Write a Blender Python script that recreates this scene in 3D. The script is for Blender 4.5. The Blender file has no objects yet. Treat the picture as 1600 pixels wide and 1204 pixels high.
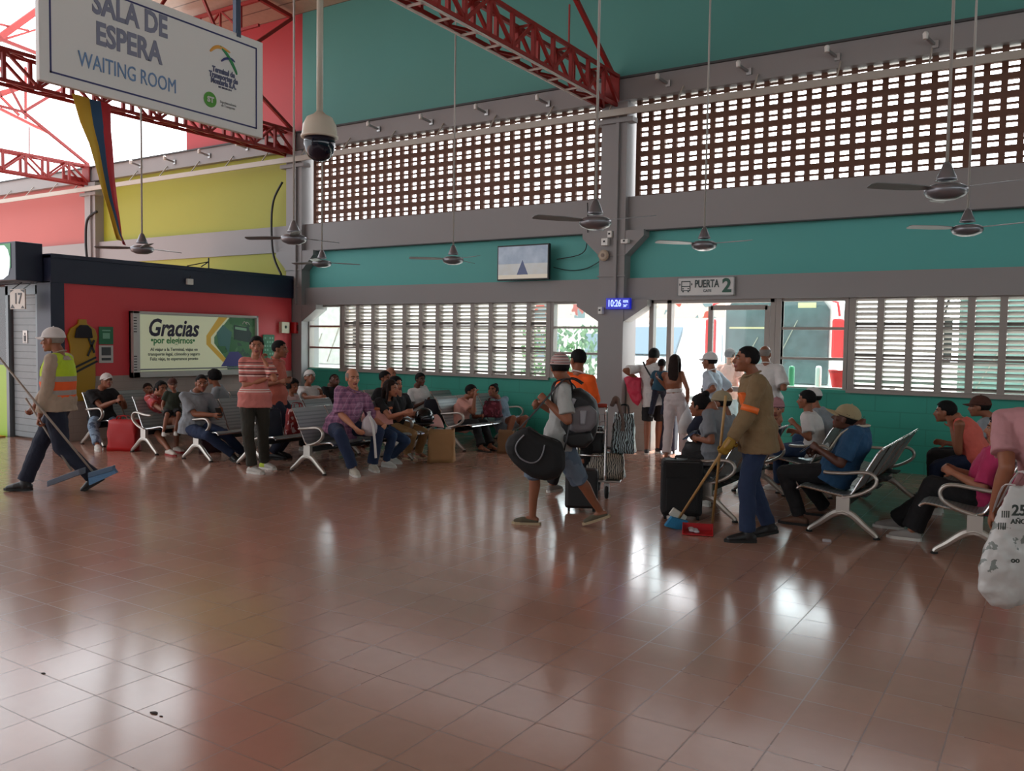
import bpy, bmesh, math, random
import numpy as np
from mathutils import Vector, Matrix, Quaternion

SC = bpy.context.scene
COL = SC.collection
V = Vector

# ------------------------------------------------------------------ camera
CX, CY, FPX, EYE = 800.0, 602.0, 1336.235, 1.65
R = np.array([[0.84242253, 0.0402111, -0.53731494],
              [0.53862086, -0.03590806, 0.84178274],
              [0.01455507, -0.99854578, -0.05190829]])
u_, s_, vt_ = np.linalg.svd(R)
R = u_ @ vt_
cam_d = bpy.data.cameras.new('camera')
cam = bpy.data.objects.new('camera', cam_d)
COL.objects.link(cam)
cam_d.sensor_fit = 'HORIZONTAL'
cam_d.sensor_width = 36.0
cam_d.lens = FPX / 1600.0 * 36.0
cam_d.clip_end = 400
M3 = Matrix(((R[0, 0], -R[0, 1], -R[0, 2]), (R[1, 0], -R[1, 1], -R[1, 2]), (R[2, 0], -R[2, 1], -R[2, 2])))
M4 = M3.to_4x4()
M4.translation = V((0, 0, EYE))
cam.matrix_world = M4
SC.camera = cam

# ------------------------------------------------------------------ daylight and exposure
W = bpy.data.worlds.new('hazy_sky')
SC.world = W
W.use_nodes = True
wn = W.node_tree.nodes
bg = wn['Background']
# the haze is brightest over the open yard beyond the windows (+Y)
wl = W.node_tree.links
geo = wn.new('ShaderNodeTexCoord')
sep = wn.new('ShaderNodeSeparateXYZ')
wl.new(geo.outputs['Generated'], sep.inputs[0])
mx_ = wn.new('ShaderNodeMath')
mx_.operation = 'MAXIMUM'
mx_.inputs[1].default_value = 0.0
wl.new(sep.outputs[1], mx_.inputs[0])
pw_ = wn.new('ShaderNodeMath')
pw_.operation = 'POWER'
pw_.inputs[1].default_value = 2.0
wl.new(mx_.outputs[0], pw_.inputs[0])
st_ = wn.new('ShaderNodeMath')
st_.operation = 'MULTIPLY_ADD'
st_.inputs[1].default_value = 16.0
st_.inputs[2].default_value = 4.2
wl.new(pw_.outputs[0], st_.inputs[0])
wl.new(st_.outputs[0], bg.inputs[1])
bg.inputs[0].default_value = (0.93, 0.965, 1.0, 1)
SC.view_settings.view_transform = 'Standard'
SC.view_settings.look = 'None'
SC.view_settings.gamma = 1
SC.view_settings.use_curve_mapping = False
SC.view_settings.exposure = -0.88
SC.cycles.max_bounces = 7
SC.cycles.diffuse_bounces = 4
SC.cycles.glossy_bounces = 3
SC.cycles.transmission_bounces = 4
SC.cycles.transparent_max_bounces = 8
SC.cycles.sample_clamp_indirect = 6
SC.cycles.use_denoising = True
SC.cycles.caustics_reflective = False
SC.cycles.caustics_refractive = False

sun_d = bpy.data.lights.new('sun', 'SUN')
sun_d.energy = 22
sun_d.angle = 0.02
sun_d.color = (1.0, 0.96, 0.9)
sun = bpy.data.objects.new('sun', sun_d)
COL.objects.link(sun)
sun.rotation_euler = V((-0.12, 1.0, 2.9)).to_track_quat('Z', 'Y').to_euler()


# ------------------------------------------------------------------ pixel helpers (1600 x 1204 frame)
def ray(x, y):
    return V(R @ np.array([x - CX, y - CY, FPX]))


def flo(x, y, z=0.0):
    v = ray(x, y)
    t = (z - EYE) / v.z
    return V((v.x * t, v.y * t, z))


def at(x, y, Y):
    v = ray(x, y)
    t = Y / v.y
    return V((v.x * t, Y, EYE + v.z * t))


def atX(x, y, X):
    v = ray(x, y)
    t = X / v.x
    return V((X, v.y * t, EYE + v.z * t))


def onplane(x, y, p, n):
    v = ray(x, y)
    o = V((0, 0, EYE))
    t = (V(p) - o).dot(n) / v.dot(n)
    return o + v * t


# ------------------------------------------------------------------ materials
MATS = {}


def srgb(r, g, b):
    f = lambda c: (c / 255 / 12.92) if c / 255 <= 0.04045 else ((c / 255 + 0.055) / 1.055) ** 2.4
    return (f(r), f(g), f(b))


def mat(name, col, rough=0.6, metal=0.0, noise=0.0, nscale=6.0, bump=0.0, bscale=40.0, spec=0.5, emit=None, es=0.0, alpha=None, trans=None):
    if name in MATS:
        return MATS[name]
    m = bpy.data.materials.new(name)
    m.use_nodes = True
    nt = m.node_tree
    b = nt.nodes['Principled BSDF']
    b.inputs['Base Color'].default_value = (*col, 1)
    b.inputs['Roughness'].default_value = rough
    b.inputs['Metallic'].default_value = metal
    b.inputs['Specular IOR Level'].default_value = spec
    if noise or bump:
        tc = nt.nodes.new('ShaderNodeTexCoord')
    if noise:
        n = nt.nodes.new('ShaderNodeTexNoise')
        n.inputs['Scale'].default_value = nscale
        n.inputs['Detail'].default_value = 4
        nt.links.new(tc.outputs['Object'], n.inputs['Vector'])
        mx = nt.nodes.new('ShaderNodeMix')
        mx.data_type = 'RGBA'
        mx.inputs[6].default_value = (*[c * (1 - noise) for c in col], 1)
        mx.inputs[7].default_value = (*[min(1, c * (1 + noise)) for c in col], 1)
        nt.links.new(n.outputs['Fac'], mx.inputs[0])
        nt.links.new(mx.outputs[2], b.inputs['Base Color'])
    if bump:
        n2 = nt.nodes.new('ShaderNodeTexNoise')
        n2.inputs['Scale'].default_value = bscale
        nt.links.new(tc.outputs['Object'], n2.inputs['Vector'])
        bp = nt.nodes.new('ShaderNodeBump')
        bp.inputs['Strength'].default_value = bump
        bp.inputs['Distance'].default_value = 0.01
        nt.links.new(n2.outputs['Fac'], bp.inputs['Height'])
        nt.links.new(bp.outputs['Normal'], b.inputs['Normal'])
    if emit:
        b.inputs['Emission Color'].default_value = (*emit, 1)
        b.inputs['Emission Strength'].default_value = es
    MATS[name] = m
    return m


class NG:
    """tiny node-graph helper"""
    def __init__(s, name):
        s.m = bpy.data.materials.new(name)
        s.m.use_nodes = True
        s.nt = s.m.node_tree
        s.b = s.nt.nodes['Principled BSDF']
        MATS[name] = s.m

    def n(s, t, **k):
        o = s.nt.nodes.new(t)
        for a, v in k.items():
            setattr(o, a, v)
        return o

    def l(s, a, b):
        s.nt.links.new(a, b)

    def math(s, op, a, b=None, c=None):
        o = s.n('ShaderNodeMath', operation=op)
        for i, x in enumerate((a, b, c)):
            if x is None:
                continue
            if isinstance(x, (int, float)):
                o.inputs[i].default_value = x
            else:
                s.l(x, o.inputs[i])
        return o.outputs[0]

    def mix(s, f, a, b):
        o = s.n('ShaderNodeMix', data_type='RGBA')
        for i, x in ((0, f), (6, a), (7, b)):
            if isinstance(x, tuple):
                o.inputs[i].default_value = (*x, 1)
            elif isinstance(x, (int, float)):
                o.inputs[i].default_value = x
            else:
                s.l(x, o.inputs[i])
        return o.outputs[2]

    def xyz(s, kind='Object'):
        tc = s.n('ShaderNodeTexCoord')
        sp = s.n('ShaderNodeSeparateXYZ')
        s.l(tc.outputs[kind], sp.inputs[0])
        s.vec = tc.outputs[kind]
        return sp.outputs

    def noise(s, scale, detail=3):
        o = s.n('ShaderNodeTexNoise')
        o.inputs['Scale'].default_value = scale
        o.inputs['Detail'].default_value = detail
        s.l(s.vec, o.inputs['Vector'])
        return o.outputs['Fac']


def m_floor():
    g = NG('terracotta_floor_tiles')
    x, y, z = g.xyz()
    P = 0.302
    fx = g.math('FRACT', g.math('MULTIPLY', g.math('ADD', x, 100 * P + 3.658 % P), 1 / P))
    fy = g.math('FRACT', g.math('MULTIPLY', g.math('ADD', y, 100 * P - 2.222 % P), 1 / P))
    lw = 0.011
    ex = g.math('MINIMUM', fx, g.math('SUBTRACT', 1.0, fx))
    ey = g.math('MINIMUM', fy, g.math('SUBTRACT', 1.0, fy))
    e = g.math('MINIMUM', ex, ey)
    line = g.math('LESS_THAN', e, lw)
    cb = g.n('ShaderNodeCombineXYZ')
    g.l(g.math('FLOOR', g.math('MULTIPLY', g.math('ADD', x, 100 * P + 3.658 % P), 1 / P)), cb.inputs[0])
    g.l(g.math('FLOOR', g.math('MULTIPLY', g.math('ADD', y, 100 * P - 2.222 % P), 1 / P)), cb.inputs[1])
    wnz = g.n('ShaderNodeTexWhiteNoise')
    g.l(cb.outputs[0], wnz.inputs['Vector'])
    c1 = g.mix(wnz.outputs['Value'], srgb(168, 128, 111), srgb(180, 138, 120))
    c2 = g.mix(g.math('MULTIPLY', g.noise(9, 6), 0.5), c1, srgb(152, 112, 95))
    c3 = g.mix(g.math('MULTIPLY', line, 0.5), c2, srgb(62, 44, 38))
    g.l(c3, g.b.inputs['Base Color'])
    nz = g.noise(1.3, 5)
    rg = g.math('ADD', g.math('MULTIPLY', nz, 0.07), 0.125)
    rg = g.math('ADD', rg, g.math('MULTIPLY', line, 0.12))
    g.l(rg, g.b.inputs['Roughness'])
    g.b.inputs['Specular IOR Level'].default_value = 0.65
    bp = g.n('ShaderNodeBump')
    bp.inputs['Strength'].default_value = 0.1
    bp.inputs['Distance'].default_value = 0.001
    g.l(g.math('SUBTRACT', 1.0, line), bp.inputs['Height'])
    g.l(bp.outputs['Normal'], g.b.inputs['Normal'])
    return g.m


def m_blocks(name, col, bw, bh, mortar=0.012, depth=0.4, axis='X', rough=0.55, dk=0.75):
    """painted block / tile wall: running bond joints"""
    g = NG(name)
    x, y, z = g.xyz()
    h = x if axis == 'X' else y
    row = g.math('MULTIPLY', g.math('ADD', z, 20.0), 1 / bh)
    rf = g.math('FLOOR', row)
    off = g.math('MULTIPLY', g.math('MODULO', rf, 2.0), 0.5)
    fx = g.math('FRACT', g.math('ADD', g.math('MULTIPLY', g.math('ADD', h, 60.0), 1 / bw), off))
    fy = g.math('FRACT', row)
    ex = g.math('MULTIPLY', g.math('MINIMUM', fx, g.math('SUBTRACT', 1.0, fx)), bw)
    ey = g.math('MULTIPLY', g.math('MINIMUM', fy, g.math('SUBTRACT', 1.0, fy)), bh)
    ln = g.math('LESS_THAN', g.math('MINIMUM', ex, ey), mortar / 2)
    c = g.mix(g.noise(2.5, 5), tuple(q * 0.88 for q in col), tuple(min(1, q * 1.1) for q in col))
    g.l(g.mix(g.math('MULTIPLY', ln, depth), c, tuple(q * dk for q in col)), g.b.inputs['Base Color'])
    g.b.inputs['Roughness'].default_value = rough
    bp = g.n('ShaderNodeBump')
    bp.inputs['Strength'].default_value = 0.5
    bp.inputs['Distance'].default_value = 0.006
    g.l(g.math('SUBTRACT', 1.0, ln), bp.inputs['Height'])
    g.l(bp.outputs['Normal'], g.b.inputs['Normal'])
    return g.m


def m_stripes(name, base, bands, axis=2, period=None, rough=0.85, xo=0.0):
    """bands: list of (z0, z1, colour) in object space along an axis (periodic when period is set)"""
    if name in MATS:
        return MATS[name]
    g = NG(name)
    o = g.xyz()
    v = o[axis]
    if xo:
        v = g.math('ADD', v, xo)
    if period:
        v = g.math('MULTIPLY', g.math('FRACT', g.math('MULTIPLY', g.math('ADD', v, 50 * period), 1 / period)), period)
    c = g.mix(g.noise(12, 3), tuple(q * 0.85 for q in base), tuple(min(1, q * 1.12) for q in base))
    for z0, z1, cc in bands:
        f = g.math('MULTIPLY', g.math('GREATER_THAN', v, z0), g.math('LESS_THAN', v, z1))
        c = g.mix(f, c, cc)
    g.l(c, g.b.inputs['Base Color'])
    g.b.inputs['Roughness'].default_value = rough
    return g.m


def m_plaid(name, base, dark, light, p=0.075):
    g = NG(name)
    o = g.xyz()
    c = base
    for v, w, col, f0 in ((o[2], 0.3, dark, 0.35), (o[0], 0.28, dark, 0.4), (o[1], 0.28, dark, 0.3), (o[2], 0.08, light, 0.5), (o[0], 0.08, light, 0.4)):
        fr = g.math('FRACT', g.math('MULTIPLY', g.math('ADD', v, 20 + (0.02 if col is light else 0)), 1 / p))
        c = g.mix(g.math('MULTIPLY', g.math('LESS_THAN', fr, w), f0), c, col)
    g.l(c, g.b.inputs['Base Color'])
    g.b.inputs['Roughness'].default_value = 0.9
    return g.m


def m_zebra(name, c0, c1, scale=14, dist=6.0):
    g = NG(name)
    g.xyz()
    w = g.n('ShaderNodeTexWave')
    w.inputs['Scale'].default_value = scale
    w.inputs['Distortion'].default_value = dist
    w.inputs['Detail'].default_value = 2
    g.l(g.vec, w.inputs['Vector'])
    g.l(g.mix(g.math('GREATER_THAN', w.outputs['Fac'], 0.5), c0, c1), g.b.inputs['Base Color'])
    g.b.inputs['Roughness'].default_value = 0.35
    return g.m


def m_blotch(name, cols, scale=8, rough=0.85):
    g = NG(name)
    g.xyz()
    c = g.mix(g.math('GREATER_THAN', g.noise(scale, 2), 0.5), cols[0], cols[1])
    if len(cols) > 2:
        n = g.n('ShaderNodeTexNoise')
        n.inputs['Scale'].default_value = scale * 1.7
        g.l(g.vec, n.inputs['Vector'])
        c = g.mix(g.math('GREATER_THAN', n.outputs['Fac'], 0.58), c, cols[2])
    g.l(c, g.b.inputs['Base Color'])
    g.b.inputs['Roughness'].default_value = rough
    return g.m


def m_glass(name, tint=(0.9, 0.95, 0.95), a=0.15):
    if name in MATS:
        return MATS[name]
    m = bpy.data.materials.new(name)
    m.use_nodes = True
    nt = m.node_tree
    nt.nodes.remove(nt.nodes['Principled BSDF'])
    out = nt.nodes['Material Output']
    t = nt.nodes.new('ShaderNodeBsdfTransparent')
    t.inputs[0].default_value = (*tint, 1)
    gl = nt.nodes.new('ShaderNodeBsdfGlossy')
    gl.inputs['Roughness'].default_value = 0.03
    mx = nt.nodes.new('ShaderNodeMixShader')
    fr = nt.nodes.new('ShaderNodeLayerWeight')
    fr.inputs[0].default_value = 0.25
    mu = nt.nodes.new('ShaderNodeMath')
    mu.operation = 'MULTIPLY_ADD'
    mu.inputs[1].default_value = 0.22
    mu.inputs[2].default_value = 0.03
    nt.links.new(fr.outputs['Facing'], mu.inputs[0])
    nt.links.new(mu.outputs[0], mx.inputs[0])
    nt.links.new(t.outputs[0], mx.inputs[1])
    nt.links.new(gl.outputs[0], mx.inputs[2])
    nt.links.new(mx.outputs[0], out.inputs[0])
    MATS[name] = m
    return m


def cloth(name, col, bump=0.35, rough=0.88, noise=0.12):
    return mat(name, col, rough, 0, noise, 14, bump, 26)


GREY = mat('grey_wall_paint', srgb(142, 139, 139), 0.6, 0, 0.05, 1.2, 0.15, 8)
GREYD = mat('grey_recess_line', srgb(70, 72, 74), 0.7)
TEAL = mat('teal_wall_paint', srgb(80, 146, 138), 0.6, 0, 0.05, 0.8)
TEALM = mat('bright_teal_wall_paint', srgb(84, 168, 162), 0.6, 0, 0.05, 0.8)
YELLOW = mat('yellow_wall_paint', srgb(150, 150, 40), 0.6, 0, 0.05, 0.8)
PINK = mat('coral_wall_paint', srgb(170, 86, 80), 0.6, 0, 0.04, 0.8)
REDW = mat('red_wall_paint', srgb(180, 52, 58), 0.55, 0, 0.04, 0.8)
NAVY = mat('navy_fascia_paint', srgb(26, 34, 58), 0.45, 0, 0.1, 2)
TRUSSR = mat('red_truss_paint', srgb(150, 38, 34), 0.5, 0, 0.12, 6)
TERRA = mat('brown_clay_lattice', srgb(104, 72, 58), 0.8, 0, 0.2, 9, 0.3, 30)
TEALB = m_blocks('teal_painted_blocks', srgb(44, 150, 132), 0.62, 0.21, 0.014, 0.7)
CHROME = mat('chrome_metal', (0.62, 0.61, 0.6), 0.2, 1.0)
STEEL = mat('brushed_steel', (0.45, 0.45, 0.45), 0.35, 1.0, 0.1, 20)
ALU = mat('anodised_aluminium', srgb(158, 154, 150), 0.45, 0.3, 0.05, 5)
BLK = mat('black_plastic', srgb(18, 18, 20), 0.45)
WHT = mat('white_plastic', srgb(225, 224, 220), 0.4)
RUB = mat('dark_rubber', srgb(24, 24, 24), 0.8)


# ------------------------------------------------------------------ mesh helpers
class MB:
    def __init__(s):
        s.v = []
        s.f = []
        s.mi = []
        s.cur = 0

    def add(s, vs, fs):
        o = len(s.v)
        s.v += [tuple(p) for p in vs]
        s.f += [tuple(i + o for i in q) for q in fs]
        s.mi += [s.cur] * len(fs)
        return s

    def box(s, a, b, rot=None, c=None):
        """box between corners a and b; rot is an optional 3x3 applied about c"""
        x0, y0, z0 = a
        x1, y1, z1 = b
        vs = [V((x, y, z)) for x in (x0, x1) for y in (y0, y1) for z in (z0, z1)]
        if rot is not None:
            cc = V(c) if c is not None else (V(a) + V(b)) / 2
            vs = [cc + rot @ (p - cc) for p in vs]
        return s.add(vs, [(0, 1, 3, 2), (4, 6, 7, 5), (0, 4, 5, 1), (2, 3, 7, 6), (0, 2, 6, 4), (1, 5, 7, 3)])

    def bar(s, p, q, w, h=None, up=(0, 0, 1)):
        """rectangular bar from p to q; w is its width across, h its height along up"""
        h = h or w
        p, q = V(p), V(q)
        d = (q - p).normalized()
        up = V(up)
        sd = d.cross(up)
        if sd.length < 1e-4:
            sd = d.cross(V((1, 0, 0)))
        sd.normalize()
        u = sd.cross(d)
        vs = []
        for c in (p, q):
            for a, b in ((-1, -1), (1, -1), (1, 1), (-1, 1)):
                vs.append(c + sd * a * w / 2 + u * b * h / 2)
        return s.add(vs, [(3, 2, 1, 0), (4, 5, 6, 7), (0, 1, 5, 4), (1, 2, 6, 5), (2, 3, 7, 6), (3, 0, 4, 7)])

    def tube(s, pts, r, n=8, closed=False, side=None, caps=True):
        """loft through pts. r: number, list of numbers or list of (ra, rb). side: preferred first axis"""
        pts = [V(p) for p in pts]
        m = len(pts)
        if not isinstance(r, (list, tuple)):
            r = [r] * m
        rr = [(q, q) if not isinstance(q, (list, tuple)) else q for q in r]
        tang = []
        for i in range(m):
            if closed:
                t = pts[(i + 1) % m] - pts[i - 1]
            else:
                t = pts[min(i + 1, m - 1)] - pts[max(i - 1, 0)]
            tang.append(t.normalized() if t.length > 1e-9 else V((0, 0, 1)))
        prev = V(side) if side is not None and not isinstance(side, list) else None
        if prev is None:
            prev = tang[0].orthogonal() if abs(tang[0].z) > 0.9 else V((0, 0, 1)).cross(tang[0])
        vs = []
        for i in range(m):
            sd = side[i] if isinstance(side, list) else prev
            a = V(sd)
            a = a - tang[i] * a.dot(tang[i])
            if a.length < 1e-5:
                a = tang[i].orthogonal()
            a.normalize()
            b = tang[i].cross(a)
            prev = a
            for k in range(n):
                th = 2 * math.pi * k / n
                vs.append(pts[i] + a * math.cos(th) * rr[i][0] + b * math.sin(th) * rr[i][1])
        fs = []
        for i in range(m if closed else m - 1):
            j = (i + 1) % m
            for k in range(n):
                k2 = (k + 1) % n
                fs.append((i * n + k, i * n + k2, j * n + k2, j * n + k))
        if not closed and caps:
            fs.append(tuple(range(n - 1, -1, -1)))
            fs.append(tuple((m - 1) * n + k for k in range(n)))
        return s.add(vs, fs)

    def cap(s, pts, r, n=10, side=None):
        """tube with rounded ends"""
        pts = [V(p) for p in pts]
        m = len(pts)
        if not isinstance(r, (list, tuple)):
            r = [r] * m
        rr = [(q, q) if not isinstance(q, (list, tuple)) else q for q in r]
        t0 = (pts[0] - pts[1]).normalized()
        t1 = (pts[-1] - pts[-2]).normalized()
        P, Q = [], []
        for a in (0.97, 0.75, 0.4):
            k = math.sqrt(1 - a * a)
            e = min(rr[0])
            P.append(pts[0] + t0 * e * a)
            Q.append((rr[0][0] * k, rr[0][1] * k))
        P += pts
        Q += rr
        for a in (0.4, 0.75, 0.97):
            k = math.sqrt(1 - a * a)
            e = min(rr[-1])
            P.append(pts[-1] + t1 * e * a)
            Q.append((rr[-1][0] * k, rr[-1][1] * k))
        return s.tube(P, Q, n, side=side)

    def ell(s, c, rad, M=None, n=14, m=9, cut=None):
        """ellipsoid at c with radii rad, M columns = axes"""
        c = V(c)
        vs = []
        for i in range(m + 1):
            ph = math.pi * i / m
            for k in range(n):
                th = 2 * math.pi * k / n
                q = V((rad[0] * math.sin(ph) * math.cos(th), rad[1] * math.sin(ph) * math.sin(th), rad[2] * math.cos(ph)))
                if i == 0:
                    q = V((0.02 * rad[0] * math.cos(th), 0.02 * rad[1] * math.sin(th), rad[2]))
                if i == m:
                    q = V((0.02 * rad[0] * math.cos(th), 0.02 * rad[1] * math.sin(th), -rad[2]))
                vs.append(c + (M @ q if M is not None else q))
        fs = []
        for i in range(m):
            for k in range(n):
                k2 = (k + 1) % n
                fs.append((i * n + k, (i + 1) * n + k, (i + 1) * n + k2, i * n + k2))
        fs.append(tuple(range(n)))
        fs.append(tuple(m * n + k for k in range(n - 1, -1, -1)))
        return s.add(vs, fs)

    def lathe(s, prof, c=(0, 0, 0), n=20, ax=None):
        """prof: list of (r, z)"""
        c = V(c)
        vs = []
        for r, z in prof:
            for k in range(n):
                th = 2 * math.pi * k / n
                q = V((max(r, 1e-4) * math.cos(th), max(r, 1e-4) * math.sin(th), z))
                vs.append(c + (ax @ q if ax is not None else q))
        fs = []
        for i in range(len(prof) - 1):
            for k in range(n):
                k2 = (k + 1) % n
                fs.append((i * n + k, i * n + k2, (i + 1) * n + k2, (i + 1) * n + k))
        fs.append(tuple(range(n - 1, -1, -1)))
        fs.append(tuple((len(prof) - 1) * n + k for k in range(n)))
        return s.add(vs, fs)

    def prism(s, poly, org, ax, ay, depth):
        """polygon poly (2-D) in the plane org+ax*u+ay*v, extruded by the vector depth"""
        org, ax, ay, depth = V(org), V(ax), V(ay), V(depth)
        n = len(poly)
        a = [org + ax * u + ay * v for u, v in poly]
        vs = a + [p + depth for p in a]
        fs = [tuple(range(n)), tuple(range(2 * n - 1, n - 1, -1))]
        for i in range(n):
            j = (i + 1) % n
            fs.append((i, j, j + n, i + n)[::-1])
        return s.add(vs, fs)

    def build(s, name, m, parent=None, smooth=False, bevel=0.0, fix=True, loc=None):
        me = bpy.data.meshes.new(name)
        vs = s.v if loc is None else [(p[0] - loc[0], p[1] - loc[1], p[2] - loc[2]) for p in s.v]
        me.from_pydata(vs, [], s.f)
        for q in (m if isinstance(m, (list, tuple)) else [m]):
            me.materials.append(q)
        if isinstance(m, (list, tuple)):
            me.polygons.foreach_set('material_index', s.mi)
        if fix:
            b = bmesh.new()
            b.from_mesh(me)
            bmesh.ops.recalc_face_normals(b, faces=b.faces)
            b.to_mesh(me)
            b.free()
        if smooth:
            me.polygons.foreach_set('use_smooth', [True] * len(me.polygons))
        o = bpy.data.objects.new(name, me)
        COL.objects.link(o)
        if loc is not None and parent is None:
            o.location = loc
        if parent is not None:
            o.parent = parent
        if bevel:
            md = o.modifiers.new('soft_edges', 'BEVEL')
            md.width = bevel
            md.segments = 2
            md.limit_method = 'ANGLE'
            md.angle_limit = 0.6
        return o


def tag(o, label=None, cat=None, group=None, kind=None):
    if label:
        o['label'] = label
    if cat:
        o['category'] = cat
    if group:
        o['group'] = group
    if kind:
        o['kind'] = kind
    return o


def empty(name, loc, rz=0.0):
    o = bpy.data.objects.new(name, None)
    o.empty_display_size = 0.1
    COL.objects.link(o)
    o.location = loc
    o.rotation_euler = (0, 0, rz)
    return o


def struct(name, mb, m, parent=None, **k):
    o = mb.build(name, m, parent, **k)
    if parent is None:
        o['kind'] = 'structure'
    return o


def copy_tree(o, parent=None):
    c = o.copy()
    COL.objects.link(c)
    c.parent = parent
    for ch in list(o.children):
        copy_tree(ch, c)
    return c


def bez(pts, n=6):
    """Catmull-Rom through pts"""
    pts = [V(p) for p in pts]
    out = []
    for i in range(len(pts) - 1):
        p0 = pts[max(i - 1, 0)]
        p1, p2 = pts[i], pts[i + 1]
        p3 = pts[min(i + 2, len(pts) - 1)]
        for k in range(n):
            t = k / n
            out.append(0.5 * ((2 * p1) + (p2 - p0) * t + (2 * p0 - 5 * p1 + 4 * p2 - p3) * t * t + (3 * p1 - p0 - 3 * p2 + p3) * t ** 3))
    out.append(pts[-1])
    return out


def text_mesh(body, size, org, ax, ay, m, parent, name='lettering', bold=0.0, sx=1.0, depth=0.004, align='CENTER', shear=0.0, line=1.0):
    """raised lettering in the plane of ax (reading direction) and ay (up)"""
    cu = bpy.data.curves.new(name, 'FONT')
    cu.body = body
    cu.size = size
    cu.offset = bold
    cu.extrude = depth / 2
    cu.shear = shear
    cu.align_x = align
    cu.align_y = 'CENTER'
    cu.space_line = line
    cu.resolution_u = 3
    t = bpy.data.objects.new(name, cu)
    COL.objects.link(t)
    bpy.context.view_layer.update()
    dg = bpy.context.evaluated_depsgraph_get()
    me = bpy.data.meshes.new_from_object(t.evaluated_get(dg))
    COL.objects.unlink(t)
    bpy.data.objects.remove(t)
    ax, ay = V(ax).normalized(), V(ay).normalized()
    nz = ax.cross(ay)
    for v in me.vertices:
        c = v.co.copy()
        v.co = V(org) + ax * c.x * sx + ay * c.y + nz * c.z
    me.materials.clear()
    me.materials.append(m)
    o = bpy.data.objects.new(name, me)
    COL.objects.link(o)
    o.parent = parent
    return o
# ------------------------------------------------------------------ the hall
YW = 12.2
fl = MB().box((-30, -14, -0.2), (12, 12.4, 0))
struct('floor', fl, m_floor())
colX = [-19.75, -12.8, -5.86, 1.08]


def wall_text(name, a, b, m, **k):
    return struct(name, MB().box(a, b), m, **k)


# sill wall under the windows (gap for the door)
wall_text('wall_back', (-12.6, 12.15, 0), (-5.3, 12.4, 1.05), TEALB)
wall_text('wall_back', (-3.3, 12.15, 0), (8, 12.4, 1.05), TEALB)
wall_text('wall_back', (-30, 12.15, 0), (-12.6, 12.4, 3.4), GREY)
wall_text('trim_1', (-5.62, 12.1, 0), (-5.24, 12.42, 1.12), m_blocks('pale_tiled_pier', srgb(150, 140, 130), 0.3, 0.12, 0.008, 0.4))
# teal band, lattice surround, upper wall
wall_text('wall_back', (-12.9, 12.2, 2.6), (8, 12.4, 3.4), TEALM)
wall_text('wall_back', (-12.8, 12.2, 5.6), (8, 12.4, 9.2), TEAL)
wall_text('wall_back', (-16.4, 12.2, 5.6), (-12.8, 12.4, 9.2), REDW)
wall_text('wall_back', (-19.75, 12.2, 3.4), (-12.8, 12.4, 5.4), YELLOW)
wall_text('wall_back', (-19.5, 12.11, 2.3), (-13.0, 12.145, 3.37), YELLOW)
wall_text('wall_back', (-30, 12.2, 3.4), (-19.75, 12.4, 5.4), PINK)
wall_text('beam', (-12.62, 12.1, 2.30), (8, 12.42, 2.64), GREY)
wall_text('beam', (-30, 12.08, 3.36), (8, 12.42, 3.88), GREY)
lb = MB().box((-30, 12.08, 5.35), (8, 12.42, 5.67))
struct('beam', lb, GREY)
struct('trim_2', MB().box((-30, 12.04, 5.67), (8, 12.2, 5.70)), GREYD)
struct('trim_3', MB().box((-12.5, 12.07, 3.345), (8, 12.12, 3.362)), GREYD)

for i, x in enumerate(colX):
    b = MB()
    b.box((x - 0.215, 11.98, 0), (x + 0.215, 12.45, 5.30))
    b.box((x + 0.05, 11.93, 2.3), (x + 0.10, 11.98, 5.2))          # conduit recess strip
    for zt, hw, hh in ((3.36, 0.52, 0.38), (2.30, 0.6, 0.33)):
        poly = [(-hw, 0), (hw, 0), (hw, -0.09), (0.215, -hh), (-0.215, -hh), (-hw, -0.09)]
        b.prism(poly, (x, 11.99, zt), (1, 0, 0), (0, 0, 1), (0, 0.3, 0))
    for z in (2.98, 2.66):
        b.box((x - 0.235, 11.96, z), (x + 0.235, 12.0, z + 0.02))
    b.box((x - 0.33, 11.92, 4.98), (x + 0.33, 12.1, 5.05))
    struct('column', b, GREY)

# long gutter in front of the lattice and its stays
g = MB()
g.bar((-30, 11.86, 5.12), (8, 11.86, 5.12), 0.10, 0.07)
g.bar((-30, 11.82, 5.07), (8, 11.82, 5.07), 0.03, 0.03)
for i in range(34):
    x = -29 + i * 1.1
    g.bar((x, 11.86, 5.15), (x, 12.075, 5.42), 0.018)
gutter = g.build('cable_tray', mat('pale_grey_tray', srgb(176, 170, 160), 0.5))
tag(gutter, 'long pale grey cable tray running along the whole wall in front of the brown lattice', 'cable tray')

# clay lattice bays above the beam
def lattice(x0, x1, idx):
    b = MB()
    n = round((x1 - x0) / 0.197)
    p = (x1 - x0) / n
    for i in range(n + 1):
        x = x0 + i * p
        b.box((x - 0.037, 12.21, 3.88), (x + 0.037, 12.265, 5.35))
    z = 3.88
    k = 0
    while z < 5.4:
        b.box((x0, 12.205, z - 0.040), (x1, 12.27, z + 0.040))
        if z + 0.11 < 5.35:
            b.box((x0, 12.215, z + 0.11 - 0.013), (x1, 12.26, z + 0.11 + 0.013))
        z += 0.2195
    o = struct('wall_back', b, TERRA)
    return o


lattice(-12.46, -6.08, 0)
lattice(-5.56, 0.86, 1)
lattice(1.4, 7.9, 2)

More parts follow.
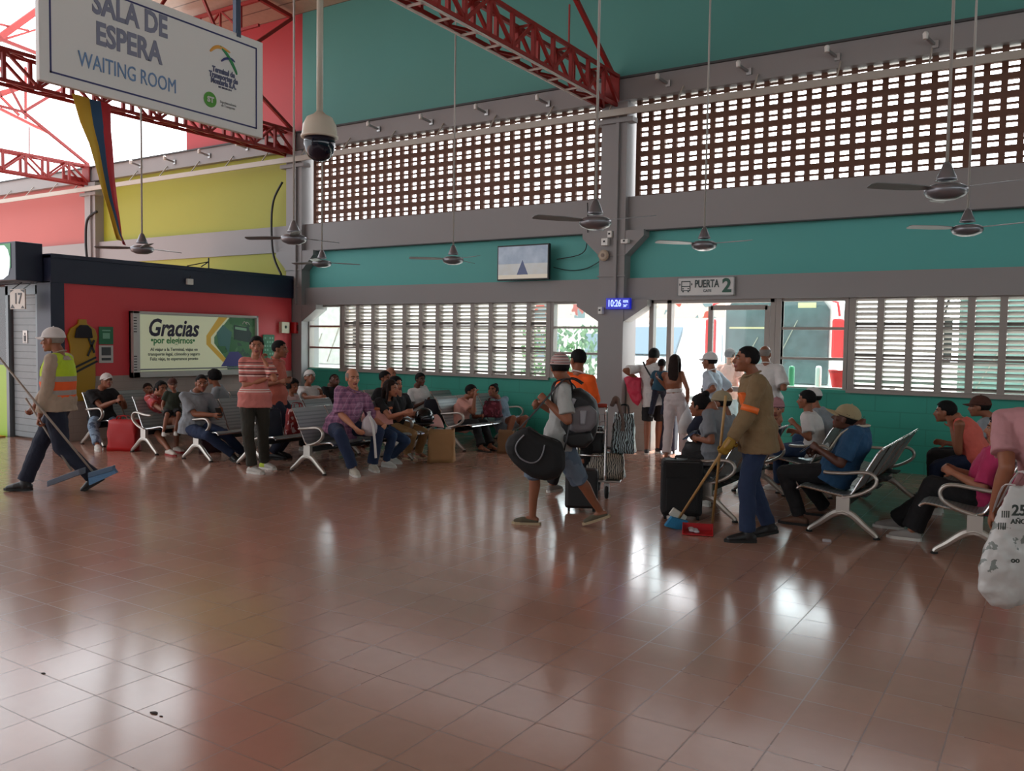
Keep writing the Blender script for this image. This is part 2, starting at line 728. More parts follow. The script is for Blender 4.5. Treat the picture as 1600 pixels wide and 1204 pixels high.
# ------------------------------------------------------------------ windows, louvres and the door in the lower zone
GLASS = m_glass('window_glass')
FRAME = mat('grey_window_frame', srgb(150, 142, 136), 0.5)
SLAT = mat('weathered_louvre_slat', srgb(146, 142, 136), 0.55, 0.1, 0.1, 3)
REDLINE = mat('dull_red_glazing_bar', srgb(140, 92, 84), 0.5)
Z0, Z1 = 1.05, 2.30
wcount = [0]


def win_name():
    wcount[0] += 1
    return 'window_%d' % wcount[0]


def louvre_bay(x0, x1, n):
    b = MB()
    p = (x1 - x0) / n
    for i in range(n + 1):
        x = x0 + i * p
        b.box((x - 0.042, 12.17, Z0), (x + 0.042, 12.3, Z1))
    for z in (Z0, Z0 + 0.417, Z0 + 0.833, Z1 - 0.02):
        b.box((x0, 12.18, z), (x1, 12.29, z + 0.03))
    b.box((x0 - 0.04, 12.1, Z0 - 0.03), (x1 + 0.04, 12.3, Z0 + 0.012))
    o = struct(win_name(), b, FRAME)
    s = MB()
    for i in range(n):
        xa, xb = x0 + i * p + 0.042, x0 + (i + 1) * p - 0.042
        for seg in range(3):
            zz = Z0 + seg * 0.417 + 0.03
            for k in range(6):
                z = zz + 0.03 + k * 0.0655
                y = 12.235
                dz = 0.0175 + 0.003 * math.sin(i * 5.1 + k * 2.3 + seg)
                s.prism([(-0.035, dz), (0.035, -dz), (0.035, -dz + 0.007), (-0.035, dz + 0.007)], (xa, y, z), (0, 1, 0), (0, 0, 1), (xb - xa, 0, 0))
    s.build('louvre_slats', SLAT, o)
    return o


def pane_bay(x0, x1, y=12.22, bars=(0.417, 0.833), top=Z1, red=False):
    b = MB()
    b.box((x0 - 0.03, 12.17, Z0), (x0 + 0.02, 12.3, top))
    b.box((x1 - 0.02, 12.17, Z0), (x1 + 0.03, 12.3, top))
    b.box((x0, 12.18, Z0 - 0.02), (x1, 12.29, Z0 + 0.025))
    b.box((x0, 12.18, top - 0.04), (x1, 12.29, top))
    o = struct(win_name(), b, FRAME)
    r = MB()
    for z in bars:
        r.box((x0, 12.18, Z0 + z - 0.018), (x1, 12.25, Z0 + z + 0.018))
    r.build('glazing_bar', REDLINE if red else FRAME, o)
    MB().box((x0 + 0.02, 12.235, Z0 + 0.02), (x1 - 0.02, 12.24, top - 0.03)).build('pane', GLASS, o)
    return o


pane_bay(-12.58, -11.72, red=True)
louvre_bay(-11.66, -7.08, 12)
pane_bay(-7.0, -6.1)
pane_bay(-3.32, -2.44)
louvre_bay(-2.36, 0.82, 9)
louvre_bay(1.35, 6.0, 12)

# door wall: side light, posts, half-open glazed leaf
d = MB()
for x in (-5.26, -4.97, -3.42):
    d.box((x - 0.035, 12.16, 0), (x + 0.035, 12.28, 2.3))
d.box((-5.26, 12.16, 2.25), (-3.4, 12.28, 2.30))
d.box((-3.38, 12.16, 1.0), (-3.30, 12.28, 2.3))
dr = struct('door_1', d, FRAME)
MB().box((-5.22, 12.21, 1.12), (-5.0, 12.215, 2.22)).build('side_pane', GLASS, dr)
lf = MB()
for x in (-4.33, -3.50):
    lf.box((x - 0.035, 12.17, 0.02), (x + 0.035, 12.22, 2.2))
for z in (0.05, 1.0, 2.18):
    lf.box((-4.33, 12.17, z - 0.035), (-3.50, 12.22, z + 0.035))
leaf = lf.build('door_leaf', FRAME, dr)
MB().box((-4.3, 12.19, 0.1), (-3.53, 12.196, 2.15)).build('glass_pane', GLASS, leaf)

# ------------------------------------------------------------------ roof and trusses
ROOF = m_stripes('cream_metal_roof_sheet', srgb(178, 160, 142), [(0.0, 0.03, srgb(110, 96, 86))], axis=1, period=0.42, rough=0.5)
r = MB()
rz = lambda y: 8.02 + 0.10 * (12.2 - y)
r.add([(-16.2, 12.6, rz(12.6)), (10, 12.6, rz(12.6)), (10, -14, rz(-14)), (-16.2, -14, rz(-14)),
       (-16.2, 12.6, rz(12.6) + 0.06), (10, 12.6, rz(12.6) + 0.06), (10, -14, rz(-14) + 0.06), (-16.2, -14, rz(-14) + 0.06)],
      [(0, 3, 2, 1), (4, 5, 6, 7), (0, 1, 5, 4), (1, 2, 6, 5), (2, 3, 7, 6), (3, 0, 4, 7)])
struct('ceiling', r, ROOF)
struct('wall_right', MB().box((8, -14, 0), (8.2, 12.4, 3.0)), TEAL)  # unseen wall; band left open between its halves to brighten sign and kiosk
struct('wall_right', MB().box((8, -14, 5.4), (8.2, 12.4, 9.5)), TEAL)
struct('wall_front', MB().box((-12, -14.2, 0), (8.2, -14, 3.4)), GREY)  # unseen wall behind the camera, its opening sized to set the hall's brightness
struct('wall_front', MB().box((-12, -14.2, 5.6), (8.2, -14, 11)), GREY)


def girder(x, y0, y1, zb=5.24, zt=5.70, w=0.24, strips=True, light=False):
    """lattice box girder running along Y at x, with its web and the roof struts above"""
    e = empty('roof_truss', (x, 12.1, zb))
    L = (x, 12.1, zb)
    c = MB()
    for sx in (-w / 2, w / 2):
        c.bar((x + sx, y0, zb + 0.02), (x + sx, y1, zb + 0.02), 0.04, 0.05)
        c.bar((x + sx, y0, zt), (x + sx, y1, zt), 0.045, 0.05)
    c.box((x - w / 2 - 0.02, y1 - 0.03, zb - 0.03), (x + w / 2 + 0.02, y1, zt + 0.03))
    c.box((x - w / 2 - 0.02, y1 - 0.5, zb + 0.0), (x - w / 2, y1, zb + 0.2))
    c.build('chord', TRUSSR, e, loc=L)
    wb = MB()
    n = int((y1 - y0) / 0.95)
    p = (y1 - y0) / n
    for i in range(n):
        ya = y1 - i * p
        for sx in (-w / 2, w / 2):
            wb.bar((x + sx, ya - p, zb), (x + sx, ya - p, zt), 0.05)
            wb.bar((x + sx, ya - p * 0.5, zb), (x + sx, ya - p * 0.5, zt), 0.05)
            wb.bar((x + sx, ya, zb + 0.03), (x + sx, ya - p * 0.5, zt), 0.04)
            wb.bar((x + sx, ya - p, zb + 0.03), (x + sx, ya - p * 0.5, zt), 0.04)
        wb.bar((x - w / 2, ya, zb + 0.02), (x + w / 2, ya - p * 0.5, zb + 0.02), 0.03)
        wb.bar((x - w / 2, ya - p, zb + 0.02), (x + w / 2, ya - p * 0.5, zb + 0.02), 0.03)
        wb.bar((x - w / 2, ya - p * 0.5, zt), (x + w / 2, ya - p * 0.5, zt), 0.03)
        wb.bar((x - w / 2, ya, zt), (x + w / 2, ya - p * 0.5, zt), 0.03)
    wb.build('web', TRUSSR, e, loc=L)
    if strips:  # light reflected on the bottom edges, painted as pale strips
        s = MB()
        for sx in (-w / 2, w / 2):
            s.bar((x + sx, y0, zb - 0.018), (x + sx, y1 - 0.7, zb - 0.018), 0.03, 0.02)
        for i in range(n * 2):
            ya = y1 - 0.75 - i * p / 2
            s.bar((x - w / 2, ya, zb - 0.018), (x + w / 2, ya, zb - 0.018), 0.03, 0.02)
        s.build('underside_glint', mat('pale_reflected_light', srgb(206, 196, 190), 0.4), e, loc=L)
    st = MB()
    st.bar((x, y1 + 0.05, zt + 0.05), (x, 10.55, 6.66), 0.06)
    st.bar((x, y1 + 0.05, rz(y1) - 0.12), (x, 10.55, 6.66), 0.06)
    st.bar((x, y1, rz(y1) - 0.10), (x, y0, rz(y0) - 0.10), 0.07)
    k = 0
    y = 10.55
    while y - 1.7 > y0:
        st.bar((x, y, 6.66 + (10.55 - y) * 0.02), (x, y - 0.85, rz(y) - 0.1), 0.045)
        st.bar((x, y - 0.85, rz(y) - 0.1), (x, y - 1.7, 6.66 + (12.25 - y) * 0.02), 0.045)
        y -= 1.7
    st.bar((x, 10.55, 6.66), (x, y, 6.7 + (10.55 - y) * 0.02), 0.05)
    if not light:
        st.bar((x, 10.67, 6.35), (x, 10.67, zt), 0.02)
    st.build('roof_strut', TRUSSR, e, loc=L)
    return e


t = girder(-5.95, -6, 12.03)
tag(t, 'red lattice roof truss ending on the column beside the gate, reflected light painted pale on its underside', 'roof truss', kind='thing')
t = girder(-12.95, -2, 12.03, strips=False)
tag(t, 'red lattice roof truss behind the hanging white waiting room sign', 'roof truss', kind='thing')
t = girder(-19.95, 2, 12.03, strips=False)
tag(t, 'red roof truss against the open white sky, landing between the coral and yellow walls', 'roof truss', kind='thing')

# cross girders along X under the roof
for i, (y, x0, x1, z) in enumerate(((11.2, -15.2, -12.9, 7.75), (9.4, -15.2, -6, 7.9))):
    e = empty('purlin_truss', (x0, y, z))
    b = MB()
    b.bar((x0, y, z + 0.22), (x1, y, z + 0.22), 0.06)
    b.bar((x0, y, z - 0.25), (x1, y, z - 0.25), 0.05)
    x = x0
    k = 0
    while x + 0.6 < x1:
        a, c = (z - 0.25, z + 0.22) if k % 2 else (z + 0.22, z - 0.25)
        b.bar((x, y, a), (x + 0.6, y, c), 0.035)
        b.bar((x + 0.6, y, z - 0.25), (x + 0.6, y, z + 0.22), 0.035)
        x += 0.6
        k += 1
    b.build('web', TRUSSR, e, loc=(x0, y, z))
    tag(e, ['red purlin truss under the cream roof, close to the red wall', 'red purlin truss under the cream roof, further from the red wall'][i], 'roof truss')

# steelwork of the open bay at the far left
e = empty('canopy_truss', (-24, 11, 5.6))
b = MB()
q = lambda x, y: atX(x, y, -24)
for (a, c, w) in (((0, 58), (64, 12), 0.16), ((0, 150), (62, 128), 0.06), ((0, 64), (60, 45), 0.05), ((0, 38), (45, 48), 0.05),
                  ((0, 145), (48, 132), 0.1), ((40, 105), (40, 186), 0.05), ((0, 150), (30, 180), 0.06), ((0, 170), (60, 200), 0.07),
                  ((60, 200), (80, 210), 0.05), ((0, 62), (60, 45), 0.03), ((58, 12), (58, 45), 0.05)):
    p0, p1 = q(*a), q(*c)
    b.bar(p0, p1, w, w)
b.build('web', TRUSSR, e, loc=(-24, 11, 5.6))
tag(e, 'far red canopy truss seen against the white sky left of the hanging sign', 'roof truss')
# ------------------------------------------------------------------ ticket kiosk at the left
KX = -12.83
k = empty('ticket_kiosk', (-13.5, 9.5, 0))
L = (-13.5, 9.5, 0)
REDK = mat('red_kiosk_paint', srgb(212, 64, 72), 0.45, 0, 0.04, 1.5)
MB().box((-15.6, 7.25, 1.0), (KX, 11.95, 2.8)).build('side_panel', REDK, k, loc=L)
MB().box((-15.6, 7.3, 0.0), (KX + 0.01, 11.95, 1.0)).build('tiled_base', m_blocks('grey_stone_tiles', srgb(168, 154, 146), 0.34, 0.11, 0.008, 0.45, 'Y'), k, loc=L)
b = MB()
b.box((-15.7, 7.13, 2.43), (KX + 0.05, 11.98, 2.84))
b.box((-15.7, 7.13, 2.8), (KX + 0.07, 11.98, 2.86))
b.build('fascia', NAVY, k, loc=L)
MB().box((-13.18, 7.13, 0), (KX + 0.03, 7.34, 2.45)).build('corner_post', NAVY, k, loc=L)
# front: roller shutter door between grey jambs, lime panel at the far left
SHUT = m_stripes('grey_roller_shutter', srgb(124, 132, 136), [(0.0, 0.012, srgb(70, 76, 80))], axis=2, period=0.105, rough=0.45)
MB().box((-14.02, 7.21, 0.03), (-13.2, 7.25, 2.28)).build('roller_shutter', SHUT, k, loc=L)
b = MB()
for x in (-14.14, -13.26):
    b.box((x, 7.15, 0), (x + 0.08, 7.24, 2.4))
b.box((-14.14, 7.15, 2.26), (-13.18, 7.24, 2.42))
b.build('shutter_frame', mat('grey_shutter_frame', srgb(110, 118, 122), 0.4, 0.4), k, loc=L)
MB().box((-15.6, 7.16, 0.0), (-14.15, 7.24, 1.15)).build('counter_panel', mat('lime_green_panel', srgb(150, 190, 40), 0.4), k, loc=L)
MB().box((-15.6, 7.18, 1.15), (-14.15, 7.22, 2.42)).build('ticket_window', m_glass('kiosk_glass', (0.5, 0.55, 0.55)), k, loc=L)
tag(k, 'red and navy ticket kiosk with grey roller shutter numbered 17 at the left wall', 'kiosk')

# light box on the kiosk's front corner
e = empty('light_box_sign', (-14.1, 7.0, 2.72))
L = (-14.1, 7.0, 2.72)
MB().box((-15.6, 6.72, 2.44), (-12.98, 7.12, 3.01)).build('casing', NAVY, e, loc=L, bevel=0.01)
b = MB()
b.prism([(-2.5, -0.26), (-0.35, -0.26), (-0.2, -0.2), (-0.155, -0.06), (-0.15, 0.05), (-0.2, 0.17), (-0.3, 0.24), (-2.5, 0.26)], (-12.98, 6.712, 2.72), (1, 0, 0), (0, 0, 1), (0, 0.006, 0))
b.build('lit_panel', mat('lit_white_panel', srgb(225, 240, 245), 0.4, emit=(0.8, 0.95, 1.0), es=1.3), e, loc=L)
b = MB()
b.box((-13.4, 6.714, 2.62), (-13.11, 6.719, 2.985))
b.build('green_corner', mat('leaf_green_film', srgb(40, 150, 80), 0.4), e, loc=L)
tag(e, 'lit white sign box with navy casing and green corner above the roller shutter', 'sign')

def plate(name, c, ax, w, h, m, label, cat, th=0.012, rim=None):
    """flat sign plate centred at c in the plane of ax and Z, facing ax x Z"""
    ax = V(ax).normalized()
    az = V((0, 0, 1))
    nz = ax.cross(az)
    e = empty(name, c)
    p = MB()
    p.prism([(-w / 2, -h / 2), (w / 2, -h / 2), (w / 2, h / 2), (-w / 2, h / 2)], -nz * th, ax, az, nz * th)
    p.build('panel', m, e)
    if rim:
        q = MB()
        r = rim[1]
        for a, c2, s1, s2 in ((0, h / 2 - r / 2, w, r), (0, -h / 2 + r / 2, w, r), (w / 2 - r / 2, 0, r, h), (-w / 2 + r / 2, 0, r, h)):
            q.prism([(a - s1 / 2, c2 - s2 / 2), (a + s1 / 2, c2 - s2 / 2), (a + s1 / 2, c2 + s2 / 2), (a - s1 / 2, c2 + s2 / 2)], nz * 0.0005, ax, az, nz * (rim[2] if len(rim) > 2 else 0.004))
        q.build('border', rim[0], e)
    tag(e, label, cat)
    return e, ax, az, nz

INK = mat('black_ink', srgb(24, 24, 28), 0.5)
e, ax, az, nz = plate('number_sign', wallp := at(27, 467, 6.9), (1, 0, 0), 0.42, 0.30, mat('pale_sign_board', srgb(188, 184, 176), 0.5),
                      'white hanging sign with number 17 in front of the roller shutter', 'sign', 0.02)
text_mesh('17', 0.23, nz * 0.003 + ax * 0.02, ax, az, INK, e, 'numeral', bold=0.004)
b = MB()
for u0, v0, u1, v1, u2, v2 in ((-0.2, -0.14, -0.07, -0.14, -0.14, -0.08), (0.2, -0.14, 0.1, -0.14, 0.15, -0.1), (0.2, 0.14, 0.08, 0.14, 0.2, 0.09), (-0.2, 0.14, -0.1, 0.14, -0.2, 0.1)):
    b.prism([(u0, v0), (u1, v1), (u2, v2)], nz * 0.001, ax, az, nz * 0.002)
b.build('corner_mark', INK, e)
b = MB()
b.bar((-0.16, 0.01, 0.15), (-0.16, 0.2, 0.3), 0.012)
b.bar((0.16, 0.01, 0.15), (0.16, 0.2, 0.3), 0.012)
b.build('bracket', STEEL, e)

e, ax, az, nz = plate('pictogram_sticker', at(39, 526, 7.2), (1, 0, 0), 0.13, 0.2, WHT, 'small white sticker with black figure on the roller shutter', 'sticker', 0.004)
b = MB()
b.ell((0, 0, 0.045), (0.018, 0.004, 0.022))
b.prism([(-0.03, -0.07), (0.03, -0.07), (0.035, 0.02), (-0.035, 0.02)], nz * 0.001, ax, az, nz * 0.002)
b.prism([(-0.045, -0.09), (0.045, -0.09), (0.045, -0.08), (-0.045, -0.08)], nz * 0.001, ax, az, nz * 0.002)
b.build('figure', INK, e)

m = MB().box((0, 0, 0), (0.62, 0.42, 0.02)).build('floor_mat', mat('yellow_rubber', srgb(196, 140, 30), 0.6), bevel=0.005)
m.location = (-14.75, 6.7, 0)
tag(m, 'small yellow mat on the floor before the lime green counter panel', 'mat')

# --- lit advertising box on the red wall
XB = KX + 0.0
ya, yb, za, zb = 8.42, 11.0, 0.96, 2.05
XB += 0.02
e = empty('advertising_light_box', (XB, ya, za))
L = (XB, ya, za)
b = MB()
b.box((XB, ya, za), (XB + 0.12, ya + 0.12, zb))
b.box((XB, yb - 0.04, za), (XB + 0.12, yb, zb))
b.box((XB, ya, za), (XB + 0.12, yb, za + 0.09))
b.box((XB, ya, zb - 0.04), (XB + 0.12, yb, zb))
b.box((XB, ya, za), (XB + 0.05, yb, zb))
b.build('frame', mat('pale_grey_frame', srgb(190, 190, 186), 0.4, 0.2), e, loc=L, bevel=0.004)
for i in range(6):
    MB().box((XB + 0.121, ya + 0.005, za + 0.12 + i * 0.045), (XB + 0.124, ya + 0.06, za + 0.135 + i * 0.045)).build('vent_slot', INK, e, loc=L)
    MB().box((XB + 0.121, ya + 0.005, zb - 0.12 - i * 0.045), (XB + 0.124, ya + 0.06, zb - 0.105 - i * 0.045)).build('vent_slot', INK, e, loc=L)
pw, ph = yb - ya - 0.18, zb - za - 0.15
po = V((0.07, 0.13, 0.10))          # poster's lower left corner in the box's own frame
AX, AZ, NX = V((0, 1, 0)), V((0, 0, 1)), V((1, 0, 0))
def film(poly, name, m, lift, parent=e):
    q = MB()
    q.prism([(u * pw, v * ph) for u, v in poly], po + NX * lift, AX, AZ, NX * 0.002)
    return q.build(name, m, parent)
def lit(name, c, s=0.55):
    return mat(name, c, 0.35, emit=c, es=s)
film([(0, 0), (1, 0), (1, 1), (0, 1)], 'poster', lit('cream_backlit_film', srgb(196, 200, 168), 0.55), -0.004)
film([(0.74, 0), (1, 0), (1, 1), (0.76, 1), (0.62, 0.62), (0.62, 0.5), (0.72, 0.22)], 'picture_area', m_blotch('green_backlit_picture', (srgb(70, 130, 84), srgb(96, 150, 104), srgb(60, 100, 80)), 3.5, 0.4), 0.0)
film([(0.66, 1), (0.74, 1), (0.59, 0.62), (0.59, 0.5), (0.73, 0.2), (0.70, 0.14), (0.55, 0.48), (0.55, 0.64)], 'gold_band', lit('gold_film', srgb(206, 168, 70), 0.3), 0.001)
film([(0.68, 0.06), (0.97, 0.06), (0.84, 0.34), (0.76, 0.34)], 'purple_shape', lit('purple_film', srgb(74, 74, 128), 0.2), 0.003)
film([(0.0, 0.02), (1, 0.02), (1, 0.045), (0.0, 0.045)], 'footer_line', lit('grey_film', srgb(120, 124, 126), 0.1), 0.002)
film([(0.66, 0.45), (0.72, 0.45), (0.75, 0.3), (0.78, 0.72), (0.74, 0.78), (0.70, 0.86), (0.67, 0.78), (0.64, 0.7)], 'figure_print', lit('teal_print', srgb(70, 120, 116), 0.15), 0.002)
film([(0.80, 0.58), (0.95, 0.52), (0.97, 0.7), (0.93, 0.82), (0.80, 0.86)], 'vehicle_print', lit('dark_green_print', srgb(44, 70, 66), 0.08), 0.002)
film([(0.81, 0.78), (0.92, 0.75), (0.92, 0.8), (0.81, 0.83)], 'vehicle_print', lit('pale_green_print', srgb(126, 170, 140), 0.2), 0.004)
PUR = mat('dark_purple_ink', srgb(40, 34, 62), 0.4)
GRN = mat('green_ink', srgb(44, 130, 66), 0.4, emit=srgb(44, 130, 66), es=0.1)
def ptxt(s, size, u, v, m, **kw):
    return text_mesh(s, size, po + NX * 0.004 + AX * u * pw + AZ * v * ph, AX, AZ, m, e, **kw)
ptxt('Gracias', 0.40, 0.27, 0.76, PUR, bold=0.010, shear=0.25, sx=0.82)
ptxt('•por elegirnos•', 0.155, 0.27, 0.545, GRN, bold=0.003, sx=0.92)
ptxt('Al viajar a la Terminal, viajas en\ntransporte legal, cómodo y seguro\nFeliz viaje, te esperamos pronto', 0.073, 0.28, 0.3, mat('grey_green_ink', srgb(70, 84, 74), 0.5), bold=0.001, line=1.1)
b = MB()
b.cur = 0
b.tube([po + NX * 0.006 + AX * (0.90 + 0.02 * u) * pw + AZ * (0.88 + 0.045 * v) * ph for u, v in ((-1, 0), (-0.4, 1), (0, 1.2), (0.5, 0.6), (1.2, -0.1))], 0.006, 5)
b.tube([po + NX * 0.006 + AX * (0.93 + 0.02 * u) * pw + AZ * (0.88 + 0.045 * v) * ph for u, v in ((-1, 0.2), (-0.4, 1), (0.2, 0.8), (0.9, -0.2))], 0.006, 5)
b.build('emblem', WHT, e)
tag(e, 'large lit advertising box reading Gracias por elegirnos on the red kiosk wall', 'light box')

# rescue board strapped to the wall
e = empty('rescue_board', (KX + 0.025, 7.62, 0.62))
YEL = mat('yellow_board_plastic', srgb(170, 134, 24), 0.45)
p = MB()
p.prism([(-0.17, 0.0), (0.17, 0.0), (0.2, 0.3), (0.2, 0.85), (0.24, 1.0), (0.2, 1.12), (0.07, 1.2), (0.06, 1.27), (-0.06, 1.27), (-0.07, 1.2), (-0.2, 1.12), (-0.24, 1.0), (-0.2, 0.85), (-0.2, 0.3)], (-0.02, 0, 0), (0, 1, 0), (0, 0, 1), (0.05, 0, 0))
p.build('board', YEL, e, bevel=0.01)
s = MB()
s.bar((0.045, -0.2, 0.5), (0.045, 0.2, 0.68), 0.01, 0.03)
s.bar((0.045, -0.2, 0.42), (0.045, 0.22, 0.62), 0.01, 0.03)
s.bar((0.045, 0.08, 0.98), (0.045, 0.17, 0.75), 0.01, 0.03)
s.bar((0.045, 0.17, 0.95), (0.045, 0.06, 0.70), 0.01, 0.03)
s.build('strap', BLK, e)
hb = MB()
hb.prism([(-0.15, 0.98), (0.13, 0.98), (0.11, 1.12), (0.05, 1.18), (-0.06, 1.18), (-0.12, 1.12)], (0.03, 0, 0), (0, 1, 0), (0, 0, 1), (0.06, 0, 0))
hb.build('head_block', mat('black_foam', srgb(28, 26, 34), 0.8), e, bevel=0.015)
tag(e, 'yellow rescue board with black straps hung on the red kiosk wall', 'rescue board')

for (px, py, w, h, lab, kind) in ((166, 524, 0.24, 0.28, 'green safety sign above the white one beside the yellow rescue board', 0),
                                  (166, 553, 0.24, 0.28, 'white safety sign with dark pictogram below a green one beside the yellow board', 1),
                                  (420, 543, 0.28, 0.5, 'green sign with white marks on the red wall right of the lit advertising box', 2)):
    c = atX(px, py, KX + 0.025)
    e, ax, az, nz = plate('safety_sign', c, (0, 1, 0), w, h, [mat('safety_green', srgb(24, 110, 70), 0.4), mat('sign_white', srgb(196, 196, 192), 0.4)][kind == 1], lab, 'sign', 0.012)
    q = MB()
    if kind == 0:
        q.prism([(-0.06, -0.05), (0.06, -0.05), (0.06, 0.04), (-0.06, 0.04)], nz * 0.001, ax, az, nz * 0.003)
        q.prism([(-0.07, 0.07), (0.07, 0.07), (0.07, 0.09), (-0.07, 0.09)], nz * 0.001, ax, az, nz * 0.003)
        q.build('pictogram', mat('mint_print', srgb(120, 180, 150), 0.4), e)
    elif kind == 1:
        q.prism([(-0.08, -0.02), (0.08, -0.02), (0.08, 0.11), (-0.08, 0.11)], nz * 0.001, ax, az, nz * 0.003)
        q.prism([(-0.08, -0.10), (0.08, -0.10), (0.08, -0.06), (-0.08, -0.06)], nz * 0.001, ax, az, nz * 0.003)
        q.build('pictogram', mat('grey_print', srgb(60, 62, 64), 0.4), e)
    else:
        for r_ in range(6):
            for c_ in range(4):
                if (r_ * 3 + c_ * 5) % 4:
                    u, v = -0.09 + c_ * 0.06, -0.19 + r_ * 0.075
                    q.prism([(u - 0.018, v - 0.02), (u + 0.018, v - 0.02), (u + 0.018, v + 0.02), (u - 0.018, v + 0.02)], nz * 0.001, ax, az, nz * 0.003)
        q.build('pictogram', mat('mint_print', srgb(120, 180, 150), 0.4), e)

c = atX(461, 512, KX + 0.03)
e = empty('alarm_box', c)
MB().box((0, -0.12, -0.11), (0.12, 0.12, 0.11)).build('casing', mat('alarm_red', srgb(180, 24, 30), 0.4), e, bevel=0.012)
MB().box((0.121, -0.07, -0.06), (0.13, 0.07, 0.06)).build('front_plate', mat('dark_alarm_plate', srgb(90, 16, 20), 0.4), e)
tag(e, 'red alarm box on the red wall near the corner window', 'alarm box')
c = at(467, 512, 12.0)
e = empty('emergency_lamp', (KX, 11.72, c.z))
MB().box((0.0, -0.1, -0.11), (0.09, 0.1, 0.11)).build('housing', mat('cream_plastic', srgb(210, 205, 180), 0.4), e, bevel=0.01)
MB().ell((0.095, 0, 0.01), (0.012, 0.03, 0.03)).build('lens', mat('dark_lens', srgb(60, 70, 60), 0.2), e)
tag(e, 'small cream emergency lamp beside the red alarm box', 'lamp')

c = atX(295, 440, KX + 0.06)
e = empty('junction_box', c)
MB().box((0, -0.06, -0.05), (0.05, 0.06, 0.05)).build('casing', WHT, e, bevel=0.006)
MB().bar((0.02, 0.0, 0.05), (0.02, 0.02, 0.1), 0.008).build('cable_stub', BLK, e)
tag(e, 'small white box on the navy kiosk fascia', 'junction box')
p0 = atX(326, 417, KX - 0.1)
e = empty('wall_antenna', (p0.x, p0.y, 2.86))
b = MB()
b.tube([(0, 0, 0), (0, 0, 0.2)], 0.012, 6)
b.tube([(0, -0.45, 0.02), (0, 0, 0.13)], 0.01, 6)
b.tube([(0, -0.16, 0.03), (0, 0.0, 0.13)], 0.01, 6)
b.build('rods', BLK, e)
MB().box((-0.05, -0.05, 0.0), (0.05, 0.05, 0.015)).build('foot_plate', BLK, e)
tag(e, 'thin black antenna standing on top of the navy kiosk fascia', 'antenna')

# black cables hanging by the left columns
def cable(pts, r, label, name='hanging_cable'):
    q = MB()
    q.tube(bez(pts, 6), r, 6)
    o = q.build(name, BLK, smooth=True, loc=tuple(pts[0]))
    tag(o, label, 'cable')
    return o
cable([(-13.2, 12.05, 4.75), (-13.42, 12.02, 4.4), (-13.46, 12.0, 3.9), (-13.4, 12.0, 3.3), (-13.15, 11.98, 2.9)], 0.022, 'thick black cable hanging in an arc between yellow wall and grey column')
cable([(-19.5, 12.02, 4.6), (-19.72, 11.9, 4.4), (-19.8, 11.9, 3.9), (-19.75, 11.9, 3.4)], 0.03, 'black cable hanging on the grey column between coral and yellow walls')
cable([(-6.35, 12.08, 3.84), (-6.33, 12.06, 3.3), (-6.42, 12.06, 3.05), (-6.9, 12.1, 2.98)], 0.008, 'thin dark wire running down the beam towards the television')
cable([(-7.0, 12.17, 2.86), (-6.7, 12.17, 2.8), (-6.4, 12.17, 2.82), (-6.12, 12.1, 2.92)], 0.007, 'thin dark wire sagging from the television to the grey column')

# --- television
c0 = at(780, 385, 12.0)
e = empty('wall_television', (-7.47, 12.0, 2.94))
MB().box((-0.5, -0.03, -0.29), (0.5, 0.03, 0.29)).build('casing', BLK, e, bevel=0.008)
g = NG('television_picture')
x, y, z = g.xyz()
d2 = g.math('ADD', g.math('POWER', g.math('MULTIPLY', x, 1.3), 2.0), g.math('POWER', g.math('ADD', z, 0.16), 2.0))
cc = g.mix(g.math('GREATER_THAN', z, -0.02), srgb(170, 164, 150), srgb(92, 112, 140))
cc = g.mix(g.math('MULTIPLY', g.noise(6, 5), 0.8), cc, srgb(186, 196, 206))
cc = g.mix(g.math('GREATER_THAN', g.math('SUBTRACT', g.math('MULTIPLY', g.math('ABSOLUTE', x), -2.2), z), -0.04), cc, srgb(30, 44, 96))
cc = g.mix(g.math('LESS_THAN', z, -0.2), cc, srgb(206, 196, 176))
g.l(cc, g.b.inputs['Base Color'])
g.l(cc, g.b.inputs['Emission Color'])
g.b.inputs['Emission Strength'].default_value = 0.5
g.b.inputs['Roughness'].default_value = 0.15
MB().box((-0.475, -0.034, -0.265), (0.475, -0.031, 0.265)).build('screen', g.m, e)
b = MB()
b.bar((0.0, 0.03, 0.0), (0.0, 0.19, 0.0), 0.08, 0.2)
b.build('wall_mount', BLK, e)
tag(e, 'flat television showing a pale sky picture on the teal wall left of the column', 'television')

# --- gate sign
e, ax, az, nz = plate('gate_sign', (-4.38, 12.06, 2.485), (1, 0, 0), 0.86, 0.27, mat('white_gate_sign', srgb(206, 206, 204), 0.4),
                      'white sign reading PUERTA 2 with a bus symbol above the open gate', 'sign', 0.02, (mat('grey_sign_edge', srgb(140, 144, 146), 0.5), 0.012))
DG = mat('dark_green_grey_ink', srgb(52, 66, 66), 0.5)
text_mesh('PUERTA', 0.155, nz * 0.006 + ax * 0.02 + az * 0.035, ax, az, DG, e, bold=0.003, sx=0.66)
text_mesh('GATE', 0.055, nz * 0.006 + ax * 0.03 + az * -0.065, ax, az, mat('grey_ink', srgb(110, 116, 118), 0.5), e, bold=0.001, sx=0.9)
text_mesh('2', 0.27, nz * 0.006 + ax * 0.32, ax, az, mat('dark_green_ink', srgb(30, 84, 66), 0.5), e, 'numeral', bold=0.009)
b = MB()
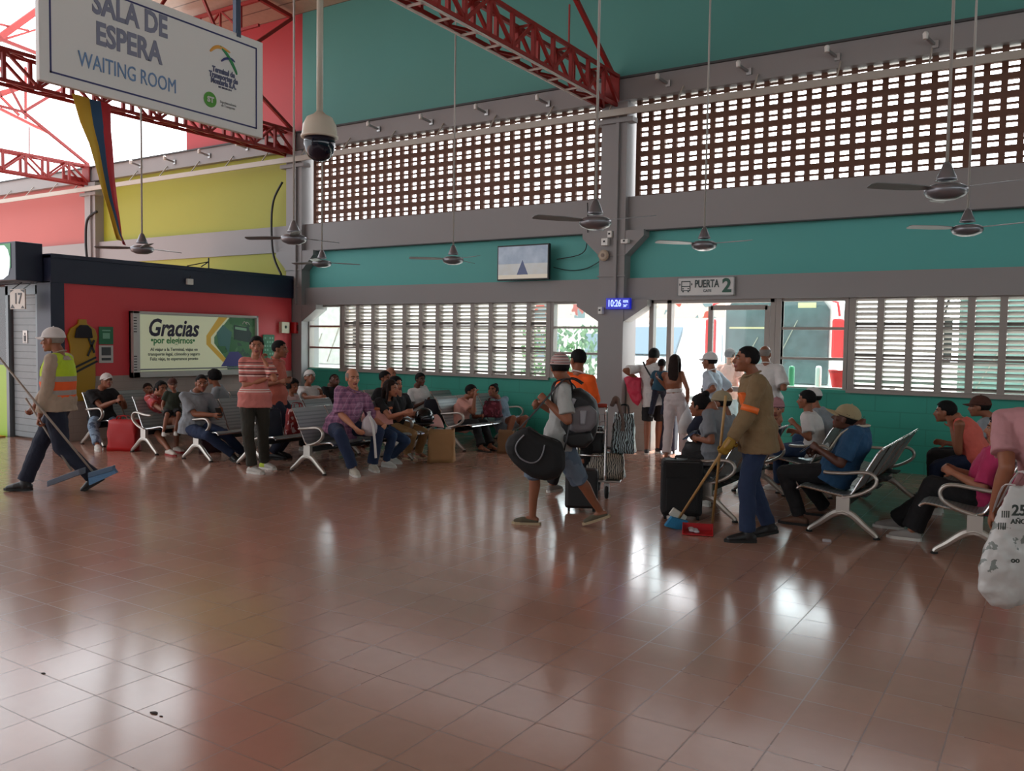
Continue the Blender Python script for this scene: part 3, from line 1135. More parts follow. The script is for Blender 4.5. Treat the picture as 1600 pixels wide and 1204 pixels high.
for poly in ([(-0.37, -0.05), (-0.36, -0.05), (-0.36, 0.08), (-0.37, 0.08)], [(-0.24, -0.05), (-0.23, -0.05), (-0.23, 0.08), (-0.24, 0.08)],
             [(-0.37, 0.07), (-0.23, 0.07), (-0.23, 0.085), (-0.37, 0.085)], [(-0.37, 0.0), (-0.23, 0.0), (-0.23, 0.01), (-0.37, 0.01)],
             [(-0.37, -0.06), (-0.23, -0.06), (-0.23, -0.05), (-0.37, -0.05)], [(-0.35, -0.08), (-0.33, -0.08), (-0.33, -0.06), (-0.35, -0.06)],
             [(-0.27, -0.08), (-0.25, -0.08), (-0.25, -0.06), (-0.27, -0.06)], [(-0.35, -0.035), (-0.33, -0.035), (-0.33, -0.02), (-0.35, -0.02)],
             [(-0.27, -0.035), (-0.25, -0.035), (-0.25, -0.02), (-0.27, -0.02)], [(-0.40, 0.02), (-0.385, 0.02), (-0.385, 0.05), (-0.40, 0.05)], [(-0.215, 0.02), (-0.20, 0.02), (-0.20, 0.05), (-0.215, 0.05)]):
    b.prism(poly, nz * 0.002, ax, az, nz * 0.003)
b.build('bus_symbol', DG, e)

# --- LED clock
e = empty('led_clock', (-5.71, 11.93, 2.245))
MB().box((-0.2, -0.02, -0.085), (0.2, 0.05, 0.085)).build('casing', mat('deep_blue_clock', srgb(10, 14, 120), 0.3, emit=(0.01, 0.02, 0.6), es=1.0), e, bevel=0.006)
LED = mat('lit_blue_digits', (0.3, 0.4, 1.0), 0.3, emit=(0.32, 0.42, 1.0), es=4)
text_mesh('10:26', 0.145, V((-0.055, -0.024, -0.0)), (1, 0, 0), (0, 0, 1), LED, e, 'digits', bold=0.002, sx=0.72)
text_mesh('83%', 0.05, V((0.135, -0.024, 0.03)), (1, 0, 0), (0, 0, 1), LED, e, 'digits', bold=0.001)
text_mesh('26°', 0.05, V((0.13, -0.024, -0.035)), (1, 0, 0), (0, 0, 1), LED, e, 'digits', bold=0.001)
tag(e, 'blue glowing LED clock reading 10:26 on the grey column', 'clock')

for (px, py, w, h, lab, nm, ct) in ((954, 366, 0.07, 0.10, 'small white box highest on the grey column above the clock', 'junction_box', 'junction box'),
                                    (946, 378, 0.11, 0.11, 'larger white box on the column just below and left of the highest one', 'junction_box', 'junction box'),
                                    (977, 377, 0.12, 0.06, 'flat white box with dark dot at the right end of the column bracket', 'access_point', 'junction box'),
                                    (939, 485, 0.07, 0.11, 'small white light switch on the column left of the clock', 'wall_switch', 'switch')):
    c = at(px, py, 11.94)
    e = empty(nm, c)
    MB().box((-w / 2, -0.04, -h / 2), (w / 2, 0.04, h / 2)).build('casing', WHT, e, bevel=0.006)
    MB().box((-0.02, -0.045, -0.008), (0.012, -0.04, 0.02)).build('dark_detail', BLK, e)
    tag(e, lab, ct)
c = at(944, 399, 11.95)
e = empty('round_speaker', c)
MB().lathe([(0.085, 0), (0.085, 0.03), (0.06, 0.05), (0.0, 0.055)], ax=Matrix.Rotation(math.pi / 2, 3, 'X')).build('dish', mat('beige_plastic', srgb(178, 160, 140), 0.5), e, smooth=False)
MB().lathe([(0.03, 0.045), (0.03, 0.06), (0.0, 0.062)], ax=Matrix.Rotation(math.pi / 2, 3, 'X')).build('centre_knob', mat('brown_plastic', srgb(130, 110, 96), 0.5), e)
tag(e, 'round beige disc on the grey column below the white boxes', 'speaker')

# --- spotlights on short arms along the upper ledge
SP = [((584, 199), 'above the lattice, first from the corner truss'), ((666, 188), 'above the lattice, second from the corner truss'), ((752, 173), 'above the lattice, third from the corner truss'),
      ((848, 159), 'above the lattice, nearest the gate column truss on its left'), ((1035, 127), 'on the ledge, first right of the gate column truss'), ((1161, 108), 'on the ledge, second right of the gate column truss'),
      ((1299, 85), 'on the ledge, third right of the gate column truss'), ((1452, 65), 'on the ledge, fourth right of the gate column truss'),
      ((379, 229), 'over the yellow wall, nearest the dome camera'), ((320, 241), 'over the yellow wall, second from the dome camera'), ((266, 251), 'over the yellow wall, third from the dome camera'), ((213, 257), 'over the yellow wall, nearest the flag')]
first = None
for (px, py), lab in SP:
    c = at(px, py, 12.0)
    if first is None:
        e = first = empty('ledge_spotlight', c)
        MB().bar((0.06, 0.08, -0.03), (-0.03, -0.12, 0.03), 0.03, 0.035).build('arm', STEEL, e)
        MB().lathe([(0.03, 0), (0.035, 0.07), (0.02, 0.09)], (-0.03, -0.12, -0.0), 10).build('lamp_head', WHT, e)
        MB().box((0.03, 0.05, -0.07), (0.10, 0.08, 0.02)).build('base_plate', STEEL, e)
    else:
        e = copy_tree(first)
        e.location = c
    tag(e, 'short grey spotlight arm ' + lab, 'spotlight', 'spotlight arms along the ledge')

# --- dome camera on its pole
e = empty('dome_camera', (-5.95, 5.89, 3.45))
MB().tube([(0, 0, 0.28), (0, 0, 1.76)], 0.03, 12).build('pole', mat('ivory_pole', srgb(188, 184, 170), 0.4), e, smooth=True)
MB().lathe([(0.03, 0.33), (0.06, 0.30), (0.12, 0.27), (0.155, 0.2), (0.165, 0.11), (0.175, 0.10), (0.175, 0.085), (0.15, 0.08)], n=28).build('hood', mat('ivory_camera_hood', srgb(206, 198, 182), 0.35), e, smooth=True)
MB().lathe([(0.145, 0.09), (0.145, 0.02), (0.13, -0.05), (0.10, -0.10), (0.05, -0.13), (0.0, -0.135)], n=28).build('dome', mat('smoked_dome', srgb(14, 16, 34), 0.08), e, smooth=True)
MB().lathe([(0.07, 1.74), (0.07, 1.79)], n=16).build('ceiling_flange', WHT, e)
tag(e, 'white dome security camera with dark globe hanging from a pale pole', 'camera')

# --- ceiling fans
def fan(loc, rot, top, label, first=[None]):
    if first[0] is None:
        e = empty('ceiling_fan', loc)
        first[0] = e
        FM = mat('grey_fan_metal', srgb(132, 132, 138), 0.3, 0.6)
        MB().tube([(0, 0, 0.1), (0, 0, 6.0)], 0.012, 8).build('downrod', mat('pale_rod', srgb(170, 168, 162), 0.4), e, smooth=True)
        MB().lathe([(0.012, 0.22), (0.03, 0.2), (0.07, 0.10), (0.075, 0.085), (0.03, 0.08)], n=20).build('canopy_cone', FM, e, smooth=True)
        MB().lathe([(0.03, 0.06), (0.11, 0.05), (0.145, 0.03), (0.15, 0.0), (0.13, -0.03), (0.07, -0.055), (0.0, -0.06)], n=24).build('motor_housing', FM, e, smooth=True)
        for i in range(3):
            a = i * 2 * math.pi / 3
            rt = Matrix.Rotation(a, 3, 'Z') @ Matrix.Rotation(math.radians(11), 3, 'X')
            q = MB()
            prof = [(0.12, -0.02), (0.2, -0.045), (0.35, -0.06), (0.6, -0.055), (0.62, -0.03), (0.62, 0.03), (0.6, 0.055), (0.35, 0.06), (0.2, 0.045), (0.12, 0.02)]
            q.prism(prof, rt @ V((0, 0, 0.02)), rt @ V((1, 0, 0)), rt @ V((0, 1, 0)), rt @ V((0, 0, 0.006)))
            q.build('blade', mat('grey_fan_blade', srgb(120, 122, 124), 0.45, 0.3), e)
    else:
        e = copy_tree(first[0])
        e.location = loc
    e.rotation_euler = (0, 0, rot)
    tag(e, label, 'ceiling fan', 'ceiling fans on long rods')
FANS = [((222, 390), 7.0, 0.15, 'grey ceiling fan hanging above the navy kiosk fascia, before the yellow wall'),
        ((459, 374), 7.1, -0.1, 'ceiling fan hanging before the grey corner column'),
        ((503, 412), 9.8, -0.4, 'ceiling fan against the teal band close to the corner column'),
        ((708, 407), 9.8, 0.25, 'ceiling fan against the teal band left of the television'),
        ((930, 349), 7.1, 0.5, 'ceiling fan hanging just left of the gate column'),
        ((1100, 384), 9.8, 0.4, 'ceiling fan against the teal band above the gate sign'),
        ((1478, 300), 7.1, 0.3, 'ceiling fan hanging against the grey beam below the lattice'),
        ((1511, 360), 9.8, 0.2, 'ceiling fan against the teal band right of all others')]
for (px, py), Y, rr, lab in FANS:
    c = at(px, py, Y)
    fan(c, rr - 0.6, 0, lab)

# --- hanging waiting-room sign, parallel to the trusses
XS = -5.95
e = empty('hanging_sign', (XS, 4.235, 3.8))
SW, SH = 1.95, 0.82
AXs, AZs, NXs = V((0, 1, 0)), V((0, 0, 1)), V((1, 0, 0))
b = MB()
b.box((-0.05, -SW / 2, -SH / 2), (0.0, SW / 2, SH / 2))
b.build('panel', mat('white_sign_face', srgb(226, 224, 222), 0.16), e, bevel=0.006)
BLUE = mat('navy_sign_line', srgb(44, 46, 100), 0.4)
q = MB()
w2, h2, t = SW / 2 - 0.07, SH / 2 - 0.065, 0.012
for poly in ([(-w2, -h2), (w2, -h2), (w2, -h2 + t), (-w2, -h2 + t)], [(-w2, h2 - t), (w2, h2 - t), (w2, h2), (-w2, h2)], [(-w2, -h2), (-w2 + t, -h2), (-w2 + t, h2), (-w2, h2)], [(w2 - t, -h2), (w2, -h2), (w2, h2), (w2 - t, h2)]):
    q.prism(poly, NXs * 0.0005, AXs, AZs, NXs * 0.003)
q.build('border_line', BLUE, e)
GL = mat('grey_blue_lettering', srgb(124, 126, 146), 0.4)
BL = mat('blue_lettering', srgb(104, 136, 178), 0.4)
def stx(s, size, u, v, m, **kw):
    return text_mesh(s, size, NXs * 0.003 + AXs * u + AZs * v, AXs, AZs, m, e, **kw)
stx('SALA DE', 0.225, -0.285, 0.235, GL, bold=0.007, sx=0.72)
stx('ESPERA', 0.225, -0.30, 0.02, GL, bold=0.007, sx=0.74)
stx('WAITING ROOM', 0.155, -0.30, -0.195, BL, bold=0.0, sx=0.68)
def arc(pts, w, m, nm='emblem_stroke'):
    q = MB()
    pp = bez([NXs * 0.004 + AXs * u + AZs * v for u, v in pts], 6)
    n = len(pp)
    q.tube(pp, [(0.003, max(0.003, w * math.sin(math.pi * min(0.97, (i + 1.5) / (n + 1))) ** 0.5)) for i in range(n)], 6, side=NXs)
    q.build(nm, m, e)
arc([(0.42, 0.18), (0.47, 0.225), (0.53, 0.24), (0.62, 0.225)], 0.016, mat('orange_print', srgb(214, 150, 56), 0.4))
arc([(0.52, 0.25), (0.6, 0.19), (0.67, 0.10), (0.69, 0.06)], 0.016, mat('green_print', srgb(36, 130, 70), 0.4))
arc([(0.53, 0.13), (0.57, 0.16), (0.63, 0.175), (0.67, 0.16)], 0.012, mat('navy_print', srgb(40, 46, 104), 0.4))
NAVT = mat('faded_navy_text', srgb(84, 88, 118), 0.5)
stx('Terminal de\nTransportes de\nMontería S.A.', 0.062, 0.555, 0.0, NAVT, bold=0.0025, sx=0.75, line=0.75)
stx('NIT 800.100.134-1', 0.022, 0.57, -0.085, NAVT, sx=0.8)
q = MB().lathe([(0.062, 0.0), (0.062, 0.004)], (0.0, 0.42, -0.21), 24, Matrix(((0, 0, 1), (0, 1, 0), (-1, 0, 0))))
q.build('green_roundel', mat('green_roundel', srgb(80, 150, 50), 0.4), e)
stx('ST', 0.06, 0.42, -0.212, mat('sign_white', srgb(196, 196, 192), 0.4), bold=0.003)
for o_ in e.children:
    if o_.name.startswith('lettering') and o_.data.vertices and abs(sum(v.co.z for v in o_.data.vertices) / len(o_.data.vertices) + 0.212) < 0.01:
        for v in o_.data.vertices:
            v.co.x += 0.004
FT = mat('faint_grey_text', srgb(168, 168, 168), 0.5)
stx('Superintendencia\nde Transporte', 0.03, 0.60, -0.215, FT, sx=0.8, line=0.9)
for y in (0.71, -0.71):
    b = MB()
    b.box((-0.045, y - 0.02, SH / 2 - 0.03), (0.01, y + 0.02, SH / 2 + 0.02))
    b.bar((-0.02, y, SH / 2), (-0.02, y, 1.43), 0.05, 0.04)
    b.build('hanger_post', mat('slate_blue_steel', srgb(70, 82, 104), 0.4, 0.3), e)
tag(e, 'large white hanging sign reading SALA DE ESPERA WAITING ROOM with blue border', 'sign')

# --- tricolour cloth draped from the truss
g = NG('tricolour_cloth')
uvn = g.n('ShaderNodeUVMap')
uvn.uv_map = 'cloth'
sp = g.n('ShaderNodeSeparateXYZ')
g.l(uvn.outputs[0], sp.inputs[0])
c = g.mix(g.math('GREATER_THAN', sp.outputs[0], 0.46), srgb(214, 176, 62), srgb(52, 92, 132))
c = g.mix(g.math('GREATER_THAN', sp.outputs[0], 0.74), c, srgb(190, 52, 62))
g.l(c, g.b.inputs['Base Color'])
g.b.inputs['Roughness'].default_value = 0.8
rows = [((112, 146), (172, 163)), ((124, 190), (173, 200)), ((138, 225), (177, 235)), ((148, 262), (180, 275)), ((158, 300), (186, 320)), ((168, 330), (190, 345)), ((178, 362), (192, 368)), ((183, 372), (197, 383))]
me = bpy.data.meshes.new('draped_flag')
vs, uvs, fs = [], [], []
NU = 16
for i, (a, b_) in enumerate(rows):
    p0, p1 = atX(a[0], a[1], -12.78), atX(b_[0], b_[1], -12.78)
    for j in range(NU + 1):
        u = j / NU
        p = p0.lerp(p1, u)
        p.x += 0.05 * math.sin(u * 9 + i * 0.5) * (0.4 + 0.6 * i / 7)
        vs.append(p)
        uvs.append((u if u < 0.46 else min(0.999, 0.46 + (u - 0.46) * (1 + max(0, i - 1) * 0.45)), i / 7))
for i in range(len(rows) - 1):
    for j in range(NU):
        fs.append((i * (NU + 1) + j, i * (NU + 1) + j + 1, (i + 1) * (NU + 1) + j + 1, (i + 1) * (NU + 1) + j))
o0 = vs[0].copy()
me.from_pydata([tuple(p - o0) for p in vs], [], fs)
ul = me.uv_layers.new(name='cloth')
for lp in me.loops:
    ul.data[lp.index].uv = uvs[lp.vertex_index]
me.materials.append(g.m)
me.polygons.foreach_set('use_smooth', [True] * len(me.polygons))
fo = bpy.data.objects.new('draped_flag', me)
COL.objects.link(fo)
fo.location = o0
md = fo.modifiers.new('thickness', 'SOLIDIFY')
md.thickness = 0.006
tag(fo, 'yellow blue and red cloth hanging in a narrow twist from the truss', 'flag')

# ------------------------------------------------------------------ outside, beyond the wall
struct('ground', MB().box((-70, 12.4, -0.25), (60, 90, -0.02)), mat('pale_concrete_yard', srgb(214, 212, 206), 0.8, 0, 0.05, 0.6))

def bus(loc, rz_, label, body, glass, mirror, Lb=11.0, Wd=2.5, H=3.4, scr=(0.75, 2.72)):
    e = empty('bus', loc, rz_)
    prof = [(-Wd / 2, 0.35), (Wd / 2, 0.35), (Wd / 2, H - 0.35), (Wd / 2 - 0.15, H - 0.08), (Wd / 2 - 0.4, H), (-Wd / 2 + 0.4, H), (-Wd / 2 + 0.15, H - 0.08), (-Wd / 2, H - 0.35)]
    MB().prism(prof, (0, 0.12, 0), (1, 0, 0), (0, 0, 1), (0, Lb, 0)).build('body', body, e, bevel=0.05)
    MB().prism([(-Wd / 2 + 0.03, 0.3), (Wd / 2 - 0.03, 0.3), (Wd / 2 - 0.03, scr[0]), (-Wd / 2 + 0.03, scr[0])], (0, 0, 0), (1, 0, 0), (0, 0, 1), (0, 0.14, 0)).build('bumper', body, e, bevel=0.03)
    w = Wd / 2 - 0.06
    MB().prism([(-w, scr[0] + 0.02), (w, scr[0] + 0.02), (w, scr[1] - 0.25), (w - 0.2, scr[1]), (-w + 0.2, scr[1]), (-w, scr[1] - 0.25)], (0, 0.03, 0), (1, 0, 0), (0, 0, 1), (0, 0.1, 0)).build('windscreen', glass, e, bevel=0.02)
    b = MB()
    b.bar((-0.15, 0.01, scr[0] + 0.1), (0.5, 0.01, scr[1] - 0.5), 0.02)
    b.bar((-0.9, 0.01, scr[0] + 0.1), (-0.4, 0.01, scr[1] - 0.9), 0.02)
    b.build('wiper', mat('pale_wiper', srgb(150, 150, 140), 0.5), e)
    for s_ in (-1, 1):
        q = MB()
        q.tube([(s_ * (Wd / 2 - 0.2), 0.1, 2.75), (s_ * (Wd / 2 + 0.16), -0.2, 2.6), (s_ * (Wd / 2 + 0.22), -0.25, 2.3)], 0.03, 6)
        q.build('mirror_arm', mirror, e)
        MB().box((s_ * (Wd / 2 + 0.2) - 0.13, -0.32, 1.35), (s_ * (Wd / 2 + 0.2) + 0.13, -0.18, 2.25)).build('mirror', mirror, e, bevel=0.06)
        MB().box((s_ * Wd / 2 - 0.01, 1.3, 1.6), (s_ * Wd / 2 + 0.01, Lb - 0.4, 2.5)).build('side_window', glass, e)
        for yy in (1.8, Lb - 2.2):
            MB().lathe([(0.0, -0.14), (0.5, -0.14), (0.5, 0.14), (0.0, 0.14)], (s_ * (Wd / 2 - 0.15), yy, 0.5), 20, Matrix.Rotation(math.pi / 2, 3, 'Y')).build('wheel', RUB, e)
        MB().ell((s_ * (Wd / 2 - 0.35), 0.0, 0.6), (0.16, 0.03, 0.09)).build('headlamp', mat('clear_lamp', srgb(230, 230, 230), 0.15), e)
    MB().box((-w + 0.1, 0.015, 2.02), (w - 0.1, 0.035, 2.06)).build('divider_strip', mat('cream_card', srgb(200, 190, 150), 0.5), e)
    MB().box((0.5, 0.01, scr[1] - 0.22), (0.9, 0.03, scr[1] - 0.1)).build('destination_card', mat('cream_card', srgb(200, 190, 150), 0.5), e)
    tag(e, label, 'bus')
    return e
WB = mat('white_bus_paint', srgb(236, 236, 236), 0.3)
DGL = mat('dark_bus_glass', srgb(84, 96, 100), 0.15, 0, 0.55, 3.5)
GGL = mat('greenish_bus_glass', srgb(120, 146, 142), 0.15, 0, 0.2, 2)
RM = mat('red_mirror_shell', srgb(214, 54, 58), 0.35)
bus((-5.56, 20.0, 0), 0.0, 'white bus with dark windscreen and red mirrors parked outside the gate window', WB, DGL, RM)
bus((-0.45, 19.0, 0), 0.0, 'bus with greenish windscreen parked beyond the right-hand louvres', mat('grey_green_bus', srgb(120, 146, 140), 0.4), GGL, mat('black_mirror_shell', srgb(30, 30, 30), 0.4))
bus((-21.2, 21.5, 0), 0.0, 'white bus with dusty windscreen seen through the corner window', WB, mat('dusty_bus_glass', srgb(186, 190, 188), 0.5, 0, 0.3, 5), mat('black_mirror_shell', srgb(30, 30, 30), 0.4))

e = empty('delivery_van', (-10.0, 22, 0))
b = MB()
b.prism([(0, 0.3), (4.6, 0.3), (4.6, 2.2), (1.6, 2.2), (0.9, 1.3), (0.0, 1.1)], (-0.95, 0, 0), (0, 1, 0), (0, 0, 1), (1.9, 0, 0))
b.build('body', mat('pale_blue_van', srgb(196, 204, 210), 0.35), e, bevel=0.06)
MB().prism([(0.86, 1.32), (1.5, 2.1), (1.44, 2.12), (0.8, 1.34)], (-0.85, -0.02, 0), (0, 1, 0), (0, 0, 1), (1.7, 0, 0)).build('windscreen', mat('slate_glass', srgb(110, 130, 145), 0.15), e)
for x in (-0.9, 0.72):
    for y in (0.8, 3.7):
        MB().lathe([(0.0, 0), (0.33, 0), (0.33, 0.2), (0.0, 0.2)], (x, y, 0.33), 18, Matrix.Rotation(math.pi / 2, 3, 'Y')).build('wheel', RUB, e)
tag(e, 'pale blue van parked in the bright yard behind the couple at the gate', 'van')

e = empty('roadside_building', (-18, 40, 0))
MB().box((-8, 0, 0), (6, 6, 2.9)).build('walls', mat('pale_plaster', srgb(222, 218, 210), 0.8), e)
MB().box((-8.2, -0.3, 2.9), (6.2, 6.2, 4.0)).build('roof_band', m_blotch('faded_red_band', (srgb(150, 70, 60), srgb(190, 170, 160), srgb(100, 120, 124)), 0.8), e)
for x in (-6, -3, 0, 3):
    MB().box((x, -0.04, 0.8), (x + 1.4, 0, 2.1)).build('window', mat('slate_glass', srgb(110, 130, 145), 0.15), e)
tag(e, 'low pale building with a faded red and grey band across the road', 'building')

LEAF = m_blotch('hedge_leaf', (srgb(92, 132, 96), srgb(128, 160, 120), srgb(66, 100, 76)), 9)
rnd = random.Random(5)
def hedge(x0, x1, y, h, label, n=420):
    b = MB()
    for i in range(n):
        x, yy, z = rnd.uniform(x0, x1), y + rnd.uniform(-0.5, 0.5), rnd.uniform(0.1, h) ** 1.0
        s_ = rnd.uniform(0.10, 0.2)
        a = rnd.uniform(0, 6.28)
        ux, uz = V((math.cos(a), math.sin(a), rnd.uniform(-0.3, 0.3))), V((rnd.uniform(-0.5, 0.5), rnd.uniform(-0.6, 0.2), 1)).normalized()
        p = V((x, yy, z))
        b.add([p - ux * s_ * 0.5, p + uz * s_ * 0.6, p + ux * s_ * 0.5, p - uz * s_ * 0.6], [(0, 1, 2, 3)])
    for i in range(int((x1 - x0) / 0.5)):
        x = x0 + 0.25 + i * 0.5
        b.tube([(x, y, 0), (x + 0.1, y, h * 0.8)], 0.03, 5)
    o = b.build('hedge', LEAF, fix=False, loc=((x0 + x1) / 2, y, 0))
    tag(o, label, 'hedge')
hedge(-14.2, -11.15, 23.0, 2.1, 'leafy green hedge in the yard seen left of the gate column', 700)

for i, (px, lab, cc) in enumerate(((1237, 'green capped bollard outside the window right of the gate', srgb(30, 130, 84)), (1279, 'white bollard outside the window right of the gate', srgb(236, 236, 232)))):
    c = at(px, 580, 13.4)
    zt = at(px, 571, 13.4).z
    e = empty('bollard', (c.x, 13.4, 0))
    MB().lathe([(0.045, 0), (0.045, zt - 0.05), (0.035, zt - 0.01), (0.0, zt)], n=16).build('post', mat('bollard_%s' % ('green', 'white')[i], cc, 0.4), e, smooth=True)
    MB().lathe([(0.048, 0), (0.048, 0.03)], n=16).build('foot', BLK, e)
    tag(e, lab, 'bollard')
c = at(1312, 592, 13.3)
e = empty('waste_bin', (c.x, 13.3, 0))
zb = at(1312, 579, 13.3).z
MB().lathe([(0.10, 0.0), (0.105, zb * 0.8), (0.15, zb - 0.02), (0.15, zb), (0.13, zb), (0.09, zb * 0.8)], n=20).build('bucket', mat('bright_red_plastic', srgb(220, 24, 30), 0.4, emit=(0.5, 0.02, 0.02), es=0.0), e, smooth=True)
MB().lathe([(0.155, zb - 0.03), (0.165, zb + 0.01), (0.15, zb + 0.02)], n=20).build('rim', mat('deep_red_plastic', srgb(190, 16, 24), 0.4), e)
tag(e, 'tall red waste bin outside the window right of the gate', 'bin')
# ------------------------------------------------------------------ waiting-room benches
def m_perf():
    g = NG('perforated_grey_steel')
    x, y, z = g.xyz()
    P = 0.022
    fy = g.math('SUBTRACT', g.math('FRACT', g.math('MULTIPLY', g.math('ADD', y, 10), 1 / P)), 0.5)
    fz = g.math('SUBTRACT', g.math('FRACT', g.math('MULTIPLY', g.math('ADD', g.math('ADD', z, g.math('MULTIPLY', x, 0.9)), 10), 1 / P)), 0.5)
    r2 = g.math('ADD', g.math('MULTIPLY', fy, fy), g.math('MULTIPLY', fz, fz))
    hole = g.math('LESS_THAN', r2, 0.055)
    g.l(g.mix(g.math('MULTIPLY', hole, 0.7), srgb(156, 164, 166), srgb(60, 64, 66)), g.b.inputs['Base Color'])
    g.b.inputs['Metallic'].default_value = 0.45
    g.b.inputs['Roughness'].default_value = 0.38
    return g.m


PERF = m_perf()
BEAMB = mat('black_beam_paint', srgb(16, 17, 20), 0.4)
CAST = mat('satin_cast_aluminium', srgb(186, 180, 172), 0.36, 0.7)
PITCH = 0.56
SEATP = [(0.40, 0.372), (0.365, 0.392), (0.30, 0.388), (0.20, 0.370), (0.08, 0.350), (0.0, 0.342), (-0.045, 0.352), (-0.075, 0.385), (-0.12, 0.47), (-0.19, 0.60), (-0.265, 0.735), (-0.30, 0.775)]


def thick(prof, t):
    """closed outline of a thin sheet following prof"""
    n = len(prof)
    out = []
    for i, (x, z) in enumerate(prof):
        a = prof[max(i - 1, 0)]
        b = prof[min(i + 1, n - 1)]
        dx, dz = b[0] - a[0], b[1] - a[1]
        l = math.hypot(dx, dz)
        out.append((x + dz / l * t, z - dx / l * t))
    return prof + out[::-1]


def bench(x, y0, n, face, arm, label, group, mids=(), seats=PERF):
    """row along +Y starting at y0; face=+1 looks along +X, -1 along -X; arm 'front' or 'back'"""
    e = empty('waiting_bench', (x, y0, 0))
    f = face
    Lh = n * PITCH
    MB().box((-0.04 - 0.0, 0.0, 0.262), (0.04, Lh, 0.325)).build('beam', BEAMB, e)
    pr = [(f * a, b) for a, b in SEATP]
    for i in range(n):
        ya, yb = i * PITCH + 0.018, (i + 1) * PITCH - 0.018
        b = MB()
        pts = [V((a, 0, c)) for a, c in pr]
        t = 0.012
        lo = thick(pr, t * f)
        m = len(pr)
        # the sheet, as quads between the two outlines
        vs = [(a, ya, c) for a, c in lo] + [(a, yb, c) for a, c in lo]
        N = len(lo)
        fs = []
        for k in range(N):
            k2 = (k + 1) % N
            fs.append((k, k2, N + k2, N + k))
        for k in range(m - 1):
            fs.append((k, k + 1, N - 2 - k, N - 1 - k))
            fs.append((N + k, N + N - 1 - k, N + N - 2 - k, N + k + 1))
        b.add(vs, fs)
        s = b.build('seat_shell', seats, e)
        r = MB()
        for yy in (ya, yb):
            r.tube(bez([(a, yy, c) for a, c in pr], 2), 0.009, 6)
        r.tube([(pr[0][0], ya, pr[0][1]), (pr[0][0], yb, pr[0][1])], 0.011, 6)
        r.tube([(pr[-1][0], ya, pr[-1][1]), (pr[-1][0], yb, pr[-1][1])], 0.011, 6)
        r.build('rim', CHROME, s)
        q = MB()
        q.box((f * 0.0 - 0.16, (ya + yb) / 2 - 0.12, 0.326), (f * 0.0 + 0.16, (ya + yb) / 2 + 0.12, 0.34))
        q.build('under_plate', BEAMB, s)
    ends = [0.0, Lh] + [m_ * PITCH for m_ in mids]
    for yy in ends:
        leg = MB()
        leg.prism([(-0.055, 0.19), (0.055, 0.19), (0.055, 0.34), (-0.055, 0.34)], (0, yy - 0.022, 0), (1, 0, 0), (0, 0, 1), (0, 0.044, 0))
        for sx in (-1, 1):
            pts = [(0.0, yy, 0.215), (sx * 0.08, yy, 0.185), (sx * 0.19, yy, 0.095), (sx * 0.265, yy, 0.04), (sx * 0.28, yy, 0.018)]
            leg.tube(bez(pts, 4), [(0.024, 0.036 - 0.017 * i / 16) for i in range(17)], 8, side=(0, 1, 0))
        lo_ = leg.build('leg_frame', CAST, e, smooth=False)
        for sx in (-1, 1):
            MB().lathe([(0.028, 0), (0.028, 0.012), (0.012, 0.02)], (sx * 0.28, yy, 0), 12).build('foot_pad', RUB, lo_)
        a = MB()
        if arm == 'front':
            pts = [(-0.01, 0.34), (0.06, 0.355), (0.16, 0.39), (0.235, 0.44), (0.255, 0.50), (0.22, 0.55), (0.15, 0.565), (0.0, 0.55), (-0.15, 0.535)]
        else:
            pts = [(0.01, 0.335), (-0.06, 0.35), (-0.16, 0.39), (-0.245, 0.45), (-0.265, 0.51), (-0.22, 0.56), (-0.13, 0.565), (0.0, 0.545), (0.13, 0.54), (0.17, 0.545)]
        P = bez([(f * u, yy, w) for u, w in pts], 4)
        a.tube(P, (0.022, 0.012) if False else [(0.026, 0.016)] * len(P), 8, side=(0, 1, 0))
        a.build('arm_loop', CAST, e, smooth=True)
    tag(e, label, 'bench', group)
    return e


G = 'perforated steel waiting benches'
bench(-12.1, 7.35, 3, 1, 'front', 'steel bench nearest the kiosk wall, seating the man in black with white cap', G)
bench(-10.77, 7.3, 4, 1, 'back', 'steel bench in front of the lit advertising box, with the ponytailed woman', G, (2,))
bench(-9.62, 7.3, 4, 1, 'front', 'steel bench where the man in the grey polo shirt sits', G, (2,))
bench(-8.65, 7.4, 3, 1, 'front', 'steel bench directly behind the man in the striped shirt', G)
bench(-7.68, 7.42, 4, 1, 'front', 'steel bench of the old man in the purple plaid shirt, left end empty', G, (3,))
bench(-9.62, 9.72, 3, 1, 'front', 'far steel bench with the man dozing in black, by the corner window', G)
bench(-8.65, 9.75, 4, 1, 'front', 'far steel bench where the woman in the white blouse sits, before the teal wall', G)
bench(-7.68, 10.3, 3, 1, 'front', 'far steel bench of the pink-bloused woman, close to the louvred window', G)
bench(-2.75, 7.75, 3, -1, 'back', 'steel bench behind the black suitcase, its back towards the man in the tan jacket', G)
bench(-1.53, 7.78, 4, -1, 'back', 'steel bench of the man in a blue shirt and tan cap, four seat backs showing', G)
bench(-0.50, 7.55, 4, -1, 'front', 'steel bench with the magenta-shirted sitter at the right edge', G)
bench(-2.3, 9.58, 3, -1, 'back', 'far steel bench of the white-shirted man, below the window by the gate', G)
# ------------------------------------------------------------------ people
FOLD = bpy.data.textures.new('cloth_folds', 'CLOUDS')
FOLD.noise_scale = 0.09
FOLD.noise_depth = 2
HAIRT = bpy.data.textures.new('hair_clumps', 'CLOUDS')
HAIRT.noise_scale = 0.03
SKINS = {}


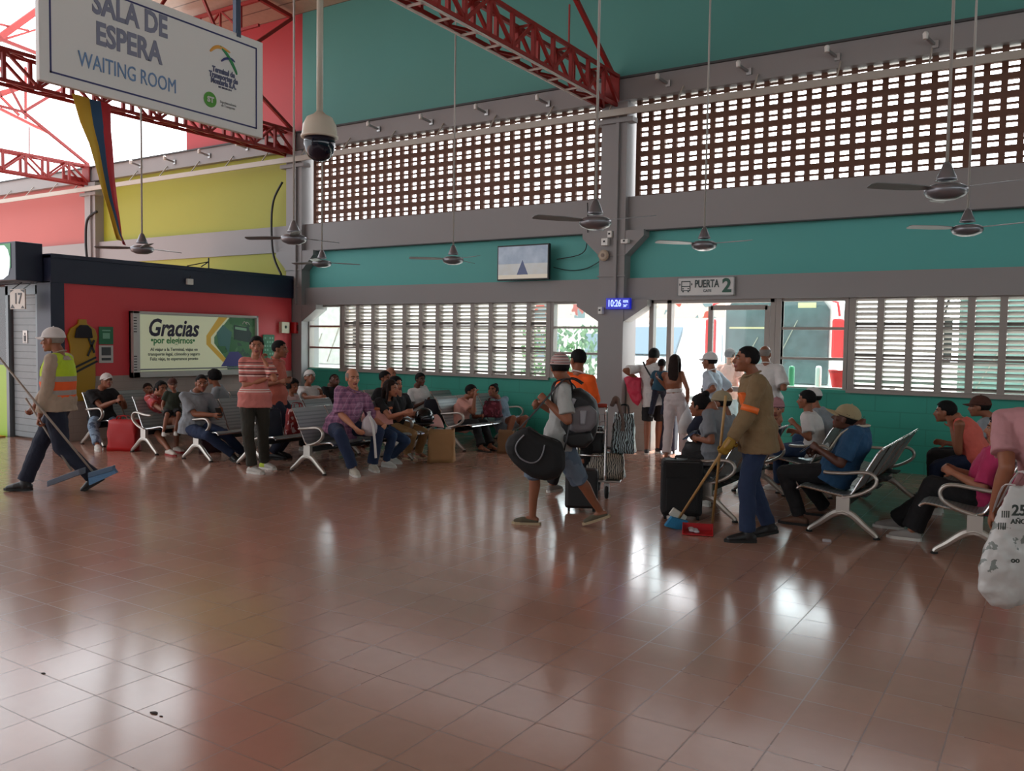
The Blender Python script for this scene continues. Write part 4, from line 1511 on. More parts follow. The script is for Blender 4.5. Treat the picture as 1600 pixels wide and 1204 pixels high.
def skin(name, c):
    g = NG(name)
    g.xyz()
    g.l(g.mix(g.noise(18, 3), tuple(q * 0.86 for q in c), tuple(q * 1.1 for q in c)), g.b.inputs['Base Color'])
    g.b.inputs['Roughness'].default_value = 0.5
    g.b.inputs['Specular IOR Level'].default_value = 0.4
    SKINS[name] = g.m
    return g.m


SK1 = skin('tan_skin', srgb(166, 108, 82))
SK2 = skin('brown_skin', srgb(138, 86, 62))
SK3 = skin('dark_skin', srgb(92, 56, 42))
SK4 = skin('light_tan_skin', srgb(188, 130, 102))
LIP = mat('lip_skin', srgb(128, 62, 56), 0.45)
EYEW = mat('eye_white', srgb(160, 152, 146), 0.6, spec=0.1)
EYEB = mat('dark_iris', srgb(22, 14, 12), 0.5, spec=0.1)
HBLK = mat('black_hair', srgb(15, 13, 14), 0.75, 0, 0.3, 60, 0.4, 90, spec=0.2)
HBRN = mat('dark_brown_hair', srgb(34, 22, 18), 0.75, 0, 0.3, 60, 0.4, 90, spec=0.2)
HGRY = mat('grey_stubble_hair', srgb(132, 124, 118), 0.8, 0, 0.2, 60)


def finish(mb, name, mats, vox, smooth_it=3, disp=0.0, parent=None, loc=None, tex=None, merge=True):
    """fuse the overlapping tapers of mb into one continuous skin"""
    me = bpy.data.meshes.new('raw')
    me.from_pydata([(p[0] - loc[0], p[1] - loc[1], p[2] - loc[2]) for p in mb.v], [], mb.f)
    b = bmesh.new()
    b.from_mesh(me)
    bmesh.ops.recalc_face_normals(b, faces=b.faces)
    b.to_mesh(me)
    b.free()
    t = bpy.data.objects.new('raw', me)
    COL.objects.link(t)
    if merge:
        r = t.modifiers.new('r', 'REMESH')
        r.mode = 'VOXEL'
        r.voxel_size = vox
        r.adaptivity = 0.0
    if smooth_it:
        s = t.modifiers.new('s', 'SMOOTH')
        s.factor = 0.5
        s.iterations = smooth_it
    if disp:
        d = t.modifiers.new('d', 'DISPLACE')
        d.texture = tex or FOLD
        d.strength = disp
        d.mid_level = 0.5
        d.texture_coords = 'LOCAL'
    dg = bpy.context.evaluated_depsgraph_get()
    out = bpy.data.meshes.new_from_object(t.evaluated_get(dg))
    bpy.data.objects.remove(t)
    bpy.data.meshes.remove(me)
    out.name = name
    out.materials.clear()
    for m in (mats if isinstance(mats, (list, tuple)) else [mats]):
        out.materials.append(m)
    out.polygons.foreach_set('use_smooth', [True] * len(out.polygons))
    o = bpy.data.objects.new(name, out)
    COL.objects.link(o)
    if parent is not None:
        o.parent = parent
    else:
        o.location = loc
    return o


def ik(a, t, l1, l2, pole):
    a, t, pole = V(a), V(t), V(pole)
    d = t - a
    L = d.length
    mx = (l1 + l2) * 0.998
    if L > mx:
        d = d * (mx / L)
        L = mx
        t = a + d
    L = max(L, abs(l1 - l2) + 0.02)
    u = d.normalized()
    x = (l1 * l1 - l2 * l2 + L * L) / (2 * L)
    h = math.sqrt(max(0.0, l1 * l1 - x * x))
    p = pole - u * pole.dot(u)
    if p.length < 1e-4:
        p = u.orthogonal()
    p.normalize()
    return a + u * x + p * h, a + u * L


def frame(fwd, up=(0, 0, 1)):
    f = V(fwd).normalized()
    r = f.cross(V(up)).normalized()
    u = r.cross(f)
    return Matrix((r, f, u)).transposed()   # columns: right, forward, up


def hand(mb, wrist, d, n, side, s, curl=0.5, spread=1.0):
    """palm + five fingers. d: hand direction, n: palm normal, side: thumb side"""
    d, n = d.normalized(), (n - d * n.dot(d)).normalized()
    sd = d.cross(n) * side
    P = lambda a, b, c: wrist + (d * a + sd * b + n * c) * s
    mb.cap([P(-0.01, 0, 0), P(0.03, 0.002, 0), P(0.075, 0, 0)], [(0.026 * s, 0.017 * s), (0.036 * s, 0.016 * s), (0.038 * s, 0.013 * s)], 10, side=sd)
    for off, ln, r in ((0.028, 0.070, 0.0092), (0.010, 0.080, 0.0095), (-0.010, 0.074, 0.009), (-0.028, 0.058, 0.008)):
        p = P(0.082 - abs(off) * 0.25, off, 0)
        a = 0.25 * curl
        pts = [p - d * 0.02 * s, p]
        for k, fr in enumerate((0.45, 0.3, 0.25)):
            a += curl * (0.9, 0.95, 0.6)[k]
            dirv = d * math.cos(a) + n * math.sin(a) + sd * off * 3 * spread * (1 - curl)
            p = p + dirv.normalized() * ln * fr * s
            pts.append(p)
        mb.cap(pts, [r * s, r * s, r * s, r * 0.95 * s, r * 0.85 * s], 8)
    p = P(0.022, 0.026, 0.004)
    pts = [P(0.008, 0.01, 0.0), p]
    dv = (d * 0.62 + sd * 0.75 + n * (0.25 + 0.4 * curl)).normalized()
    p = p + dv * 0.038 * s
    pts.append(p)
    dv = (d * 0.85 + sd * (0.35 - 0.4 * curl) + n * (0.25 + 0.5 * curl)).normalized()
    pts.append(p + dv * 0.030 * s)
    mb.cap(pts, [0.013 * s, 0.012 * s, 0.0105 * s, 0.009 * s], 8)


def head_geo(mb, c, M, s, fem=False, child=False):
    P = lambda x, y, z: c + M @ V((x, y, z)) * s
    E = lambda x, y, z, a, b_, d_, **k: mb.ell(P(x, y, z), (a * s, b_ * s, d_ * s), M, **k)
    E(0, -0.012, 0.028, 0.076, 0.096, 0.088, n=18, m=12)
    E(0, 0.018, -0.03, 0.062, 0.074, 0.078, n=16, m=10)
    E(0, 0.036, -0.075, 0.044 if not fem else 0.038, 0.046, 0.036)
    E(0, 0.07, -0.098, 0.022, 0.018, 0.018)
    E(0, 0.072, 0.022, 0.052, 0.020, 0.014)                      # brow ridge
    for q in (-1, 1):
        E(q * 0.042, 0.052, -0.022, 0.024, 0.026, 0.022)           # cheek
        E(q * 0.077, -0.006, -0.012, 0.010, 0.020, 0.032)          # ear
        E(q * 0.084, -0.012, 0.004, 0.006, 0.014, 0.016)
    mb.cap([P(0, 0.086, 0.012), P(0, 0.098, -0.012), P(0, 0.109, -0.030)], [0.009 * s, 0.011 * s, 0.014 * s], 8)
    for q in (-1, 1):
        E(q * 0.013, 0.098, -0.034, 0.009, 0.010, 0.008)
    E(0, 0.087, -0.060, 0.026, 0.013, 0.0075)
    E(0, 0.084, -0.071, 0.022, 0.013, 0.008)


def hair_mesh(o, c, M, s, style, m, body):
    P = lambda x, y, z: c + M @ V((x, y, z)) * s
    b = MB()
    th = {'buzz': 0.004, 'short': 0.012, 'balding': 0.003, 'long': 0.014, 'pony': 0.010, 'bun': 0.010, 'curly': 0.026, 'afro': 0.04, 'child': 0.010}[style]
    n, mm = 26, 20
    R_ = V((0.0775 + th, 0.0975 + th, 0.0895 + th))
    grid = {}
    for i in range(mm + 1):
        ph = math.pi * 0.72 * i / mm
        for k in range(n):
            a = 2 * math.pi * k / n
            q = V((R_.x * math.sin(ph) * math.cos(a), -0.012 + R_.y * math.sin(ph) * math.sin(a), 0.028 + R_.z * math.cos(ph)))
            grid[i, k] = q
    def keep(q):
        y, z, x = q.y, q.z, abs(q.x)
        if style == 'balding':
            return z < 0.055 + 0.01 and z > -0.03 and y < 0.03 and not (y > -0.02 and z < 0.0)
        if y > 0.035:
            return z > 0.068 - (0.02 if x > 0.05 else 0)
        if y > -0.015:
            return z > (0.012 if style in ('buzz', 'short', 'child') else -0.03)
        return z > -0.055 - (0.04 if style in ('long',) else 0)
    vs, idx, fs = [], {}, []
    for key, q in grid.items():
        idx[key] = len(vs)
        vs.append(P(*q))
    inner = len(vs)
    for key, q in grid.items():
        q2 = V((q.x * 0.86, -0.012 + (q.y + 0.012) * 0.88, 0.028 + (q.z - 0.028) * 0.87))
        vs.append(P(*q2))
    for i in range(mm):
        for k in range(n):
            k2 = (k + 1) % n
            ce = (grid[i, k] + grid[i, k2] + grid[i + 1, k] + grid[i + 1, k2]) / 4
            if keep(ce):
                f = (idx[i, k], idx[i + 1, k], idx[i + 1, k2], idx[i, k2])
                fs.append(f)
                fs.append(tuple(q + inner for q in f[::-1]))
                for (a0, a1, ni, nk) in ((idx[i + 1, k], idx[i + 1, k2], i + 1, k), (idx[i, k2], idx[i, k], i - 1, k), (idx[i, k], idx[i + 1, k], i, (k - 1) % n), (idx[i + 1, k2], idx[i, k2], i, k2)):
                    if 0 <= ni < mm:
                        kk2 = (nk + 1) % n
                        c2 = (grid[ni, nk] + grid[ni, kk2] + grid[ni + 1, nk] + grid[ni + 1, kk2]) / 4
                        out = not keep(c2)
                    else:
                        out = ni >= mm
                    if out:
                        fs.append((a1, a0, a0 + inner, a1 + inner))
    b.add(vs, fs)
    if style == 'long':
        b.cap([P(0, -0.06, 0.06), P(0, -0.088, -0.02), P(0, -0.10, -0.12), P(0, -0.105, -0.22), P(0, -0.10, -0.33)], [(0.075 * s, 0.05 * s), (0.085 * s, 0.04 * s), (0.09 * s, 0.035 * s), (0.085 * s, 0.03 * s), (0.05 * s, 0.02 * s)], 14, side=M @ V((1, 0, 0)))
        for q in (-1, 1):
            b.cap([P(q * 0.07, -0.01, 0.05), P(q * 0.084, -0.012, -0.04), P(q * 0.085, -0.02, -0.14), P(q * 0.08, -0.03, -0.22)], [(0.02 * s, 0.045 * s), (0.018 * s, 0.04 * s), (0.018 * s, 0.035 * s), (0.01 * s, 0.02 * s)], 10)
    if style == 'pony':
        b.ell(P(0, -0.115, 0.04), (0.035 * s,) * 3, M)
        b.cap([P(0, -0.12, 0.04), P(0.0, -0.165, 0.0), P(0, -0.17, -0.09), P(0, -0.15, -0.19)], [0.03 * s, 0.038 * s, 0.034 * s, 0.014 * s], 10)
    if style == 'bun':
        b.ell(P(0, -0.06, 0.125), (0.042 * s, 0.042 * s, 0.036 * s), M)
    o_ = finish(b, 'hair', m, 0.008, 1, 0.008 if style in ('curly', 'afro', 'long', 'pony') else 0.004, body, body.location, HAIRT)
    return o_


def cap_mesh(c, M, s, m, mb_brim, body, brim=1.0, back=False, bucket=False):
    P = lambda x, y, z: c + M @ V((x, y, z)) * s
    b = MB()
    n, mm = 22, 8
    vs, fs = [], []
    for i in range(mm + 1):
        ph = math.pi * 0.5 * i / mm
        for k in range(n):
            a = 2 * math.pi * k / n
            q = V((0.089 * math.sin(ph) * math.cos(a), -0.010 + 0.112 * math.sin(ph) * math.sin(a), 0.040 + 0.095 * math.cos(ph)))
            vs.append(P(*q))
    for i in range(mm):
        for k in range(n):
            k2 = (k + 1) % n
            fs.append((i * n + k, (i + 1) * n + k, (i + 1) * n + k2, i * n + k2))
    b.add(vs, fs)
    b.tube([P(0.089 * math.cos(2 * math.pi * k / n), -0.010 + 0.112 * math.sin(2 * math.pi * k / n), 0.035) for k in range(n)], [(0.004 * s, 0.012 * s)] * n, 6, closed=True)
    b.ell(P(0, -0.01, 0.137), (0.007 * s,) * 3)
    o = b.build('cap', m, body, smooth=True, loc=body.location)
    sgn = -1 if back else 1
    q = MB()
    W, Lb = 0.075, 0.078 * brim
    rows = 7
    cols = 10
    vs, fs = [], []
    for lay in (0, 1):
        for i in range(rows):
            t = i / (rows - 1)
            for j in range(cols):
                u = -1 + 2 * j / (cols - 1)
                x = u * W * (1 - 0.25 * t * t)
                y = 0.098 * math.sqrt(max(0, 1 - (u * 0.82) ** 2)) + t * Lb * math.sqrt(max(0.05, 1 - (u * 0.93) ** 2))
                z = 0.038 - 0.012 * t - 0.022 * u * u - lay * 0.004
                vs.append(P(x, sgn * y - 0.008, z))
    o2 = rows * cols
    for i in range(rows - 1):
        for j in range(cols - 1):
            a = i * cols + j
            fs.append((a, a + 1, a + cols + 1, a + cols))
            fs.append((a + o2, a + cols + o2, a + cols + 1 + o2, a + 1 + o2))
    for j in range(cols - 1):
        a = (rows - 1) * cols + j
        fs.append((a, a + 1, a + 1 + o2, a + o2))
    for i in range(rows - 1):
        for j in (0, cols - 1):
            a = i * cols + j
            fs.append((a, a + cols, a + cols + o2, a + o2))
    q.add(vs, fs)
    br = q.build('brim', mb_brim, body, smooth=False, loc=body.location)
    br.parent = o
    return o


def shoe_mesh(body, ank, fdir, pitch, s, up_m, sole_m, kind='sneaker'):
    """ank: ankle joint; fdir horizontal foot direction; pitch lifts the heel"""
    f = V((fdir[0], fdir[1], 0)).normalized()
    r = f.cross(V((0, 0, 1)))
    rot = Matrix.Rotation(-pitch, 3, r)
    F, U = rot @ f, rot @ V((0, 0, 1))
    P = lambda y, x, z: ank + (F * y + r * x + U * z) * s
    b = MB()
    h = -0.085
    if kind == 'boot':
        b.cap([P(-0.01, 0, 0.05), P(-0.01, 0, -0.02), P(0.0, 0, h + 0.035)], [(0.046 * s, 0.05 * s), (0.045 * s, 0.052 * s), (0.04 * s, 0.05 * s)], 12, side=r)
    if kind in ('sneaker', 'boot'):
        b.cap([P(-0.045, 0, h + 0.04), P(0.02, 0, h + 0.052), P(0.09, 0, h + 0.040), P(0.16, 0.004, h + 0.028)], [(0.034 * s, 0.038 * s), (0.038 * s, 0.045 * s), (0.045 * s, 0.036 * s), (0.036 * s, 0.024 * s)], 14, side=r)
    elif kind == 'clog':
        b.cap([P(-0.035, 0, h + 0.03), P(0.05, 0, h + 0.04), P(0.10, 0, h + 0.038), P(0.16, 0.004, h + 0.028)], [(0.034 * s, 0.024 * s), (0.042 * s, 0.032 * s), (0.047 * s, 0.034 * s), (0.038 * s, 0.024 * s)], 14, side=r)
    else:
        b.tube([P(0.06, -0.044, h + 0.02), P(0.075, -0.03, h + 0.052), P(0.08, 0, h + 0.062), P(0.075, 0.03, h + 0.052), P(0.06, 0.044, h + 0.02)], [(0.014 * s, 0.004 * s)] * 5, 6, side=F)
        b.tube([P(0.12, -0.042, h + 0.015), P(0.13, -0.02, h + 0.038), P(0.13, 0.02, h + 0.038), P(0.12, 0.042, h + 0.015)], [(0.012 * s, 0.004 * s)] * 4, 6, side=F)
    if kind in ('sneaker', 'boot', 'clog'):
        o = finish(b, 'shoe', up_m, 0.008, 2, 0, body, body.location)
    else:
        o = b.build('sandal', up_m, body, loc=body.location)
    q = MB()
    out = [(-0.082, 0.0), (-0.07, 0.028), (-0.03, 0.037), (0.05, 0.040), (0.11, 0.050), (0.165, 0.044), (0.2, 0.015), (0.2, -0.01), (0.165, -0.036), (0.11, -0.045), (0.05, -0.036), (-0.03, -0.034), (-0.07, -0.026)]
    t = 0.024 if kind != 'sandal' else 0.016
    vs = [P(y, x, h) for y, x in out] + [P(y, x, h + t) for y, x in out]
    N = len(out)
    q.add(vs, [tuple(range(N)), tuple(range(2 * N - 1, N - 1, -1))] + [(i, (i + 1) % N, N + (i + 1) % N, N + i) for i in range(N)])
    sl = q.build('sole', sole_m, body, loc=body.location)
    sl.parent = o
    return o


BADIK = []


def person(label, anchor, face, H=1.7, mode='c', pel=None, neck=None, head=None, look=None, tilt=0.0,
           hl=None, hr=None, fl=None, fr=None, sit=False, sk=SK2, top=None, bottom=None, shoes=None,
           hair=('short', HBLK), cap=None, fem=False, child=False, belly=0.0, vox=0.009, elbl=None, elbr=None, kneel=None, kneer=None,
           footdir=None, hpl=0.0, hpr=0.0, curl=(0.5, 0.5), palml=None, palmr=None, extras=None, lean=0.0, pelz=None, group=None, twist=None, shw=1.0):
    """pixel-driven figure. anchor (X, Y): ground point under the pelvis; face: (dx, dy) body direction.
    joints are (px, py, toward) points: the pixel's ray met with the figure's own plane, moved 'toward' the camera."""
    s = H / 1.72
    A = V((anchor[0], anchor[1], 0))
    F = V((face[0], face[1], 0)).normalized()
    Rt = V((F.y, -F.x, 0))
    vd = V((A.x, A.y, 0)).normalized()
    if mode == 'c':
        N = vd
    elif mode == 's':
        N = Rt if Rt.dot(vd) > 0 else -Rt
    def J(t):
        if isinstance(t, V):
            return t
        px, py, w = (t + (0,))[:3]
        return onplane(px, py, A - N * w, N)
    # spine
    legup = 0.93 * s
    PEL = J(pel) if pel else V((A.x, A.y, 0.47 if sit else 0.925 * s))
    if pelz is not None:
        PEL.z = pelz
    elif not sit:
        zz = []
        for ft, hp_ in ((fl, hpl), (fr, hpr)):
            if ft is None:
                continue
            G_ = ft if isinstance(ft, V) else flo(ft[0], ft[1])
            hx = math.hypot(G_.x - PEL.x, G_.y - PEL.y)
            zz.append(0.085 * s + 0.11 * s * math.sin(hp_) + math.sqrt(max(0.2, (0.855 * s * 0.997) ** 2 - hx * hx)))
        if zz:
            PEL.z = min(zz + [0.9375 * s])
    TL = (0.475 if sit else 0.505) * s
    if neck:
        nd = (J(neck) - PEL).normalized()
    else:
        nd = (V((0, 0, 1)) + F * lean).normalized()
    NK = PEL + nd * TL
    lk = V((look[0], look[1], 0)).normalized() if look else F
    hs = s if not child else s * 1.25
    HM = frame(lk)
    HM = HM @ Matrix.Rotation(-tilt, 3, 'X')
    if head:
        hd = (J(head) - NK).normalized()
    else:
        hd = (nd * 0.6 + V((0, 0, 1)) * 0.6 + lk * 0.1).normalized()
    HC = NK + hd * 0.152 * hs
    SR = V(twist) if twist else Rt
    SR = (SR - nd * SR.dot(nd)).normalized()
    PR = (Rt - V((0, 0, 0))).normalized()
    loc = V((A.x, A.y, 0))
    sw = (0.162 if not fem else 0.143) * s * shw
    SHR = NK - nd * 0.05 * s + SR * sw
    SHL = NK - nd * 0.05 * s - SR * sw
    back = -F
    ua, fa = 0.295 * s, 0.26 * s
    def arm(S, target, el, sgn):
        if target is None:
            T = S + V((0, 0, -0.5 * s)) + SR * sgn * 0.06 * s + F * 0.05
        else:
            T = J(target)
            if not isinstance(target, V):
                T = T + (S - T).normalized() * 0.065 * s
        dist = (T - S).length
        if dist > (ua + fa) * 1.08:
            BADIK.append('%s arm %s %.2f>%.2f' % (label[:28], 'R' if sgn > 0 else 'L', dist, ua + fa))
        pole = V(el) if el else (V((0, 0, -0.8)) - F * 0.5 + SR * sgn * 0.5)
        return ik(S, T, ua, fa, pole)
    ER, WR = arm(SHR, hr, elbr, 1)
    EL, WL = arm(SHL, hl, elbl, -1)
    HPR, HPL = PEL + PR * 0.088 * s, PEL - PR * 0.088 * s
    tl, sl_ = 0.43 * s, 0.425 * s
    def leg(Hp, ft, sgn, kn, fp, fd):
        if ft is None:
            G = V((Hp.x, Hp.y, 0)) if not sit else V((Hp.x, Hp.y, 0)) + F * 0.42 * s
        elif isinstance(ft, V):
            G = ft.copy()
        else:
            G = flo(ft[0], ft[1])
        g = G + V((0, 0, 0.085 * s))
        if fp:
            g += V((0, 0, 0.11 * s * math.sin(fp))) - fd * 0.02
        pole = V(kn) if kn else (F + V((0, 0, 0.25)) + PR * sgn * 0.1)
        d = (g - Hp).length
        if d > (tl + sl_) * 1.05:
            BADIK.append('%s leg %s %.2f>%.2f' % (label[:28], 'R' if sgn > 0 else 'L', d, tl + sl_))
        K, An = ik(Hp, g, tl, sl_, pole)
        return K, An
    FD = V((footdir[0], footdir[1], 0)).normalized() if footdir else F
    KR, AR = leg(HPR, fr, 1, kneer, hpr, FD)
    KL, AL = leg(HPL, fl, -1, kneel, hpl, FD)

    # ---------- body: one continuous skin
    b = MB()
    head_geo(b, HC, HM, hs, fem, child)
    b.cap([NK - nd * 0.04 * s, NK + nd * 0.03 * s, HC - HM @ V((0, 0.02, 0.05)) * hs], [(0.06 * s, 0.056 * s), (0.052 * s, 0.054 * s), (0.050 * s, 0.055 * s)], 12)
    def torso(bb, g0, g1, t0=0.0, t1=1.0, hem=0.0, hipx=0.0, hipy=0.0):
        """g0, g1: growth at hip and shoulder"""
        secs = [(0.0, 0.150, 0.105), (0.12, 0.165 if not fem else 0.172, 0.118), (0.32, 0.142 if not fem else 0.130, 0.105 + belly * 0.6), (0.45, 0.144 if not fem else 0.130, 0.105 + belly),
                (0.62, 0.152 if not fem else 0.140, 0.116 + (0.018 if fem else 0) + belly * 0.35), (0.78, 0.156 if not fem else 0.142, 0.106), (0.90, 0.138 if not fem else 0.126, 0.082), (0.97, 0.085, 0.062), (1.02, 0.06, 0.055)]
        pts, rr, sd = [], [], []
        for t, rx, ry in secs:
            if t < t0 - 1e-6 or t > t1 + 1e-6:
                continue
            g = g0 + (g1 - g0) * t
            kk = max(0.0, 1 - t / 0.32)
            rx, ry = rx + hipx * min(1, kk + 0.25 * (kk > 0)), ry + hipy * min(1, kk + 0.25 * (kk > 0))
            c = PEL + nd * (TL * t)
            bend = math.sin(math.pi * min(1, t)) * 0.018 * s * (1 if sit else 0.3)
            c = c - F * bend + F * belly * 0.5 * math.sin(math.pi * min(1, t * 1.1)) * s
            if child:
                rx, ry = rx * 1.0, ry * 1.1
            pts.append(c)
            rr.append((rx * s + g, ry * s + g))
            q = (PR.lerp(SR, t)).normalized()
            sd.append(q)
        if hem:
            pts.insert(0, PEL + (pts[0] - PEL) - nd * hem)
            rr.insert(0, (rr[0][0] + 0.012, rr[0][1] + 0.012))
            sd.insert(0, sd[0])
        bb.tube(pts, rr, 18, side=sd)
    torso(b, 0, 0)
    b.ell(PEL, (0.145 * s, 0.11 * s, 0.10 * s), frame(F))
    for S, E_, W_, tg in ((SHR, ER, WR, 1), (SHL, EL, WL, -1)):
        k = 1 if not fem else 0.86
        b.cap([NK - nd * 0.045 * s + (S - NK) * 0.25, S], [0.058 * s * k, 0.056 * s * k], 10)
        b.cap([S, S.lerp(E_, 0.35), E_], [0.052 * s * k, 0.048 * s * k, 0.040 * s * k], 12)
        b.cap([E_, E_.lerp(W_, 0.3), W_], [0.041 * s * k, 0.043 * s * k, 0.027 * s * k], 12)
        hdv = (W_ - E_).normalized()
        pal = palmr if tg > 0 else palml
        nn = V(pal) if pal else (-SR * tg + F * 0.3)
        if abs(nn.normalized().dot(hdv)) > 0.95:
            nn = V((0, 0, -1))
        hand(b, W_ + hdv * 0.012 * s, hdv, nn, -1 if tg > 0 else 1, s * (0.92 if fem else 1), curl[0] if tg < 0 else curl[1])
    for Hp, K, An, fp in ((HPR, KR, AR, hpr), (HPL, KL, AL, hpl)):
        b.cap([Hp, Hp.lerp(K, 0.4), K], [0.086 * s, 0.076 * s, 0.054 * s], 14)
        cb = K.lerp(An, 0.3) - F * 0.012 * s
        b.cap([K, cb, K.lerp(An, 0.65), An], [0.054 * s, 0.055 * s, 0.042 * s, 0.034 * s], 12)
        f = FD
        rot = Matrix.Rotation(-fp, 3, f.cross(V((0, 0, 1))))
        P = lambda y, z: An + (rot @ (f * y + V((0, 0, z)))) * s
        b.cap([P(-0.035, -0.035), P(0.03, -0.03), P(0.10, -0.05), P(0.145, -0.062)], [0.028 * s, 0.034 * s, (0.036 * s, 0.022 * s), (0.034 * s, 0.015 * s)], 10, side=f.cross(V((0, 0, 1))))
    for nm_, want, got in (('head', head, HC), ('handL', hl, WL), ('handR', hr, WR)):
        if want is not None and not isinstance(want, V):
            w_ = J(want)
            e_ = (w_ - got).length
            if e_ > 0.07:
                BADIK.append('%s %s off %.2f dz %.2f' % (label[:40], nm_, e_, got.z - w_.z))
    body = finish(b, 'person', [sk, LIP], vox if vox < 0.01 else vox, 2, 0, None, loc)
    # lips
    mc = HC + HM @ V((0, 0.092, -0.065)) * hs
    me = body.data
    nV = len(me.polygons)
    cen = np.empty(nV * 3)
    me.polygons.foreach_get('center', cen)
    cen = cen.reshape(-1, 3) + np.array(loc)
    rel = (cen - np.array(mc)) @ np.array(HM)
    ins = (np.abs(rel[:, 0]) < 0.026 * hs) & (np.abs(rel[:, 1]) < 0.028 * hs) & (np.abs(rel[:, 2]) < 0.013 * hs)
    me.polygons.foreach_set('material_index', ins.astype(np.int32))
    # eyes, brows
    for q in (-1, 1):
        e = MB()
        e.cur = 0
        e.ell(HC + HM @ V((q * 0.031, 0.076, 0.002)) * hs, (0.0145 * hs, 0.012 * hs, 0.0065 * hs), HM, 10, 6)
        e.cur = 1
        e.ell(HC + HM @ V((q * 0.031, 0.084, 0.002)) * hs, (0.0075 * hs, 0.006 * hs, 0.0068 * hs), HM, 8, 6)
        e.build('eye', [EYEW, EYEB], body, smooth=True, loc=loc, fix=False)
        e = MB()
        e.cap([HC + HM @ V((q * 0.015, 0.089, 0.021)) * hs, HC + HM @ V((q * 0.032, 0.087, 0.027)) * hs, HC + HM @ V((q * 0.048, 0.074, 0.022)) * hs], 0.0042 * hs, 6)
        e.build('eyebrow', hair[1] if hair and hair[0] != 'balding' else HBRN, body, loc=loc)
    tag(body, label, 'person', group)

    # ---------- clothes
    if top:
        m, sleeve, hem = top['m'], top.get('sleeve', 'short'), top.get('hem', 0.08)
        lo = top.get('loose', 0.014)
        t = MB()
        torso(t, lo + top.get('hemloose', 0.006), lo, top.get('t0', 0.0), top.get('low', 0.97), hem * s if top.get('t0', 0) == 0 else 0, 0.035 if not top.get('t0') else 0, 0.022 if not top.get('t0') else 0)
        fr_ = {'none': 0.0, 'short': top.get('slen', 0.62), 'long': 1.0}[sleeve]
        for S, E_, W_ in ((SHR, ER, WR), (SHL, EL, WL)):
            if top.get('low'):
                break
            k = (1 if not fem else 0.88)
            t.cap([NK - nd * 0.045 * s + (S - NK) * 0.25, S - (S - NK) * (0.0 if fr_ else 0.25)], [0.060 * s * k + lo * 0.6, (0.056 if fr_ else 0.05) * s * k + lo * 0.6], 10)
            if fr_:
                g = lo * 0.6 + 0.002
                if fr_ < 1:
                    t.tube([S, S.lerp(E_, fr_ * 0.5), S.lerp(E_, fr_)], [0.054 * s * k + g, 0.053 * s * k + g + 0.006, 0.054 * s * k + g + 0.012], 14)
                else:
                    t.cap([S, S.lerp(E_, 0.5), E_], [0.056 * s * k + g, 0.050 * s * k + g, 0.044 * s * k + g], 14)
                    wl = E_.lerp(W_, top.get('cuff', 0.94))
                    t.tube([E_, E_.lerp(W_, 0.45), wl], [0.044 * s * k + g, 0.043 * s * k + g, 0.034 * s * k + g], 14)
        finish(t, top.get('name', 'shirt'), m, vox, 2, top.get('fold', 0.024), body, loc)
        if top.get('collar'):
            cm = top['collar']
            t = MB()
            ctr = NK + nd * 0.005
            ring = []
            for k in range(14):
                a = 2 * math.pi * k / 14
                ring.append(ctr + SR * math.cos(a) * 0.068 * s + F * (math.sin(a) * 0.062 * s + 0.01) + V((0, 0, 1)) * (0.012 - 0.022 * math.sin(a)) * s)
            t.tube(ring, [(0.008, 0.02 * s)] * 14, 6, closed=True, side=(0, 0, 1))
            t.build('collar', cm, body, smooth=True, loc=loc)
        if top.get('vest'):
            t = MB()
            torso(t, lo + 0.022, lo + 0.016, 0.0, 0.92, 0.0)
            for S in (SHR, SHL):
                t.cap([NK - nd * 0.05 * s + (S - NK) * 0.3, NK + (S - NK) * 0.8 - nd * 0.03], [0.066 * s + lo, 0.066 * s + lo], 10)
            finish(t, 'safety_vest', top['vest'], vox, 2, 0.010, body, loc)
    if bottom:
        m, kind = bottom['m'], bottom.get('kind', 'trousers')
        lo = bottom.get('loose', 0.012)
        t = MB()
        torso(t, 0.006, 0.004, 0.0, 0.13 if sit else 0.2 if not bottom.get('high') else 0.32)
        t.ell(PEL, (0.148 * s + lo * 0.6, 0.108 * s + lo * 0.6, 0.10 * s), frame(F))
        for Hp, K, An in ((HPR, KR, AR), (HPL, KL, AL)):
            if kind == 'trousers':
                t.cap([Hp, Hp.lerp(K, 0.4), K], [0.084 * s + lo * 0.7, 0.079 * s + lo, 0.058 * s + lo], 14)
                end = K.lerp(An, bottom.get('len', 0.97))
                t.tube([K, K.lerp(An, 0.3), K.lerp(An, 0.7), end], [0.058 * s + lo, 0.057 * s + lo, 0.047 * s + lo * 1.3, 0.042 * s + lo * 1.6 + bottom.get('flare', 0)], 14)
            else:
                u = bottom.get('len', 0.85)
                if u <= 1:
                    t.tube([Hp, Hp.lerp(K, 0.4), Hp.lerp(K, u)], [0.088 * s + lo, 0.086 * s + lo, 0.078 * s + lo], 14)
                else:
                    t.cap([Hp, Hp.lerp(K, 0.4), K], [0.088 * s + lo, 0.086 * s + lo, 0.072 * s + lo], 14)
                    t.tube([K, K.lerp(An, u - 1)], [0.072 * s + lo, 0.074 * s + lo], 14)
        finish(t, bottom.get('name', kind), m, vox, 2, bottom.get('fold', 0.020), body, loc)
    if shoes:
        sm, so, kd = shoes
        shoe_mesh(body, AR, FD, hpr, s, sm, so, kd)
        shoe_mesh(body, AL, FD, hpl, s, sm, so, kd)
    if hair and hair[0]:
        hair_mesh(body, HC, HM, hs, hair[0], hair[1], body)
    if cap:
        cap_mesh(HC, HM, hs, cap[0], cap[1], body, cap[2] if len(cap) > 2 else 1.0, back=(len(cap) > 3 and cap[3]))
